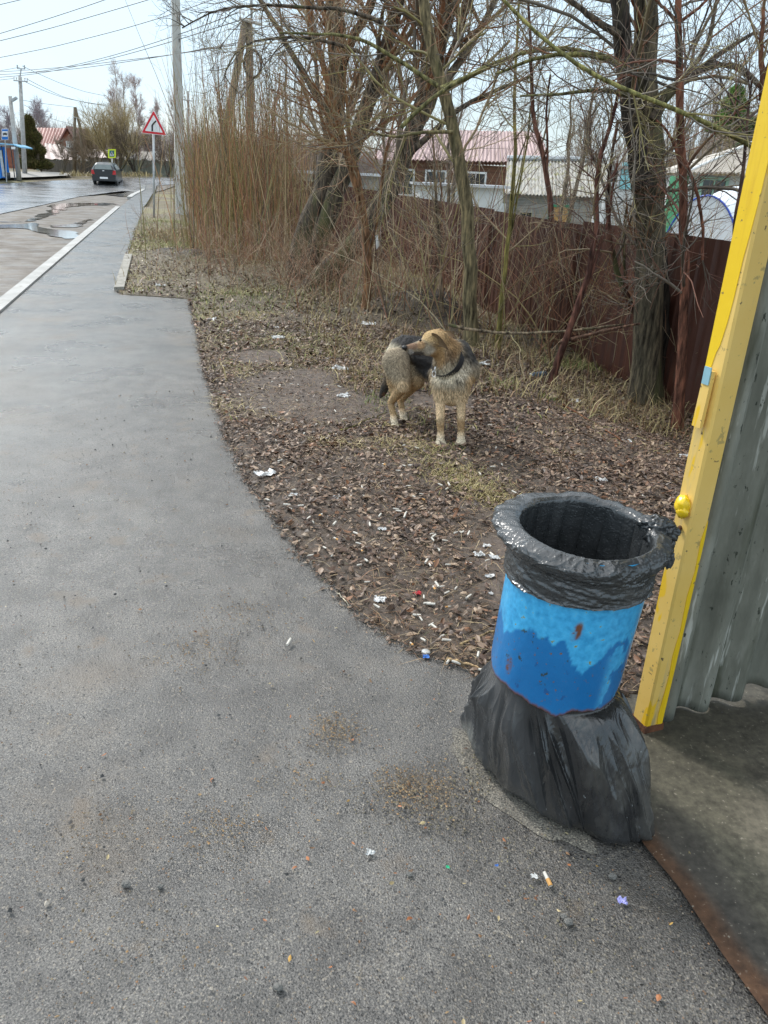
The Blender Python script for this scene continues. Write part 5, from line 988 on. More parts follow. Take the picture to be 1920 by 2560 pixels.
def wavy_roof(name, m, parent, p00, p10, p11, p01, pitch=.15, amp=.03, step=0, th=.03):
    """p00..p10 along the eave, p01..p11 along the ridge"""
    p00, p10, p11, p01 = [np.array(p, float) for p in (p00, p10, p11, p01)]; L = np.linalg.norm(p10-p00); n_ = max(8, int(L/pitch*6)); W = np.linalg.norm(p01-p00); k_ = 2 if not step else int(W/step*3)+1
    s = np.linspace(0, 1, n_); t = np.linspace(0, 1, k_); S_, T_ = np.meshgrid(s, t, indexing='ij'); S3, T3 = S_[..., None], T_[..., None]
    Q = (p00*(1-S3)+p10*S3)*(1-T3)+(p01*(1-S3)+p11*S3)*T3; nn = np.cross(p10-p00, p01-p00); nn /= np.linalg.norm(nn); nn = nn*np.sign(nn[2])
    h = amp*np.sin(2*math.pi*S_*L/pitch)
    if step: h = h+.03*(1-((T_*W/step) % 1.0))
    Q = Q+h[..., None]*nn; V = np.concatenate([Q.reshape(-1, 3), (Q-nn*th).reshape(-1, 3)]); I = np.arange(n_*k_).reshape(n_, k_); F = np.stack([I[:-1, :-1], I[1:, :-1], I[1:, 1:], I[:-1, 1:]], -1).reshape(-1, 4); N0 = n_*k_
    e = lambda r: np.stack([r[:-1], r[1:], r[1:]+N0, r[:-1]+N0], -1)
    return mobj(name, V, [np.concatenate([F, F[:, ::-1]+N0, e(I[:, 0]), e(I[:, -1]), e(I[0]), e(I[-1])])], m, parent, smooth=True)
def wallbox(name, m, parent, c, L, W, z0, z1, ang):
    mb = MB(); mb.box((c[0], c[1], (z0+z1)/2), (L, W, z1-z0), rotz(ang)); return mb.out(name, m, parent)
def window(parent, c, w_, h_, ang, mf, name='window', mg=None, bars=1):
    R = rotz(ang); n_ = R@np.array((0, -1, 0)); mb = MB(); c = np.array(c, float)
    for sx in (-1, 1): mb.box(c+R@np.array((sx*(w_/2+.05), -.03, 0)), (.1, .07, h_+.2), R)
    for sz in (-1, 1): mb.box(c+R@np.array((0, -.03, sz*(h_/2+.05))), (w_, .07, .1), R)
    for b in range(bars): mb.box(c+R@np.array(((b+1)*w_/(bars+1)-w_/2, -.025, 0)), (.05, .05, h_), R)
    f = mb.out(name, mf, parent); mb = MB(); mb.box(c+R@np.array((0, -.008, 0)), (w_, .012, h_), R); mb.out('pane', mg or M['glass'], f); return f
# shed with the wavy slate roof
Y0 = 36.0; zg = -1.2
hh = empty('wooden_shed', tuple(P(1395, 480, Y0)[:2])+(zg,), 'grey plank shed with mossy wavy slate roof and green-framed orange door', 'shed')
e0, e1 = P(1262, 484, Y0), P(1530, 494, Y0-1.0); r0, r1 = P(1268, 398, Y0+3.2), P(1516, 402, Y0+2.2); wavy_roof('roof', M['slate'], hh, e0, e1, r1, r0, .15, .03)
bk0, bk1 = r0+(r0-e0)*np.array((1, 1, -1)), r1+(r1-e1)*np.array((1, 1, -1)); wavy_roof('roof', M['slate'], hh, bk0, bk1, r1+np.array((0, 0, -.03)), r0+np.array((0, 0, -.03)), .15, .03)
d_ = e1-e0; an_ = math.atan2(d_[1], d_[0]); Lw_ = np.linalg.norm(d_[:2]); cen = (e0+e1+bk0+bk1)/4; wd_ = np.linalg.norm((bk0-e0)[:2])-.7
wallbox('wall', M['greyplank'], hh, cen, Lw_-.5, wd_, zg-.5, e0[2]-.02, an_)
mb = MB(); R = rotz(an_); gl = [cen+R@np.array((-(Lw_-.5)/2+.01, s*wd_/2, 0)) for s in (-1, 1)]
for sx in (-1, 1):
    g0 = cen+R@np.array((sx*((Lw_-.5)/2-.02), -wd_/2, 0)); g1 = cen+R@np.array((sx*((Lw_-.5)/2-.02), wd_/2, 0)); g0[2] = g1[2] = e0[2]; g2 = (g0+g1)/2; g2[2] = r0[2]-.12; mb.poly([g0, g1, g2], .04, R@np.array((sx, 0, 0)))
mb.out('gable', M['brownlog'], hh)
mb = MB(); mb.tube([r0+np.array((0, 0, .05)), r1+np.array((0, 0, .05))], .12, 8); mb.out('ridge_cap', M['metal_grey'], hh)
wf = lambda px, dz: np.array(list(P(px, 500, Y0-.45)[:2])+[dz])
fy = lambda px: cen+R@np.array(((px-1396)/(1530-1262)*Lw_, -wd_/2-.01, 0))
c_ = fy(1427); c_[2] = -.22; window(hh, c_, .72, 1.75, an_, M['greenpaint'], 'door', M['orangewood'], 0); c_ = fy(1343); c_[2] = .15; window(hh, c_, .5, .45, an_, M['greyplank'])
for q in (1278, 1517): c_ = fy(q); mb = MB(); mb.box((c_[0], c_[1]-.2, -.15), (.28, .1, 1.7), R); mb.out('white_post', M['whitewash'], hh)
# house with pink tiled roof
Y1_ = 46.0; hp = empty('wooden_house', tuple(P(1150, 450, Y1_)[:2])+(-1.0,), 'brown wooden house with pink metal-tile roof behind the bare trees', 'house')
e0, e1 = P(930, 398, Y1_), P(1378, 408, Y1_+.5); r0, r1 = P(985, 322, Y1_+4.5), P(1352, 330, Y1_+5); wavy_roof('roof', M['pinktile'], hp, e0, e1, r1, r0, .22, .035, step=.36)
bk0, bk1 = r0+(r0-e0)*np.array((0, 1, -1)), r1+(r1-e1)*np.array((0, 1, -1)); wavy_roof('roof', M['pinktile'], hp, bk0, bk1, r1+np.array((0, 0, -.02)), r0+np.array((0, 0, -.02)), .22, .035)
wallbox('wall', M['brownlog'], hp, (e0+e1)/2+np.array((0, 4.2, 0)), np.linalg.norm((e1-e0)[:2])-1.2, 7.2, -1.5, e0[2]-.05, math.atan2(*(e1-e0)[[1, 0]])); 
for px in (1010, 1090, 1190): c_ = P(px, 430, Y1_+.55); c_[2] = 1.3; window(hp, c_, 1.0, 1.2, 0, M['whitewash'])
# low white building in front of it
hl = empty('low_shed', tuple(P(1120, 470, 33)[:2])+(-1.2,), 'low white shed with bright flat roof edge beside the wooden house', 'shed')
a0, a1 = P(1040, 452, 33), P(1262, 466, 34); wallbox('wall', M['whitewash'], hl, (a0+a1)/2+np.array((0, 1.5, 0)), 3.4, 2.6, -1.6, a0[2]-.15, .05); wallbox('roof', plain('bright_sheet', (.55, .57, .6), .5), hl, (a0+a1)/2+np.array((0, 1.5, 0)), 3.9, 3.1, a0[2]-.15, a0[2]-.05, .05)
hl2 = empty('low_shed', tuple(P(800, 445, 40)[:2])+(-1,), 'long low shed with white roof showing between the willow trunks', 'shed')
a0 = P(800, 428, 40); wallbox('wall', M['greyplank'], hl2, a0, 5.5, 2.6, -1.6, a0[2]-.12, .05); wallbox('roof', bpy.data.materials['bright_sheet'], hl2, a0, 6.2, 3.1, a0[2]-.12, a0[2], .05)
# white house at the right
Y2 = 30.0; hw = empty('white_house', tuple(P(1800, 450, Y2)[:2])+(-1.0,), 'whitewashed house with beige wavy roof and mint window frames', 'house')
e0, e1 = P(1722, 430, Y2), P(2060, 436, Y2-.5); r0, r1 = P(1905, 348, Y2+3.2), P(2060, 345, Y2+3.4); wavy_roof('roof', M['beigeroof'], hw, e0, e1, r1, r0, .15, .028)
mb = MB(); mb.tube([e0+np.array((0, 0, .04)), r0+np.array((0, 0, .06))], .05, 6); mb.out('roof_edge', M['whitewash'], hw)
bk0 = e0+np.array((.5, 6.4, 0)); mb = MB(); mb.poly([e0, r0, bk0], .03, (-1, 0, 1)); mb.out('roof_side', M['beigeroof'], hw)
w0 = P(1748, 432, Y2+.6); w1 = P(2060, 434, Y2+.2); wallbox('wall', M['whitewash'], hw, (w0+w1)/2+np.array((0, 2.7, 0)), np.linalg.norm((w1-w0)[:2]), 5.2, -1.6, e0[2]-.06, math.atan2(*(w1-w0)[[1, 0]]))
for px in (1784, 1893): c_ = P(px, 462, Y2+.52); c_[2] = 1.45; f = window(hw, c_, .82, .95, 0, M['mintpaint'])
pc_ = P(1722, 470, Y2+1.2); wallbox('porch', M['greenpaint'], hw, pc_+np.array((.2, .6, 0)), .95, 1.8, -1.6, e0[2]-.12, 0); c_ = pc_+np.array((.1, -.32, 0)); c_[2] = 1.1; window(hw, c_, .5, 1.0, 0, M['greenpaint'])
# pale outbuilding between
hs = empty('small_outbuilding', tuple(P(1555, 450, 38)[:2])+(-1.2,), 'small pale outbuilding with turquoise panel beside the slate shed', 'shed')
a0 = P(1552, 420, 38); wallbox('wall', M['whitewash'], hs, a0+np.array((0, 1, 0)), 1.5, 2, -1.6, a0[2]-.05, 0); wallbox('roof', M['slate2'], hs, a0+np.array((0, 1, 0)), 1.75, 2.3, a0[2]-.05, a0[2]+.08, 0); c_ = P(1570, 440, 37.98); window(hs, c_, .45, .9, 0, M['turq'], 'panel', M['turq'], 0); c_ = P(1535, 440, 37.98); window(hs, c_, .3, .5, 0, M['whitewash'])
c_ = P(1499, 528, 30); mb = MB(); mb.box((c_[0], c_[1], -.1), (.5, .3, .6)); mb.box((c_[0], c_[1]+.1, .35), (.42, .12, .4)); mb.tube([(c_[0]+.1, c_[1], .2), (c_[0]+.1, c_[1], 1.2)], .05, 8); mb.box((c_[0], c_[1], -.95), (.4, .25, 1.2)); o = mb.out('white_stove', M['whitewash']); setp(o, 'small white stove-like box standing in the yard before the shed', 'stove')
c_ = P(1558, 545, 29); mb = MB(); mb.box((c_[0], c_[1], -.15), (.36, .3, .5)); mb.box((c_[0], c_[1], -.9), (.3, .3, 1.2)); o = mb.out('hive_box', M['orangewood']); setp(o, 'orange wooden box on a stand in the yard', 'box')
# white plastic tunnel with blue hoop
gt = empty('plastic_tunnel', tuple(P(1800, 560, 19)[:2])+(-1.1,), 'white film garden tunnel with a blue hoop behind the fence', 'greenhouse')
M['film'] = mat('white_film', [(.3, (.66, .70, .74)), (.7, (.80, .82, .84))], scale=2, rough=.35, bump=.25, bscale=5); M['bluehoop'] = plain('blue_plastic_hoop', (.02, .07, .42), .35)
g0 = P(1772, 492, 19); rad = 1.12; gz0 = -1.15; dirg = unit(np.array((.80, .60, 0))); sideg = np.array((-dirg[1], dirg[0], 0)); sideg = np.array((dirg[1], -dirg[0], 0))
def hoop(o_, r, hs_, n_=25): return np.array([o_+sideg*r*math.cos(t)+np.array((0, 0, gz0+(g0[2]-gz0)*hs_*math.sin(t)**.8)) for t in np.linspace(0, math.pi, n_)])
cbase = np.array((g0[0], g0[1], 0)); rows = [hoop(cbase+dirg*s, rad*(1+.02*math.sin(s*4)), 1+.10*ss(0, 1.2, s)) for s in np.linspace(0, 4.2, 22)]; V = np.concatenate(rows); F = []
for i in range(21):
    for j in range(24): a = i*25+j; F.append((a, a+1, a+26, a+25))
F.append(list(range(24, -1, -1))); F.append([21*25+j for j in range(25)]); mobj('film', V, F, M['film'], gt, smooth=False)
mb = MB(); mb.tube(hoop(cbase-dirg*.03, rad+.02, 1.01), .022, 8); mb.out('hoop', M['bluehoop'], gt, smooth=True)
tq = P(1828, 484, 20.0); mb = MB(); mb.poly([tq+np.array((-.12, -.03, -.06)), tq+np.array((.12, -.03, -.06)), tq+np.array((0, 0, .13))], .02, (0, -1, .3)); mb.out('vent', M['slate2'], gt)
# ---------------------------------------------------------------- far side of the road
Y3 = 78.0
hb = empty('brick_house', tuple(P(165, 380, 95)[:2])+(.6,), 'house with maroon roof and red-brown gable beyond the road bend', 'house')
yy = 95.; e0, e1 = P(98, 372, yy), P(152, 380, yy); r0, r1 = P(98, 319, yy+3), P(180, 321, yy+3); lf = P(60, 319, yy+3)
wavy_roof('roof', M['maroon'], hb, P(60, 372, yy), P(140, 377, yy), P(168, 320, yy+2.5), P(70, 319, yy+2.5), .3, .03)
ga, gb_, gc_ = P(138, 378, yy-.5), P(205, 385, yy-.5), P(167, 325, yy-.5); mb = MB(); mb.poly([ga, P(138, 430, yy-.5), P(205, 432, yy-.5), gb_, gc_], 5, (0, -1, 0)); mb.out('gable_wall', M['redbrick'], hb)
mb = MB()
for (q0, q1) in ((P(134, 381, yy-.9), P(167, 320, yy-.9)), (P(210, 388, yy-.9), P(167, 320, yy-.9))): mb.poly([q0, q0+np.array((0, 0, .22)), q1+np.array((0, 0, .22)), q1], 6, (0, -1, 0))
mb.out('gable_roof', M['maroon'], hb); mb = MB(); c_ = P(176, 361, yy-.7); mb.box(c_, (.8, .4, .7)); mb.out('air_conditioner', M['whitewash'], hb)
wallbox('wall', M['redbrick'], hb, P(105, 400, yy+3), 6, 5, .2, P(105, 374, yy)[2], 0)
hc = empty('slate_house', tuple(P(160, 400, 84)[:2])+(.6,), 'low house with pinkish hipped sheet roof behind the conifer', 'house')
yy = 84.; wavy_roof('roof', M['rustroof'], hc, P(112, 397, yy), P(192, 399, yy), P(150, 362, yy+3), P(112, 358, yy+3), .9, .05); mb = MB(); mb.poly([P(192, 399, yy), P(222, 402, yy+3), P(150, 361, yy+3)], .1, (0, -1, 1)); mb.poly([P(112, 358, yy+3), P(150, 361, yy+3), P(200, 380, yy+6), P(130, 380, yy+6)], .1, (0, 1, 1)); mb.out('roof_side', M['slate2'], hc)
wallbox('wall', mat('grey_green_boards', [(.3, (.14, .17, .13)), (.7, (.26, .28, .22))], scale=.8, rough=.85), hc, P(158, 405, yy+2), 4.4, 3, .2, P(150, 398, yy)[2], 0); c_ = P(150, 405, yy+.45); window(hc, c_, .5, .4, 0, M['whitewash'])
hd_ = empty('long_house', tuple(P(260, 400, 90)[:2])+(.6,), 'long low house with dull pink roof behind the crossing sign', 'house')
yy = 88.; wavy_roof('roof', M['rustroof'], hd_, P(215, 392, yy), P(300, 396, yy), P(290, 376, yy+3), P(218, 371, yy+3), .9, .05); wallbox('wall', M['slate2'], hd_, P(256, 405, yy+2), 3.8, 3, .2, P(250, 393, yy)[2], 0)
he = empty('grey_barn', tuple(P(380, 420, 84)[:2])+(.6,), 'grey barn with wide slate roof behind the concrete pole', 'barn')
yy = 84.; wavy_roof('roof', M['slate2'], he, P(290, 398, yy), P(452, 404, yy), P(440, 378, yy+4), P(300, 378, yy+4), .5, .05); wallbox('wall', M['greyplank'], he, P(372, 415, yy+2.2), 6.6, 3.6, .2, P(370, 401, yy)[2], .02)
def farfence(name, label, pa, pb, ya, yb, h, m, n_=14):
    a, b = P(pa, 430, ya), P(pb, 430, yb); mb = MB(); d = (b-a); L = np.linalg.norm(d[:2]); an = math.atan2(d[1], d[0])
    root = empty(name, tuple(a[:2])+(float(H(a[0], a[1])),), label, 'fence')
    for i in range(n_):
        c_ = a+d*(i+.5)/n_; z0 = float(H(c_[0], c_[1]))-.1; hh_ = h*(.93+.14*random.random()); mb = MB(); mb.box((c_[0], c_[1], z0+hh_/2), (L/n_-.03, .05, hh_), rotz(an)); mb.out('board_panel', m, root)
farfence('board_fence', 'low dark board fence beyond the road behind the car', 105, 280, 76, 75, .95, planks('dark_boards', (.06, .05, .04), (.14, .12, .10), 2, False), 12)
farfence('board_fence', 'greenish grey board fence beyond the road right of the car', 300, 470, 75, 74, 1.35, planks('greenish_boards', (.17, .18, .15), (.30, .32, .27), 2, False), 12)
# ---- conifer, birches and other far trees
def conifer(name, label, px0, px1, pyb, pyt, y, cols, n_=9000, seg=.3):
    b = P((px0+px1)/2, pyb, y); t = P((px0+px1)/2, pyt, y); hgt = t[2]-b[2]; rad_ = (P(px1, pyb, y)[0]-P(px0, pyb, y)[0])/2; root = empty(name, tuple(b), label, 'tree'); tb = TB(); tb.add(np.array([b, b+(0, 0, hgt*.5), b+(0, 0, hgt*.98)]), np.array([.14, .09, .02]), 6, (.10, .07, .05), 0); tb.out('trunk', M['bark'], root)
    u_ = rng.random(n_); zz = 1-u_**.62; zz = zz; rr_ = rad_*(1-zz)**.72*(.55+.5*rng.random(n_)**.4)*(1+.25*np.sin(zz*23)); a = rng.random(n_)*2*math.pi; rr_ = rr_*(1+.22*np.sin(a*5+zz*9))
    B0 = np.stack([b[0]+rr_*np.cos(a), b[1]+rr_*np.sin(a), b[2]+.1+zz*hgt], -1); D = unit(np.stack([np.cos(a), np.sin(a), np.full(n_, .5)], -1)+rng.normal(size=(n_, 3))*.35); L_ = seg*(.5+rng.random(n_))[:, None]
    C = np.stack([B0-D*L_*.4, B0+D*L_*.2, B0+D*L_*.6], 1); R_ = np.tile(np.array([.012, .035, .006])*seg/.3, (n_, 1)); cols = np.array(cols); cl = cols[rng.choice(len(cols), n_)]; tb = TB(); tb.add(C, R_, 3, cl, .35); tb.out('crown', M['twig'], root)
conifer('thuja', 'bushy olive-green conifer by the bus stop', 58, 116, 424, 292, 66, [(.055, .065, .018), (.09, .095, .025), (.13, .12, .03), (.10, .075, .03), (.16, .13, .05)], 15000, .32)
conifer('pine', 'bright green young pine on the bare hillside', 1785, 1858, 335, 218, 60, [(.08, .17, .03), (.14, .26, .05), (.06, .12, .03), (.19, .30, .07)], 7000, .42)
conifer('pine', 'small darker pine lower down on the hillside', 1848, 1892, 378, 300, 52, [(.07, .12, .04), (.10, .15, .05), (.05, .08, .03)], 3000, .35)
def bare_tree(name, label, px, pyb, pyt, y, spread, col, tcol, n1=40, n2=420, n3=2600, group=None, multi=1, rt=.012, dens=1.0, t0=.15, cat='tree', trk=None):
    b = P(px, pyb, y); b[2] = float(H(b[0], b[1]))-.1; t = P(px, pyt, y); hgt = t[2]-b[2]; limbs = []
    for i in range(multi):
        a = rng.random()*6.28; s = spread*(.15+.5*rng.random()) if multi > 1 else .1; top = b+np.array((math.cos(a)*s, math.sin(a)*s, hgt*(.75+.2*rng.random()))); q = resample(np.array([b, (b+top)/2+np.array((math.cos(a), math.sin(a), 0))*s*.15*(1 if multi > 1 else .3), top]), 12); q[1:-1] += rng.normal(size=(10, 3))*hgt*.006
        limbs.append((q, np.linspace(trk or hgt*.013, hgt*.003, 12)))
    root = empty(name, tuple(b), label, cat, group); tb = TB()
    for q, r in limbs: tb.add(q, r, 6, tcol, 0)
    tb.out('trunk', M['bark'], root); Pp = np.stack([l[0] for l in limbs]); Rp = np.stack([l[1] for l in limbs]); tb = TB()
    C1, R1 = grow(Pp, Rp, n1, 7, t0, 1, (22, 50), (spread*.5, spread*1.25), True, (0, 0, .35), .08, .5, rt*1.3); tb.add(C1, np.minimum(R1, hgt*.006), 4, col, .2)
    C2, R2 = grow(C1, R1, n2, 5, .15, 1, (20, 50), (spread*.22, spread*.55), True, (0, 0, .3), .1, .5, rt); tb.add(C2, R2, 3, col, .25)
    C3, R3 = grow(C2, R2, n3, 4, .1, 1, (20, 55), (spread*.10, spread*.30), True, (0, 0, .15), .12, .5, rt*.8); tb.add(C3, R3, 3, col, .3); tb.out('crown', M['twig'], root)
BP = (.46, .37, .35); BG = (.54, .47, .44); BW = (.62, .60, .56)
bare_tree('birch', 'tallest pale birch beyond the road, left of the warning sign', 318, 425, 138, 86, 2.1, BG, BW, 60, 800, 4200, multi=2, rt=.011)
bare_tree('birch', 'birch with pinkish twigs touching the left of the tallest birch', 296, 425, 175, 88, 1.7, BP, BW, 40, 600, 3000, rt=.011)
bare_tree('birch', 'pinkish birch behind the red-bordered warning sign', 355, 425, 175, 90, 2.0, BP, BW, 40, 600, 3200, rt=.011); bare_tree('birch', 'lower birch behind the concrete pole', 400, 425, 220, 90, 2.0, BP, BW, 40, 600, 3000, rt=.011)
bare_tree('birch', 'birch rising above the osiers right of the concrete pole', 448, 425, 222, 88, 1.8, BG, BW, 40, 500, 2600, rt=.011)
bare_tree('bare_tree', 'round-crowned purple-grey tree behind the bus stop', 88, 420, 262, 110, 3.3, (.33, .27, .29), GREYB, 60, 700, 3600, multi=3, rt=.014); bare_tree('bare_tree', 'purple-grey tree at the left edge behind the shelter', 25, 420, 262, 105, 3.0, (.33, .28, .30), GREYB, 60, 600, 3000, multi=3, rt=.014); bare_tree('birch', 'drooping pale tree cut by the left edge of the photo', -22, 420, 198, 92, 2.4, (.38, .34, .33), BW, 50, 600, 3000, multi=2, rt=.012)
YW = (.36, .28, .14)
bare_tree('bare_willow', 'broad many-stemmed willow behind the pedestrian crossing sign', 296, 436, 288, 73, 3.9, YW, (.14, .11, .08), 60, 700, 3200, multi=10, rt=.012, trk=.07); bare_tree('bare_willow', 'spreading yellowish willow left of the crossing sign', 240, 436, 322, 76, 2.6, (.25, .19, .12), (.14, .11, .08), 50, 500, 2200, multi=8, rt=.012, trk=.05)
bare_tree('bare_willow', 'dark leaning tree before the greenish fence', 340, 438, 330, 73, 2.4, (.16, .12, .09), (.07, .06, .05), 30, 300, 1600, multi=5, rt=.012, trk=.07); bare_tree('bare_willow', 'thin tree in front of the grey barn', 420, 438, 320, 74, 2.0, (.2, .15, .12), (.08, .07, .06), 30, 300, 1600, multi=4, rt=.012, trk=.05)
bare_tree('bare_shrub', 'bare shrub in front of the olive-green conifer', 105, 430, 350, 66, 1.5, (.26, .21, .16), (.2, .16, .12), 30, 300, 1200, multi=6, rt=.010, cat='shrub', trk=.03); bare_tree('bare_shrub', 'bare shrub in front of the pinkish hipped roof', 160, 434, 350, 72, 1.8, (.22, .17, .13), (.12, .1, .08), 30, 250, 1100, multi=6, rt=.010, cat='shrub', trk=.03)
bare_tree('bare_shrub', 'low brown shrub left of the dark car', 205, 437, 375, 72, 1.8, (.24, .18, .12), (.15, .11, .08), 30, 250, 1200, multi=7, rt=.010, cat='shrub', trk=.03)
# trees in the yards behind the thicket
for (px, pyt, y, sp, c, lab) in [(560, 130, 42, 1.7, (.30, .20, .17), 'pinkish bare tree behind the wooden braced pole'), (640, 120, 38, 1.8, (.30, .20, .16), 'pinkish bare tree behind the tall osiers'), (720, 60, 34, 1.8, (.28, .20, .16), 'grey bare yard tree left behind the willows'), (960, 40, 30, 2.0, (.26, .20, .16), 'bare yard tree behind the leaning willow'),
                        (1130, 90, 32, 1.8, (.28, .22, .18), 'bare yard tree in front of the pink roof'), (1330, 200, 62, 2.5, (.31, .26, .24), 'pale birch behind the pink tiled roof'), (1460, 215, 58, 2.5, (.31, .25, .22), 'pinkish birch behind the slate shed'), (1420, 60, 26, 1.6, (.26, .2, .15), 'tall thin yard tree behind the slate-roofed shed')]:
    bare_tree('bare_tree', lab, px, 440, pyt, y, sp, c, (.16, .13, .10), 28, 170, 520, multi=2 if y < 50 else 1, rt=.0055 if y < 45 else .009, t0=.25)
# hillside wood: one mass of bare birches and brush
tbh = TB(); Pn_ = []; Rn_ = []; Cn_ = []
for i in range(230):
    y = 50+60*rng.random()**.8; r_ = .20+.42*rng.random(); x = y*r_; z = float(H(x, y)); hgt = 4.5+4.5*rng.random(); b = np.array((x, y, z-.2)); q = resample(np.array([b, b+np.array((rng.normal()*.3, 0, hgt*.5)), b+np.array((rng.normal()*.6, 0, hgt))]), 8); Pn_.append(q); Rn_.append(np.linspace(.07, .02, 8)); Cn_.append((.44, .40, .37) if rng.random() < .5 else (.28, .22, .17))
Pn_ = np.array(Pn_); Rn_ = np.array(Rn_); tbh.add(Pn_, Rn_, 4, np.array(Cn_), .15)
C1, R1 = grow(Pn_, Rn_, 4200, 5, .15, 1, (18, 45), (.8, 2.0), True, (0, 0, .4), .09, .5, .012); tbh.add(C1, R1, 3, np.array([(.34, .28, .25), (.30, .24, .18), (.38, .33, .30)])[rng.choice(3, 4200)], .25)
C2, R2 = grow(C1, R1, 16000, 4, .1, 1, (18, 50), (.4, 1.1), True, (0, 0, .3), .1, .5, .010); tbh.add(C2, R2, 3, np.array([(.36, .30, .27), (.30, .24, .18), (.40, .35, .32)])[rng.choice(3, 16000)], .25)
nb = 26000; y = 42+55*rng.random(nb)**1.2; x = y*(.13+.50*rng.random(nb)); z = H(x, y); a = rng.random(nb)*6.28; L_ = .8+1.6*rng.random(nb); D = unit(np.stack([np.cos(a)*.28, np.sin(a)*.28, np.ones(nb)], -1)); b = np.stack([x, y, z-.1], -1); C = np.stack([b, b+D*L_[:, None]*.5+rng.normal(size=(nb, 3))*.05, b+D*L_[:, None]], 1)
tbh.add(C, np.tile(np.array([.014, .010, .004]), (nb, 1)), 3, np.array([(.34, .25, .11), (.30, .22, .12), (.26, .18, .11), (.36, .29, .15)])[rng.choice(4, nb)], .3)
o = tbh.out('hillside_wood', M['twig'], None, origin=(0, 0, 0)); setp(o, 'bare birch wood and ochre brush covering the hillside behind the yards', 'wood', kind='stuff')
# far skyline brush along the road bend and behind the yards
nb = 30000; tb = TB(); px_s = -100+1500*rng.random(nb); yv = 96+40*rng.random(nb); W_ = np.array([P(a, 430, b) for a, b in zip(px_s[:nb], yv)]); zz = H(W_[:, 0], W_[:, 1]); L_ = (2.2+3.5*rng.random(nb)*(.5+fbm(px_s*.02, px_s*0, 3)))
b = np.stack([W_[:, 0], W_[:, 1], zz-.1], -1); b += np.stack([rng.normal(size=nb), 0*zz, 0*zz], -1); D = unit(np.stack([rng.normal(size=nb)*.22, rng.normal(size=nb)*.22, np.ones(nb)], -1)); C = np.stack([b, b+D*L_[:, None]*.5, b+D*L_[:, None]], 1)
tb.add(C, np.tile(np.array([.03, .02, .007]), (nb, 1)), 3, np.array([(.31, .26, .25), (.27, .21, .17), (.34, .29, .28), (.22, .17, .13)])[rng.choice(4, nb)], .3); o = tb.out('distant_brush', M['twig'], None, origin=(0, 0, 0)); setp(o, 'far band of leafless brown and pinkish brush along the skyline', 'brush', kind='stuff')
# ---------------------------------------------------------------- poles, wires, signs
def rot_to(d): return np.array(Vector([float(v) for v in d]).to_track_quat('Z', 'Y').to_matrix())
def pole4(mb, pts, w0, w1, ang=0):
    """tapered square pole"""
    pts = np.array(pts, float); V = []; R = rotz(ang)
    for i, p in enumerate(pts):
        w_ = (w0+(w1-w0)*i/(len(pts)-1))/2
        for sx, sy in ((-1, -.85), (1, -.85), (1, .85), (-1, .85)): V.append(p+R@np.array((sx*w_, sy*w_, 0)))
    F = [(3, 2, 1, 0), tuple(4*(len(pts)-1)+k for k in range(4))]
    for i in range(len(pts)-1):
        for k in range(4): F.append((i*4+k, i*4+(k+1) % 4, i*4+4+(k+1) % 4, i*4+4+k))
    mb.add(V, F)
g_ = G(452, 537); dd = g_[1]; t_ = P(439, 0, dd-.2); up = t_+(t_-g_)*.28; root = empty('concrete_pole', tuple(g_), 'tall pale concrete utility pole standing left of the osier thicket', 'pole')
mb = MB(); pole4(mb, [g_+np.array((0, 0, -.3)), g_+(t_-g_)*.5, t_, up], .34, .23, .35); mb.out('shaft', mat('pale_pole_concrete', [(.3, (.40, .40, .38)), (.7, (.58, .58, .55))], scale=2.2, rough=.85, bump=.3, bscale=40, layers=[(2.5, .62, .66, (.12, .10, .09), (4, 4, .8))]), root)
mb = MB(); b2 = g_+(t_-g_)*.44; pole4(mb, [g_+np.array((-.012, -.012, -.2)), b2], .352, .305, .35); mb.out('limewash', M['white_conc'], root)
mb = MB(); mb.box(up, (1.6, .08, .08)); mb.out('crossarm', M['metal_grey'], root)
# turn warning sign
M['signred'] = plain('sign_red', (.62, .015, .03), .35); M['signwhite'] = plain('sign_white', (.80, .81, .82), .3); M['signblack'] = plain('sign_black', (.012, .012, .012), .4); M['signblue'] = plain('sign_blue', (.01, .16, .55), .3); M['signyellow'] = plain('sign_fluo_yellow', (.72, .85, .04), .4); M['signdark'] = plain('sign_dark_green', (.03, .14, .15), .4)
sb = G(384, 546); ya = sb[1]; rs = empty('warning_sign', tuple(sb), 'red-bordered triangular right-bend warning sign on a grey post', 'road sign')
mb = MB(); mb.tube([sb+np.array((0, 0, -.2)), P(384, 335, ya)], .034, 10); mb.out('post', M['metal_grey'], rs, smooth=True)
A, B, Cc = P(384, 275, ya-.08), P(353, 332, ya-.08), P(417, 339, ya-.08)
def tri_in(k): c = (A+B+Cc)/3; return [c+(p-c)*k for p in (A, B, Cc)]
def roundtri(k, rr=.06):
    c = (A+B+Cc)/3; T3_ = [c+(p-c)*k for p in (A, B, Cc)]; o_ = []
    for i in range(3):
        p = T3_[i]; a = unit(T3_[i-1]-p); b = unit(T3_[(i+1) % 3]-p)
        for t in np.linspace(0, 1, 5): o_.append(p+a*rr*(1-t)**2+b*rr*t**2+ (a+b)*.0)
    return o_
nf_ = np.array((0, -1., 0)); mb = MB(); mb.poly(roundtri(1.03), .02, nf_); plate = mb.out('plate', M['signwhite'], rs)
def off(L_, d): return [p+np.array((0, -d, 0)) for p in L_]
mb = MB(); mb.poly(off(roundtri(.97), .004), .004, nf_); mb.out('red_border', M['signred'], plate); mb = MB(); mb.poly(off(roundtri(.70, .03), .008), .004, nf_); mb.out('white_field', M['signwhite'], plate)
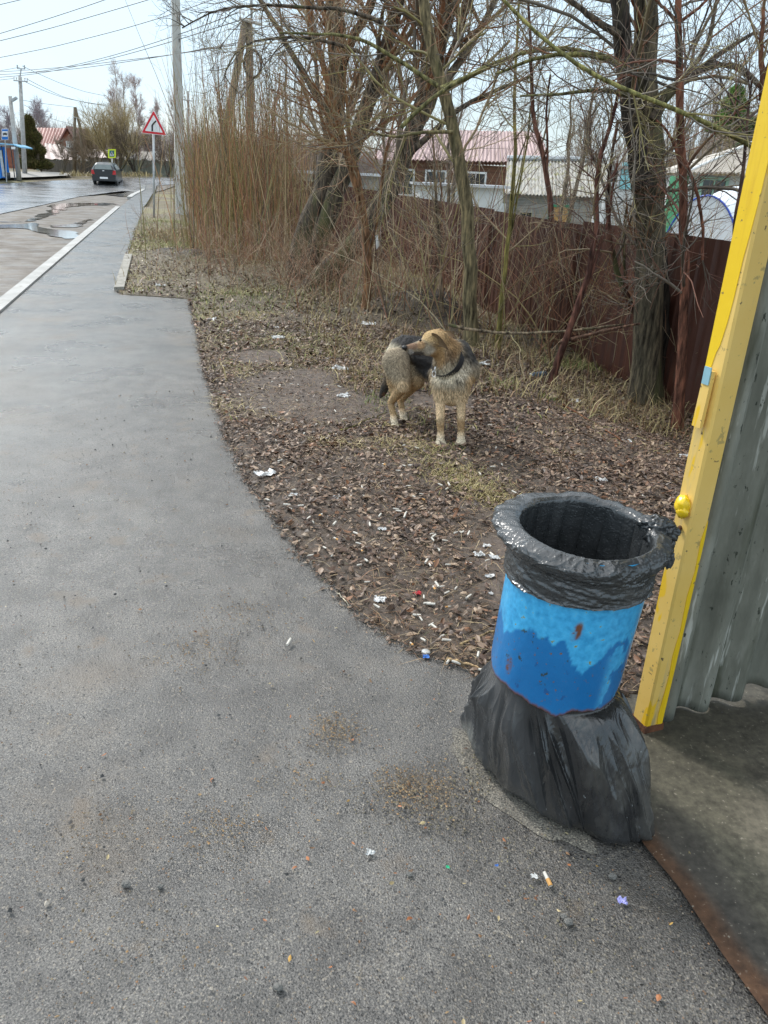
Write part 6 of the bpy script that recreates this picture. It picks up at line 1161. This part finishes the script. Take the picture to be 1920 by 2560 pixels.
arw = [(378.5, 328), (378.5, 313), (381, 309), (389, 300.5), (391.2, 303.6), (384.5, 311), (382.5, 314), (382.5, 328)]; mb = MB(); mb.poly([P(a, b, ya-.094) for a, b in arw], .004, nf_); mb.out('bend_arrow', M['signblack'], plate)
# pedestrian crossing sign
zc = P(281, 440, 66); zc[2] = float(H(zc[0], zc[1])); r2_ = empty('crossing_sign', tuple(zc), 'yellow-edged pedestrian crossing sign beyond the dark car', 'road sign'); yc = zc[1]
mb = MB(); mb.tube([zc, P(280, 392, yc)], .05, 8); mb.out('post', M['signwhite'], r2_)
def rect(x0, y0, x1, y1, y): return [P(x0, y0, y), P(x0, y1, y), P(x1, y1, y), P(x1, y0, y)]
mb = MB(); mb.poly(rect(270, 373, 289, 395, yc-.1), .04, nf_); pl = mb.out('yellow_board', M['signyellow'], r2_); mb = MB(); mb.poly(rect(273.3, 376, 285.7, 391.5, yc-.12), .01, nf_); mb.out('blue_field', M['signdark'], pl); mb = MB(); mb.poly([P(279.5, 378, yc-.14), P(274.3, 389, yc-.14), P(284.8, 389, yc-.14)], .01, nf_); mb.out('white_triangle', M['signwhite'], pl)
mb = MB(); mb.poly([P(*p, yc-.16) for p in [(279, 380.5), (278.2, 384), (276.8, 388), (278, 388), (279.5, 385), (281, 388), (282.2, 388), (280.6, 384), (280.3, 380.5)]], .01, nf_); mb.out('walking_figure', M['signblack'], pl)
# braced wooden pole behind the thicket
ab = 25.0; base = P(628, 470, ab); base[2] = float(H(base[0], base[1])); rp_ = empty('braced_pole', tuple(base), 'weathered wooden pole with slanting brace and insulators above the osiers', 'pole')
mb = MB(); tt_ = P(622, 46, ab); mb.tube([base+np.array((0, 0, -.3)), (base+tt_)/2, tt_], [.125, .12, .10], 12); mb.out('shaft', M['oldwood'], rp_, smooth=True)
bb = P(513, 480, ab-1.0); bb[2] = float(H(bb[0], bb[1])); mb = MB(); bt_ = P(614, 50, ab-.05); mb.tube([bb, (bb+bt_)/2, bt_], [.12, .115, .10], 12); mb.out('brace', M['oldwood'], rp_, smooth=True)
mb = MB(); mb.tube([P(629, 45, ab), P(628, -60, ab)], .035, 10); mb.out('steel_tube', M['metal_grey'], rp_, smooth=True)
mb = MB(); mb.tube([P(598, 46, ab-.15), P(652, 61, ab-.15)], .045, 6); ca_ = mb.out('crossarm', M['concrete'], rp_)
for q in (600, 609, 640, 649):
    mb = MB(); z0 = 46+(q-598)/54*15; mb.tube([P(q, z0, ab-.15), P(q, z0-16, ab-.15)], .012, 6); mb.lathe(P(q, z0-16, ab-.15), [(.001, -.03), (.04, -.03), (.045, .02), (.03, .06), (.001, .07)], 10); mb.out('insulator', M['signwhite'], ca_)
mb = MB(); cc_ = P(632, 160, ab-.18); mb.tube([cc_+np.array((.24*math.cos(t), 0, .34*math.sin(t))) for t in np.linspace(0, 2*math.pi, 30)], .035, 8); mb.out('cable_coil', M['signblack'], rp_, smooth=True)
# far poles on the left
def farpole(name, label, p0, p1, y, r, arms, mname='concrete', topext=None):
    a = P(*p0, y); a[2] = float(H(a[0], a[1]))-.1; b = P(*p1, y); root = empty(name, tuple(a), label, 'pole'); mb = MB(); mb.tube([a, (a+b)/2, b], [r*1.25, r*1.05, r*.85], 8); mb.out('shaft', M[mname], root, smooth=True)
    if topext: mb = MB(); mb.tube([b, P(*topext, y)], .04, 6); q = P(*topext, y); mb.box(q, (.55, .06, .06)); mb.box(q+np.array((-.25, 0, .12)), (.07, .07, .22)); mb.box(q+np.array((.25, 0, .12)), (.07, .07, .22)); mb.out('top_bracket', M['metal_grey'], root)
    for (x0, y0_, x1, y1_, ins) in arms:
        mb = MB(); mb.tube([P(x0, y0_, y-.15), P(x1, y1_, y-.15)], .045, 6); ar = mb.out('crossarm', M['metal_grey'], root)
        for q in ins: k = (q-x0)/(x1-x0); mb = MB(); zq = y0_+(y1_-y0_)*k; mb.tube([P(q, zq, y-.15), P(q, zq-7, y-.15)], .03, 6); mb.ball(P(q, zq-7.5, y-.15), .06, 6); mb.out('insulator', M['signwhite'], ar)
    return root
farpole('power_pole', 'upright power pole with crossarm and insulators by the bus stop', (61, 428), (50, 191), 62, .15, [(34, 201, 69, 204, (35, 41, 62, 68))], topext=(53, 172))
lp = farpole('lamp_pole', 'leaning concrete pole with a street lamp at the bus stop', (45, 430), (25, 240), 59, .15, [])
mb = MB(); mb.tube([P(28, 253, 59), P(37, 247, 58.9)], .035, 6); mb.box(P(36, 248, 58.8), (.42, .22, .14), np.array(Matrix.Rotation(-.5, 3, 'Y'))); mb.out('lamp_head', M['metal_grey'], lp)
tp = P(187, 435, 74); 
r_ = farpole('tarred_pole', 'dark wooden A-shaped pole in front of the maroon-roofed house', (186, 434), (187, 268), 74, .14, [(183, 292, 200, 297, ())], 'oldwood'); mb = MB(); e_ = P(211, 434, 74); e_[2] = float(H(e_[0], e_[1])); mb.tube([P(188, 268, 74), P(200, 318, 74), e_], .12, 8); mb.out('brace', M['oldwood'], r_)
farpole('power_pole', 'slim pole with wide crossarm right of the concrete pole', (470, 438), (470, 228), 64, .11, [(458, 249, 482, 253, (460, 480)), (465, 272, 474, 274, ())], 'concrete')
farpole('power_pole', 'distant pole top with crossarm above the willow', (251, 432), (250, 300), 92, .14, [(238, 299, 263, 302, (241, 260))], 'oldwood')
M['wire'] = plain('wire', (.10, .11, .12), .5)
def wire(label, pts, ys_, r=.012):
    W_ = np.array([P(a, b, y) for (a, b), y in zip(pts, ys_)]); q = resample(W_, 26)
    # a parabola through the given points keeps the sag smooth
    t = np.linspace(0, 1, len(q)); mb = MB(); mb.tube(q, r, 5); o = mb.out('power_line', M['wire'], smooth=True); setp(o, label, 'wire', 'overhead wires')
wire('overhead wire crossing the top left corner', [(-160, 60), (0, 11), (50, 0), (260, -60)], (34, 32, 31, 28), .013)
wire('second overhead wire from the top', [(-200, 140), (0, 84), (130, 44), (262, 0), (420, -60)], (36, 33, 31, 30, 28), .013)
wire('third overhead wire from the top', [(-200, 150), (0, 102), (130, 70), (250, 35), (370, 0), (560, -60)], (36, 33, 31, 30, 29, 27), .013)
wire('fourth overhead wire, passing behind the concrete pole', [(-200, 178), (0, 144), (130, 118), (300, 75), (430, 36), (598, -25)], (44, 42, 40, 37, 35, 33), .015)
wire('wire meeting the upper insulator of the braced pole', [(-200, 190), (0, 187), (100, 180), (200, 160), (300, 134), (430, 93), (600, 30)], (56, 50, 46, 42, 37, 31, 25), .014)
wire('wire running just under the upper insulator wire', [(-200, 200), (0, 194), (100, 184), (200, 164), (300, 141), (430, 104), (609, 48)], (56, 50, 46, 42, 37, 31, 25), .014)
wire('flat wire reaching the braced pole below its head', [(-200, 184), (0, 180), (100, 173), (200, 164), (300, 152), (430, 137), (590, 112)], (60, 52, 48, 43, 38, 33, 26), .014)
wire('lowest flat wire crossing the tall birch', [(-200, 192), (0, 187), (100, 180), (200, 171), (300, 157), (430, 137), (600, 106)], (60, 52, 48, 43, 38, 33, 25), .014)
wire('sagging wire from the top bracket of the bus stop pole', [(56, 165), (95, 184), (150, 208), (210, 229), (265, 240)], (62, 68, 76, 84, 90), .018)
wire('upper sagging wire from the bus stop pole crossarm', [(68, 198), (110, 220), (160, 243), (215, 257), (270, 265)], (62, 68, 76, 84, 90), .018); wire('lower sagging wire from the bus stop pole crossarm', [(62, 204), (110, 227), (160, 245), (215, 256), (262, 263)], (62, 68, 76, 84, 90), .018)
wire('thin wire reaching the dark A-shaped pole', [(55, 250), (100, 258), (150, 264), (187, 268)], (62, 66, 70, 74), .014); wire('thin service wire sloping to the maroon-roofed house', [(60, 262), (110, 290), (150, 303), (186, 312)], (62, 66, 70, 74), .014); wire('left wire leaving the bus stop pole', [(34, 196), (10, 199), (-60, 206)], (62, 60, 56), .014); wire('left wire from the top bracket of the bus stop pole', [(50, 168), (0, 177), (-80, 190)], (62, 58, 52), .014)
# ---------------------------------------------------------------- bus stop across the road
M['shelterblue'] = plain('shelter_blue', (.02, .24, .72), .4); M['roofblue'] = plain('pale_blue_sheet', (.25, .55, .80), .35); M['darkframe'] = plain('dark_frame', (.03, .04, .05), .5); M['greyglass'] = plain('pale_panel', (.42, .47, .50), .3)
yb = 58.; c_ = P(5, 430, yb); z0 = float(H(c_[0], c_[1]))+.05; bs = empty('bus_shelter', (c_[0], c_[1], z0), 'small blue bus shelter with pale blue roof across the road', 'bus shelter')
zt = P(10, 366, yb)[2]
mb = MB(); a = P(-40, 430, yb); b = P(13, 430, yb); mb.box(((a[0]+b[0])/2, yb+.6, (z0+zt)/2), (b[0]-a[0], .08, zt-z0-.05)); mb.out('back_panel', M['shelterblue'], bs)
mb = MB(); q = P(3, 430, yb-.5); mb.box((q[0]-.6, yb-.3, (z0+zt)/2-.05), (.9, .06, zt-z0-.15)); mb.out('side_panel', M['shelterblue'], bs); mb = MB(); q = P(8.5, 430, yb-.3); mb.box((q[0], yb-.3, (z0+zt)/2-.05), (.18, .05, zt-z0-.4)); mb.out('glass_panel', M['greyglass'], bs)
for q_x in (13, 35): q = P(q_x, 430, yb-.3); mb = MB(); mb.tube([(q[0], yb-.3, z0-.1), (q[0], yb-.3, zt+.02)], .035, 8); mb.out('post', M['darkframe'], bs)
V = []; mb = MB(); 
pr = [P(-45, 358, yb-.6), P(0, 357, yb-.6), P(32, 360, yb-.6), P(52, 367, yb-.6)]; V = pr+[p+np.array((0, 1.8, -.02)) for p in pr]; V = V+[v+np.array((0, 0, -.07)) for v in V]; F = []
for i in range(3): F += [(i, i+1, i+5, i+4), (i+8, i+12, i+13, i+9), (i, i+8, i+9, i+1), (i+4, i+5, i+13, i+12)]
F += [(0, 4, 12, 8), (3, 11, 15, 7)]; mb.add(V, F); mb.out('roof', M['roofblue'], bs)
mb = MB(); mb.poly(rect(28, 367, 38, 373, yb-.62), .02, nf_); mb.out('route_plate', M['signwhite'], bs)
q = P(17, 425, yb-.4); mb = MB(); mb.lathe((q[0], q[1], z0), [(.001, 0), (.16, 0), (.19, .42), (.15, .43), (.12, .05), (.001, .05)], 12); o = mb.out('street_bin', M['darkframe'], smooth=True); setp(o, 'small black litter bin at the far bus stop', 'bin')
q = P(13, 430, yb-1.2); q[2] = float(H(q[0], q[1])); bsn = empty('bus_stop_sign', tuple(q), 'blue and white bus stop sign on a post by the shelter', 'road sign'); mb = MB(); mb.tube([q, P(13, 350, yb-1.2)], .035, 8); mb.out('post', M['metal_grey'], bsn)
yq = yb-1.3; mb = MB(); mb.poly(rect(4, 322, 20.5, 350, yq), .03, nf_); pl = mb.out('board', M['signwhite'], bsn); mb = MB(); mb.poly(rect(4.8, 323.2, 19.7, 349, yq-.015), .01, nf_); mb.out('blue_field', M['signblue'], pl); mb = MB(); mb.poly(rect(5.5, 328, 19, 341.5, yq-.03), .01, nf_); mb.out('white_field', M['signwhite'], pl)
mb = MB(); mb.poly(rect(7, 333.5, 17.5, 337, yq-.045), .01, nf_); mb.poly(rect(8, 331.8, 16, 333, yq-.045), .01, nf_); mb.poly(rect(8.2, 337.5, 9.8, 338.7, yq-.045), .01, nf_); mb.poly(rect(14.6, 337.5, 16.2, 338.7, yq-.045), .01, nf_); mb.out('bus_symbol', M['signblack'], pl)
# ---------------------------------------------------------------- the car
gcar = G(262, 462); CY = gcar[1]; zc0 = float(H(gcar[0], CY))-.045
ca = empty('parked_car', (float(gcar[0]), float(CY), zc0), 'dark small hatchback driving away round the bend with red tail lights', 'car', rz=0); ca.name = 'car'
M['carpaint'] = plain('dark_grey_car_paint', (.010, .011, .013), .30, coat=.3, spec=.5); M['carroof'] = plain('roof_reflecting', (.05, .055, .06), .2, coat=.8); M['tyre'] = plain('tyre', (.02, .02, .02), .8); M['rim'] = plain('dark_rim', (.10, .10, .11), .4, metal=.6); M['tail'] = plain('tail_lamp_red', (.45, .02, .02), .2); M['carglass'] = plain('car_glass', (.10, .14, .14), .05, spec=.9)
CA = math.radians(11); CR = rotz(CA); co = np.array((gcar[0], CY, zc0))    # local: x right, y forward (away)
def cl(x, y, z): return CR@np.array((x, y, z))+co
# side profile sections along y (rear 0 -> front 3.8): half width, sill z, belt z, roof z, roof half width
SEC = [(-.02, .70, .42, .78, .80, .60), (.02, .80, .30, .98, 1.05, .66), (.22, .84, .26, 1.02, 1.36, .58), (.60, .845, .25, 1.02, 1.50, .58), (1.3, .85, .25, 1.0, 1.53, .60), (2.1, .85, .25, .98, 1.50, .60), (2.75, .845, .25, .96, 1.10, .64), (2.95, .84, .26, .95, .98, .68), (3.45, .80, .28, .84, .86, .62), (3.72, .68, .36, .62, .64, .5)]
V = []; 
for (y, hw_, zs, zb_, zr, rw) in SEC:
    for (x, z) in [(-hw_*.92, zs), (-hw_, zs+.12), (-hw_, (zs+zb_)/2+.05), (-hw_*.985, zb_), (-rw, zr-.05 if zr-zb_ > .1 else zr-.005), (-rw*.8, zr), (0, zr+.015), (rw*.8, zr), (rw, zr-.05 if zr-zb_ > .1 else zr-.005), (hw_*.985, zb_), (hw_, (zs+zb_)/2+.05), (hw_, zs+.12), (hw_*.92, zs)]: V.append(cl(x, y, z))
F = []; kq = 13
for i in range(len(SEC)-1):
    for j in range(kq-1): F.append((i*kq+j, i*kq+j+1, (i+1)*kq+j+1, (i+1)*kq+j))
    F.append((i*kq+12, i*kq, (i+1)*kq, (i+1)*kq+12))
F.append(list(range(kq-1, -1, -1))); F.append([(len(SEC)-1)*kq+j for j in range(kq)])
mobj('body', np.array(V), F, M['carpaint'], ca, smooth=False)
def cpl(name, pts, m, nrm, th=.02, parent=None): mb = MB(); mb.poly([cl(*p) for p in pts], th, CR@np.array(nrm, float)); return mb.out(name, m, parent or ca)
cpl('rear_window', [(-.60, -.01, 1.06), (.60, -.01, 1.06), (.50, .17, 1.37), (-.50, .17, 1.37)], M['carglass'], (0, -1, .5))
cpl('tailgate', [(-.62, -.055, .62), (.62, -.055, .62), (.64, -.05, 1.02), (-.64, -.05, 1.02)], M['carpaint'], (0, -1, 0), .03)
bmpm = cpl('rear_bumper', [(-.80, -.09, .30), (.80, -.09, .30), (.82, -.09, .60), (-.82, -.09, .60)], M['carpaint'], (0, -1, 0), .14)
cpl('number_plate', [(-.27, -.11, .44), (.27, -.11, .44), (.27, -.11, .56), (-.27, -.11, .56)], M['signwhite'], (0, -1, 0), .01)
for s in (-1, 1):
    cpl('tail_light', [(s*.60, -.075, .72), (s*.84, -.03, .74), (s*.83, .0, 1.02), (s*.66, -.06, 1.0)][::(1 if s > 0 else -1)], M['tail'], (0, -1, 0), .03)
    cpl('side_window', [(s*.853, .45, 1.06), (s*.853, 1.4, 1.04), (s*.64, 1.38, 1.45), (s*.62, .62, 1.43)][::s], M['carglass'], (s, 0, .4), .02); cpl('side_window', [(s*.853, 1.5, 1.04), (s*.853, 2.6, 1.02), (s*.64, 2.1, 1.43), (s*.64, 1.46, 1.45)][::s], M['carglass'], (s, 0, .4), .02)
    mb = MB(); mb.box(cl(s*.93, 2.35, 1.05), (.18, .10, .13), CR); mb.out('mirror', M['carpaint'], ca)
    for y in (.55, 3.05):
        RR_ = CR@np.array(Matrix.Rotation(math.pi/2, 3, 'Y')); mb = MB(); mb.lathe(cl(s*.74, y, .30), [(.001, -.09), (.24, -.09), (.30, -.07), (.30, .07), (.24, .09), (.001, .09)], 20, R=RR_); wh = mb.out('wheel', M['tyre'], ca, smooth=True); mb = MB(); mb.lathe(cl(s*.835, y, .30), [(.001, -.012), (.19, -.012), (.19, .012), (.001, .012)], 16, R=RR_); mb.out('rim', M['rim'], wh)
mb = MB(); mb.tube([cl(0, .15, 1.03), cl(.30, .10, 1.10)], .012, 5); mb.out('wiper', M['tyre'], ca); mb = MB(); mb.tube([cl(0, .7, 1.52), cl(0, .55, 1.75)], .01, 5); mb.out('aerial', M['tyre'], ca)
cpl('badge', [(-.06, -.065, .94), (.06, -.065, .94), (.06, -.065, .99), (-.06, -.065, .99)], M['signwhite'], (0, -1, 0), .01)
# ---------------------------------------------------------------- litter
M['filter'] = plain('cigarette_paper', (.66, .63, .56), .7); M['tipor'] = plain('cork_tip', (.62, .33, .10), .7); M['paper'] = plain('crumpled_paper', (.72, .72, .71), .8); M['canm'] = mat('dark_printed_can', [(.35, (.03, .05, .07)), (.55, (.07, .12, .17)), (.62, (.35, .38, .40))], scale=22, rough=.3, metal=.3)
def butt_mesh(L_, r, two):
    mb = MB(); mb.tube([(-L_/2, 0, r), (L_*.05, 0, r*1.05), (L_/2, 0, r*.9)], [r, r, r*.85], 8)
    return mb
protos = {}
def butt(px, py, L_=.027, rz=None, two=False, label='white cigarette butt lying in the leaf litter', group='white cigarette butts in the leaf litter'):
    g = G(px, py, z=.04); z = float(VH(g[0], g[1])); key = (two, L_)
    if key not in protos:
        mb = butt_mesh(L_, .0039, two); protos[key] = mb.out('butt_proto', M['filter'], origin=(0, 0, 0)).data
        bpy.data.objects.remove([o for o in bpy.data.objects if o.name.startswith('butt_proto')][0])
        if two: mb = MB(); mb.tube([(-L_*.5, 0, .004), (-L_*.02, 0, .0042)], .0044, 8); o2 = mb.out('tip_proto', M['tipor'], origin=(0, 0, 0)); protos['tip'] = o2.data; bpy.data.objects.remove(o2)
    o = bpy.data.objects.new('cigarette_butt', protos[key]); COL.objects.link(o); o.location = (g[0], g[1], z+.008+.006*random.random()*(px > 0)); o.rotation_euler = (random.uniform(-.1, .1), random.uniform(-.25, .15), random.uniform(0, 3.14) if rz is None else rz); s = random.uniform(.85, 1.35); o.scale = (s, s, s)
    if two: t = bpy.data.objects.new('cork_tip', protos['tip']); COL.objects.link(t); t.parent = o
    setp(o, label, 'cigarette butt', group)
BPX = [(905, 1220), (910, 1240), (1010, 1165), (1026, 1167), (995, 1177), (1020, 1212), (1035, 1240), (1053, 1232), (1100, 1215), (1122, 1212), (1117, 1222), (772, 1240), (765, 1235), (717, 1262), (723, 1272), (728, 1240), (735, 1225), (752, 1265), (772, 1298), (783, 1305), (990, 1270), (997, 1276), (1012, 1286), (1014, 1280), (950, 1285), (925, 1307), (837, 1305), (890, 1330), (1080, 1330), (1085, 1340), (1082, 1345), (1112, 1348), (1143, 1331), (1155, 1330), (1172, 1332), (1180, 1337), (812, 1370), (776, 1378), (745, 1342), (832, 1388), (896, 1355), (898, 1410), (918, 1455), (915, 1398), (1066, 1402), (1075, 1410), (1098, 1370), (1120, 1408), (1230, 1388), (1218, 1405), (1172, 1411), (1092, 1462), (1105, 1465), (1118, 1478), (1140, 1470), (1060, 1490), (1068, 1505), (1078, 1508), (1172, 1490), (941, 1518), (1043, 1537), (1052, 1548), (1085, 1566), (1105, 1590), (1116, 1602), (1058, 1600), (1078, 1560), (1203, 1672), (1195, 1640), (1140, 1655), (1120, 1651), (700, 1150), (735, 1162), (645, 1180), (668, 1240), (690, 1100), (760, 1085), (790, 1060), (842, 1085), (860, 1045), (838, 1028), (742, 1000), (700, 960), (680, 955), (1200, 1180), (1232, 1165), (1255, 1160), (1285, 1230), (1300, 1250), (660, 1020), (728, 960), (745, 962), (815, 963), (848, 965), (1010, 1115), (1042, 1120), (1240, 1120), (1260, 1025), (1225, 1060), (870, 870), (890, 815), (770, 905), (640, 905), (600, 985), (560, 980), (1165, 1145), (1420, 1195), (1500, 1210), (1555, 1190), (1610, 1235)]
def zone(px, py):
    if py < 1000: return 'on the far part of the verge beyond the dog' if py < 940 else 'around the bare patch left of the dog'
    if py < 1200: return 'left of the dog near the asphalt' if px < 870 else ('just below the dog\'s paws' if px < 1300 else 'behind the bag mouth')
    if py < 1300: return 'along the asphalt edge level with the straw grass' if px < 860 else 'between the straw grass and the asphalt'
    if py < 1420: return 'close to the left side of the bin rim' if px > 1060 else 'in the middle of the leaf litter'
    return 'beside the blue body of the bin' if px > 1160 else ('near the lower tip of the leaf litter' if py > 1530 else 'in the lower part of the leaf litter')
for i, (px, py) in enumerate(BPX): zz_ = zone(px, py); butt(px, py, two=False, label='white cigarette butt '+zz_, group='white butts '+zz_)
for (px, py) in [(802, 1286), (1092, 1402), (1085, 1468), (840, 1345), (1055, 1247), (878, 1240), (1120, 1512), (1030, 1600), (960, 1160), (905, 1370)]: butt(px, py, two=True, label='orange-tipped cigarette butt in the leaf litter', group='orange-tipped cigarette butts')
butt(722, 1602, .030, 1.35, label='lone white cigarette butt on the open asphalt', group=None); butt(1369, 2193, .030, 1.85, two=True, label='cigarette butt with burnt red end on the asphalt below the bag', group=None)
def scrap(px, py, s, label, m='paper', name='paper_scrap', cat='litter', flat=.35, seed=None):
    g = G(px, py, z=.03); z = float(VH(g[0], g[1])) if g[0] < .7 or g[1] > 2 else .042; seed = px*.37+py; n_ = 9; V = []; F = []
    for i in range(n_):
        for j in range(n_):
            u_, v_ = i/(n_-1)-.5, j/(n_-1)-.5; q = mnoise.noise(Vector((u_*3+seed, v_*3, 1))); q2 = mnoise.noise(Vector((u_*3, v_*3+seed, 5))); q3 = abs(mnoise.noise(Vector((u_*4+seed, v_*4, 9))))
            V.append((g[0]+s*(u_*1.3+.55*q), g[1]+s*(v_+.55*q2), z+.006+s*flat*q3*1.6))
    for i in range(n_-1):
        for j in range(n_-1): a = i*n_+j; F.append((a, a+n_, a+n_+1, a+1))
    o = mobj(name, V, F, M[m], smooth=False); setp(o, label, cat)
for (px, py, s, lab) in [(660, 1188, .075, 'torn white printed paper near the asphalt edge'), (950, 1500, .035, 'square white paper scrap at the asphalt edge'), (732, 1240, .03, 'small crumpled white paper left of the litter strip'), (838, 1243, .03, 'grey-white scrap among leaves left of centre'), (955, 1320, .03, 'white crumpled scrap in the middle of the litter'), (1197, 1390, .038, 'crumpled white tissue left of the bin'), (1216, 1367, .028, 'small white tissue above the crumpled one'),
                       (1235, 1400, .03, 'white paper scrap nearest the bin rim'), (1225, 1444, .03, 'white scrap on bare soil beside the blue bin'), (1227, 1487, .016, 'tiny white scrap low beside the bin'), (858, 990, .07, 'white crumpled tissue left of the dog'), (850, 925, .09, 'white litter by the bare patch'), (696, 846, .09, 'white scrap lying far on the verge'), (1198, 908, .13, 'crumpled clear plastic right of the dog'), (1500, 1198, .05, 'white scrap behind the bag mouth'), (1570, 1075, .05, 'white scrap by the dry stalks'),
                       (1728, 1075, .06, 'white plastic piece against the yellow post'), (530, 800, .07, 'white scrap near the corner of the verge'), (400, 715, .08, 'white scrap on the verge beside the kerb'), (690, 820, .05, 'small pale scrap beyond the bare patch'), (922, 812, .10, 'pale scrap on the ground behind the dog'), (1440, 960, .08, 'pale plastic scrap below the can'), (1500, 955, .06, 'white scrap under the green grass tuft'), (1628, 1368, .02, 'white scrap between bin and post')]: scrap(px, py, s, lab)
M['violet'] = plain('violet_wrapper', (.38, .38, .72), .5); M['bluebit'] = plain('blue_plastic', (.04, .16, .50), .4); M['redbit'] = plain('red_plastic', (.55, .03, .04), .4); M['foil'] = plain('grey_foil', (.55, .56, .55), .4); M['greenbit'] = plain('green_plastic', (.02, .45, .22), .4)
scrap(1556, 2252, .017, 'violet-white crumpled sweet wrapper on the asphalt', 'violet', 'wrapper', flat=.5); scrap(1336, 2188, .012, 'grey foil scrap beside the burnt butt', 'foil', flat=.15); scrap(924, 2130, .016, 'pale flattened scrap on the asphalt left of the bag', 'foil'); scrap(1064, 1640, .018, 'blue plastic piece at the asphalt edge', 'bluebit', 'plastic_piece'); scrap(1043, 1483, .022, 'curved red plastic piece in the litter', 'redbit', 'plastic_piece'); scrap(1242, 2162, .006, 'tiny blue plastic crumb on the asphalt', 'bluebit', 'plastic_piece'); scrap(1120, 2166, .007, 'tiny green plastic crumb on the asphalt', 'greenbit', 'plastic_piece')
M['stone'] = mat('grey_stone', [(.3, (.10, .10, .095)), (.7, (.24, .23, .21))], scale=60, rough=.8, bump=.5, bscale=120)
for (px, py, r, lab) in [(1532, 2188, .0095, 'pale grey pebble right of the burnt butt'), (1410, 2288, .0075, 'upper one of two dark pebbles on the asphalt'), (1422, 2302, .0095, 'lower one of two dark pebbles on the asphalt'), (400, 2212, .007, 'small black stone at left on the asphalt'), (1024, 2182, .007, 'dark pebble in the grit patch'), (1418, 2124, .005, 'small white pebble under the bag corner'), (696, 2464, .009, 'flat dark stone on the near asphalt'), (315, 2208, .010, 'curled black bark piece on the left asphalt')]:
    g = G(px, py, z=.03); mb = MB(); crumple(mb, (g[0], g[1], float(VH(g[0], g[1]))+r*.55), r, (1.15, .9, .75), px*.01, 10); o = mb.out('pebble', M['stone'], smooth=False); setp(o, lab, 'stone')
g = G(1350, 905, z=.03); zz = float(VH(g[0], g[1])); d_ = unit(np.array((.93, .30, .12))); cn = empty('drink_can', (g[0], g[1], zz), 'dark crushed drink can with white rim lying on the soil', 'can'); Rc = rot_to(d_)
mb = MB(); mb.lathe(g*np.array((1, 1, 0))+np.array((0, 0, zz+.045)), [(.026, -.085), (.033, -.075), (.034, 0), (.033, .06), (.028, .082), (.001, .083)], 20, R=Rc); mb.out('can_body', M['canm'], cn, smooth=True); mb = MB(); mb.lathe(g*np.array((1, 1, 0))+np.array((0, 0, zz+.045)), [(.024, -.089), (.031, -.088), (.0335, -.079), (.031, -.072)], 20, R=Rc); mb.out('can_rim', M['whitewash'], cn, smooth=True)
g = G(1065, 1625, z=.03); mb = MB(); mb.lathe((g[0], g[1], float(VH(g[0], g[1]))+.01), [(.001, .006), (.012, .006), (.016, .003), (.017, -.003)], 16); o = mb.out('bottle_cap', M['foil'], smooth=True); setp(o, 'metal bottle cap at the asphalt edge', 'bottle cap')
g = G(1500, 700, z=.2)
g = P(938, 590, 9.0); mb = MB(); mb.poly([g, g+np.array((.03, 0, .02)), g+np.array((.05, .02, -.10)), g+np.array((.02, 0, -.14)), g+np.array((.0, .01, -.06))], .004, (0, -1, 0)); o = mb.out('snagged_bag', M['paper']); setp(o, 'scrap of white plastic snagged on the orange stem', 'litter')
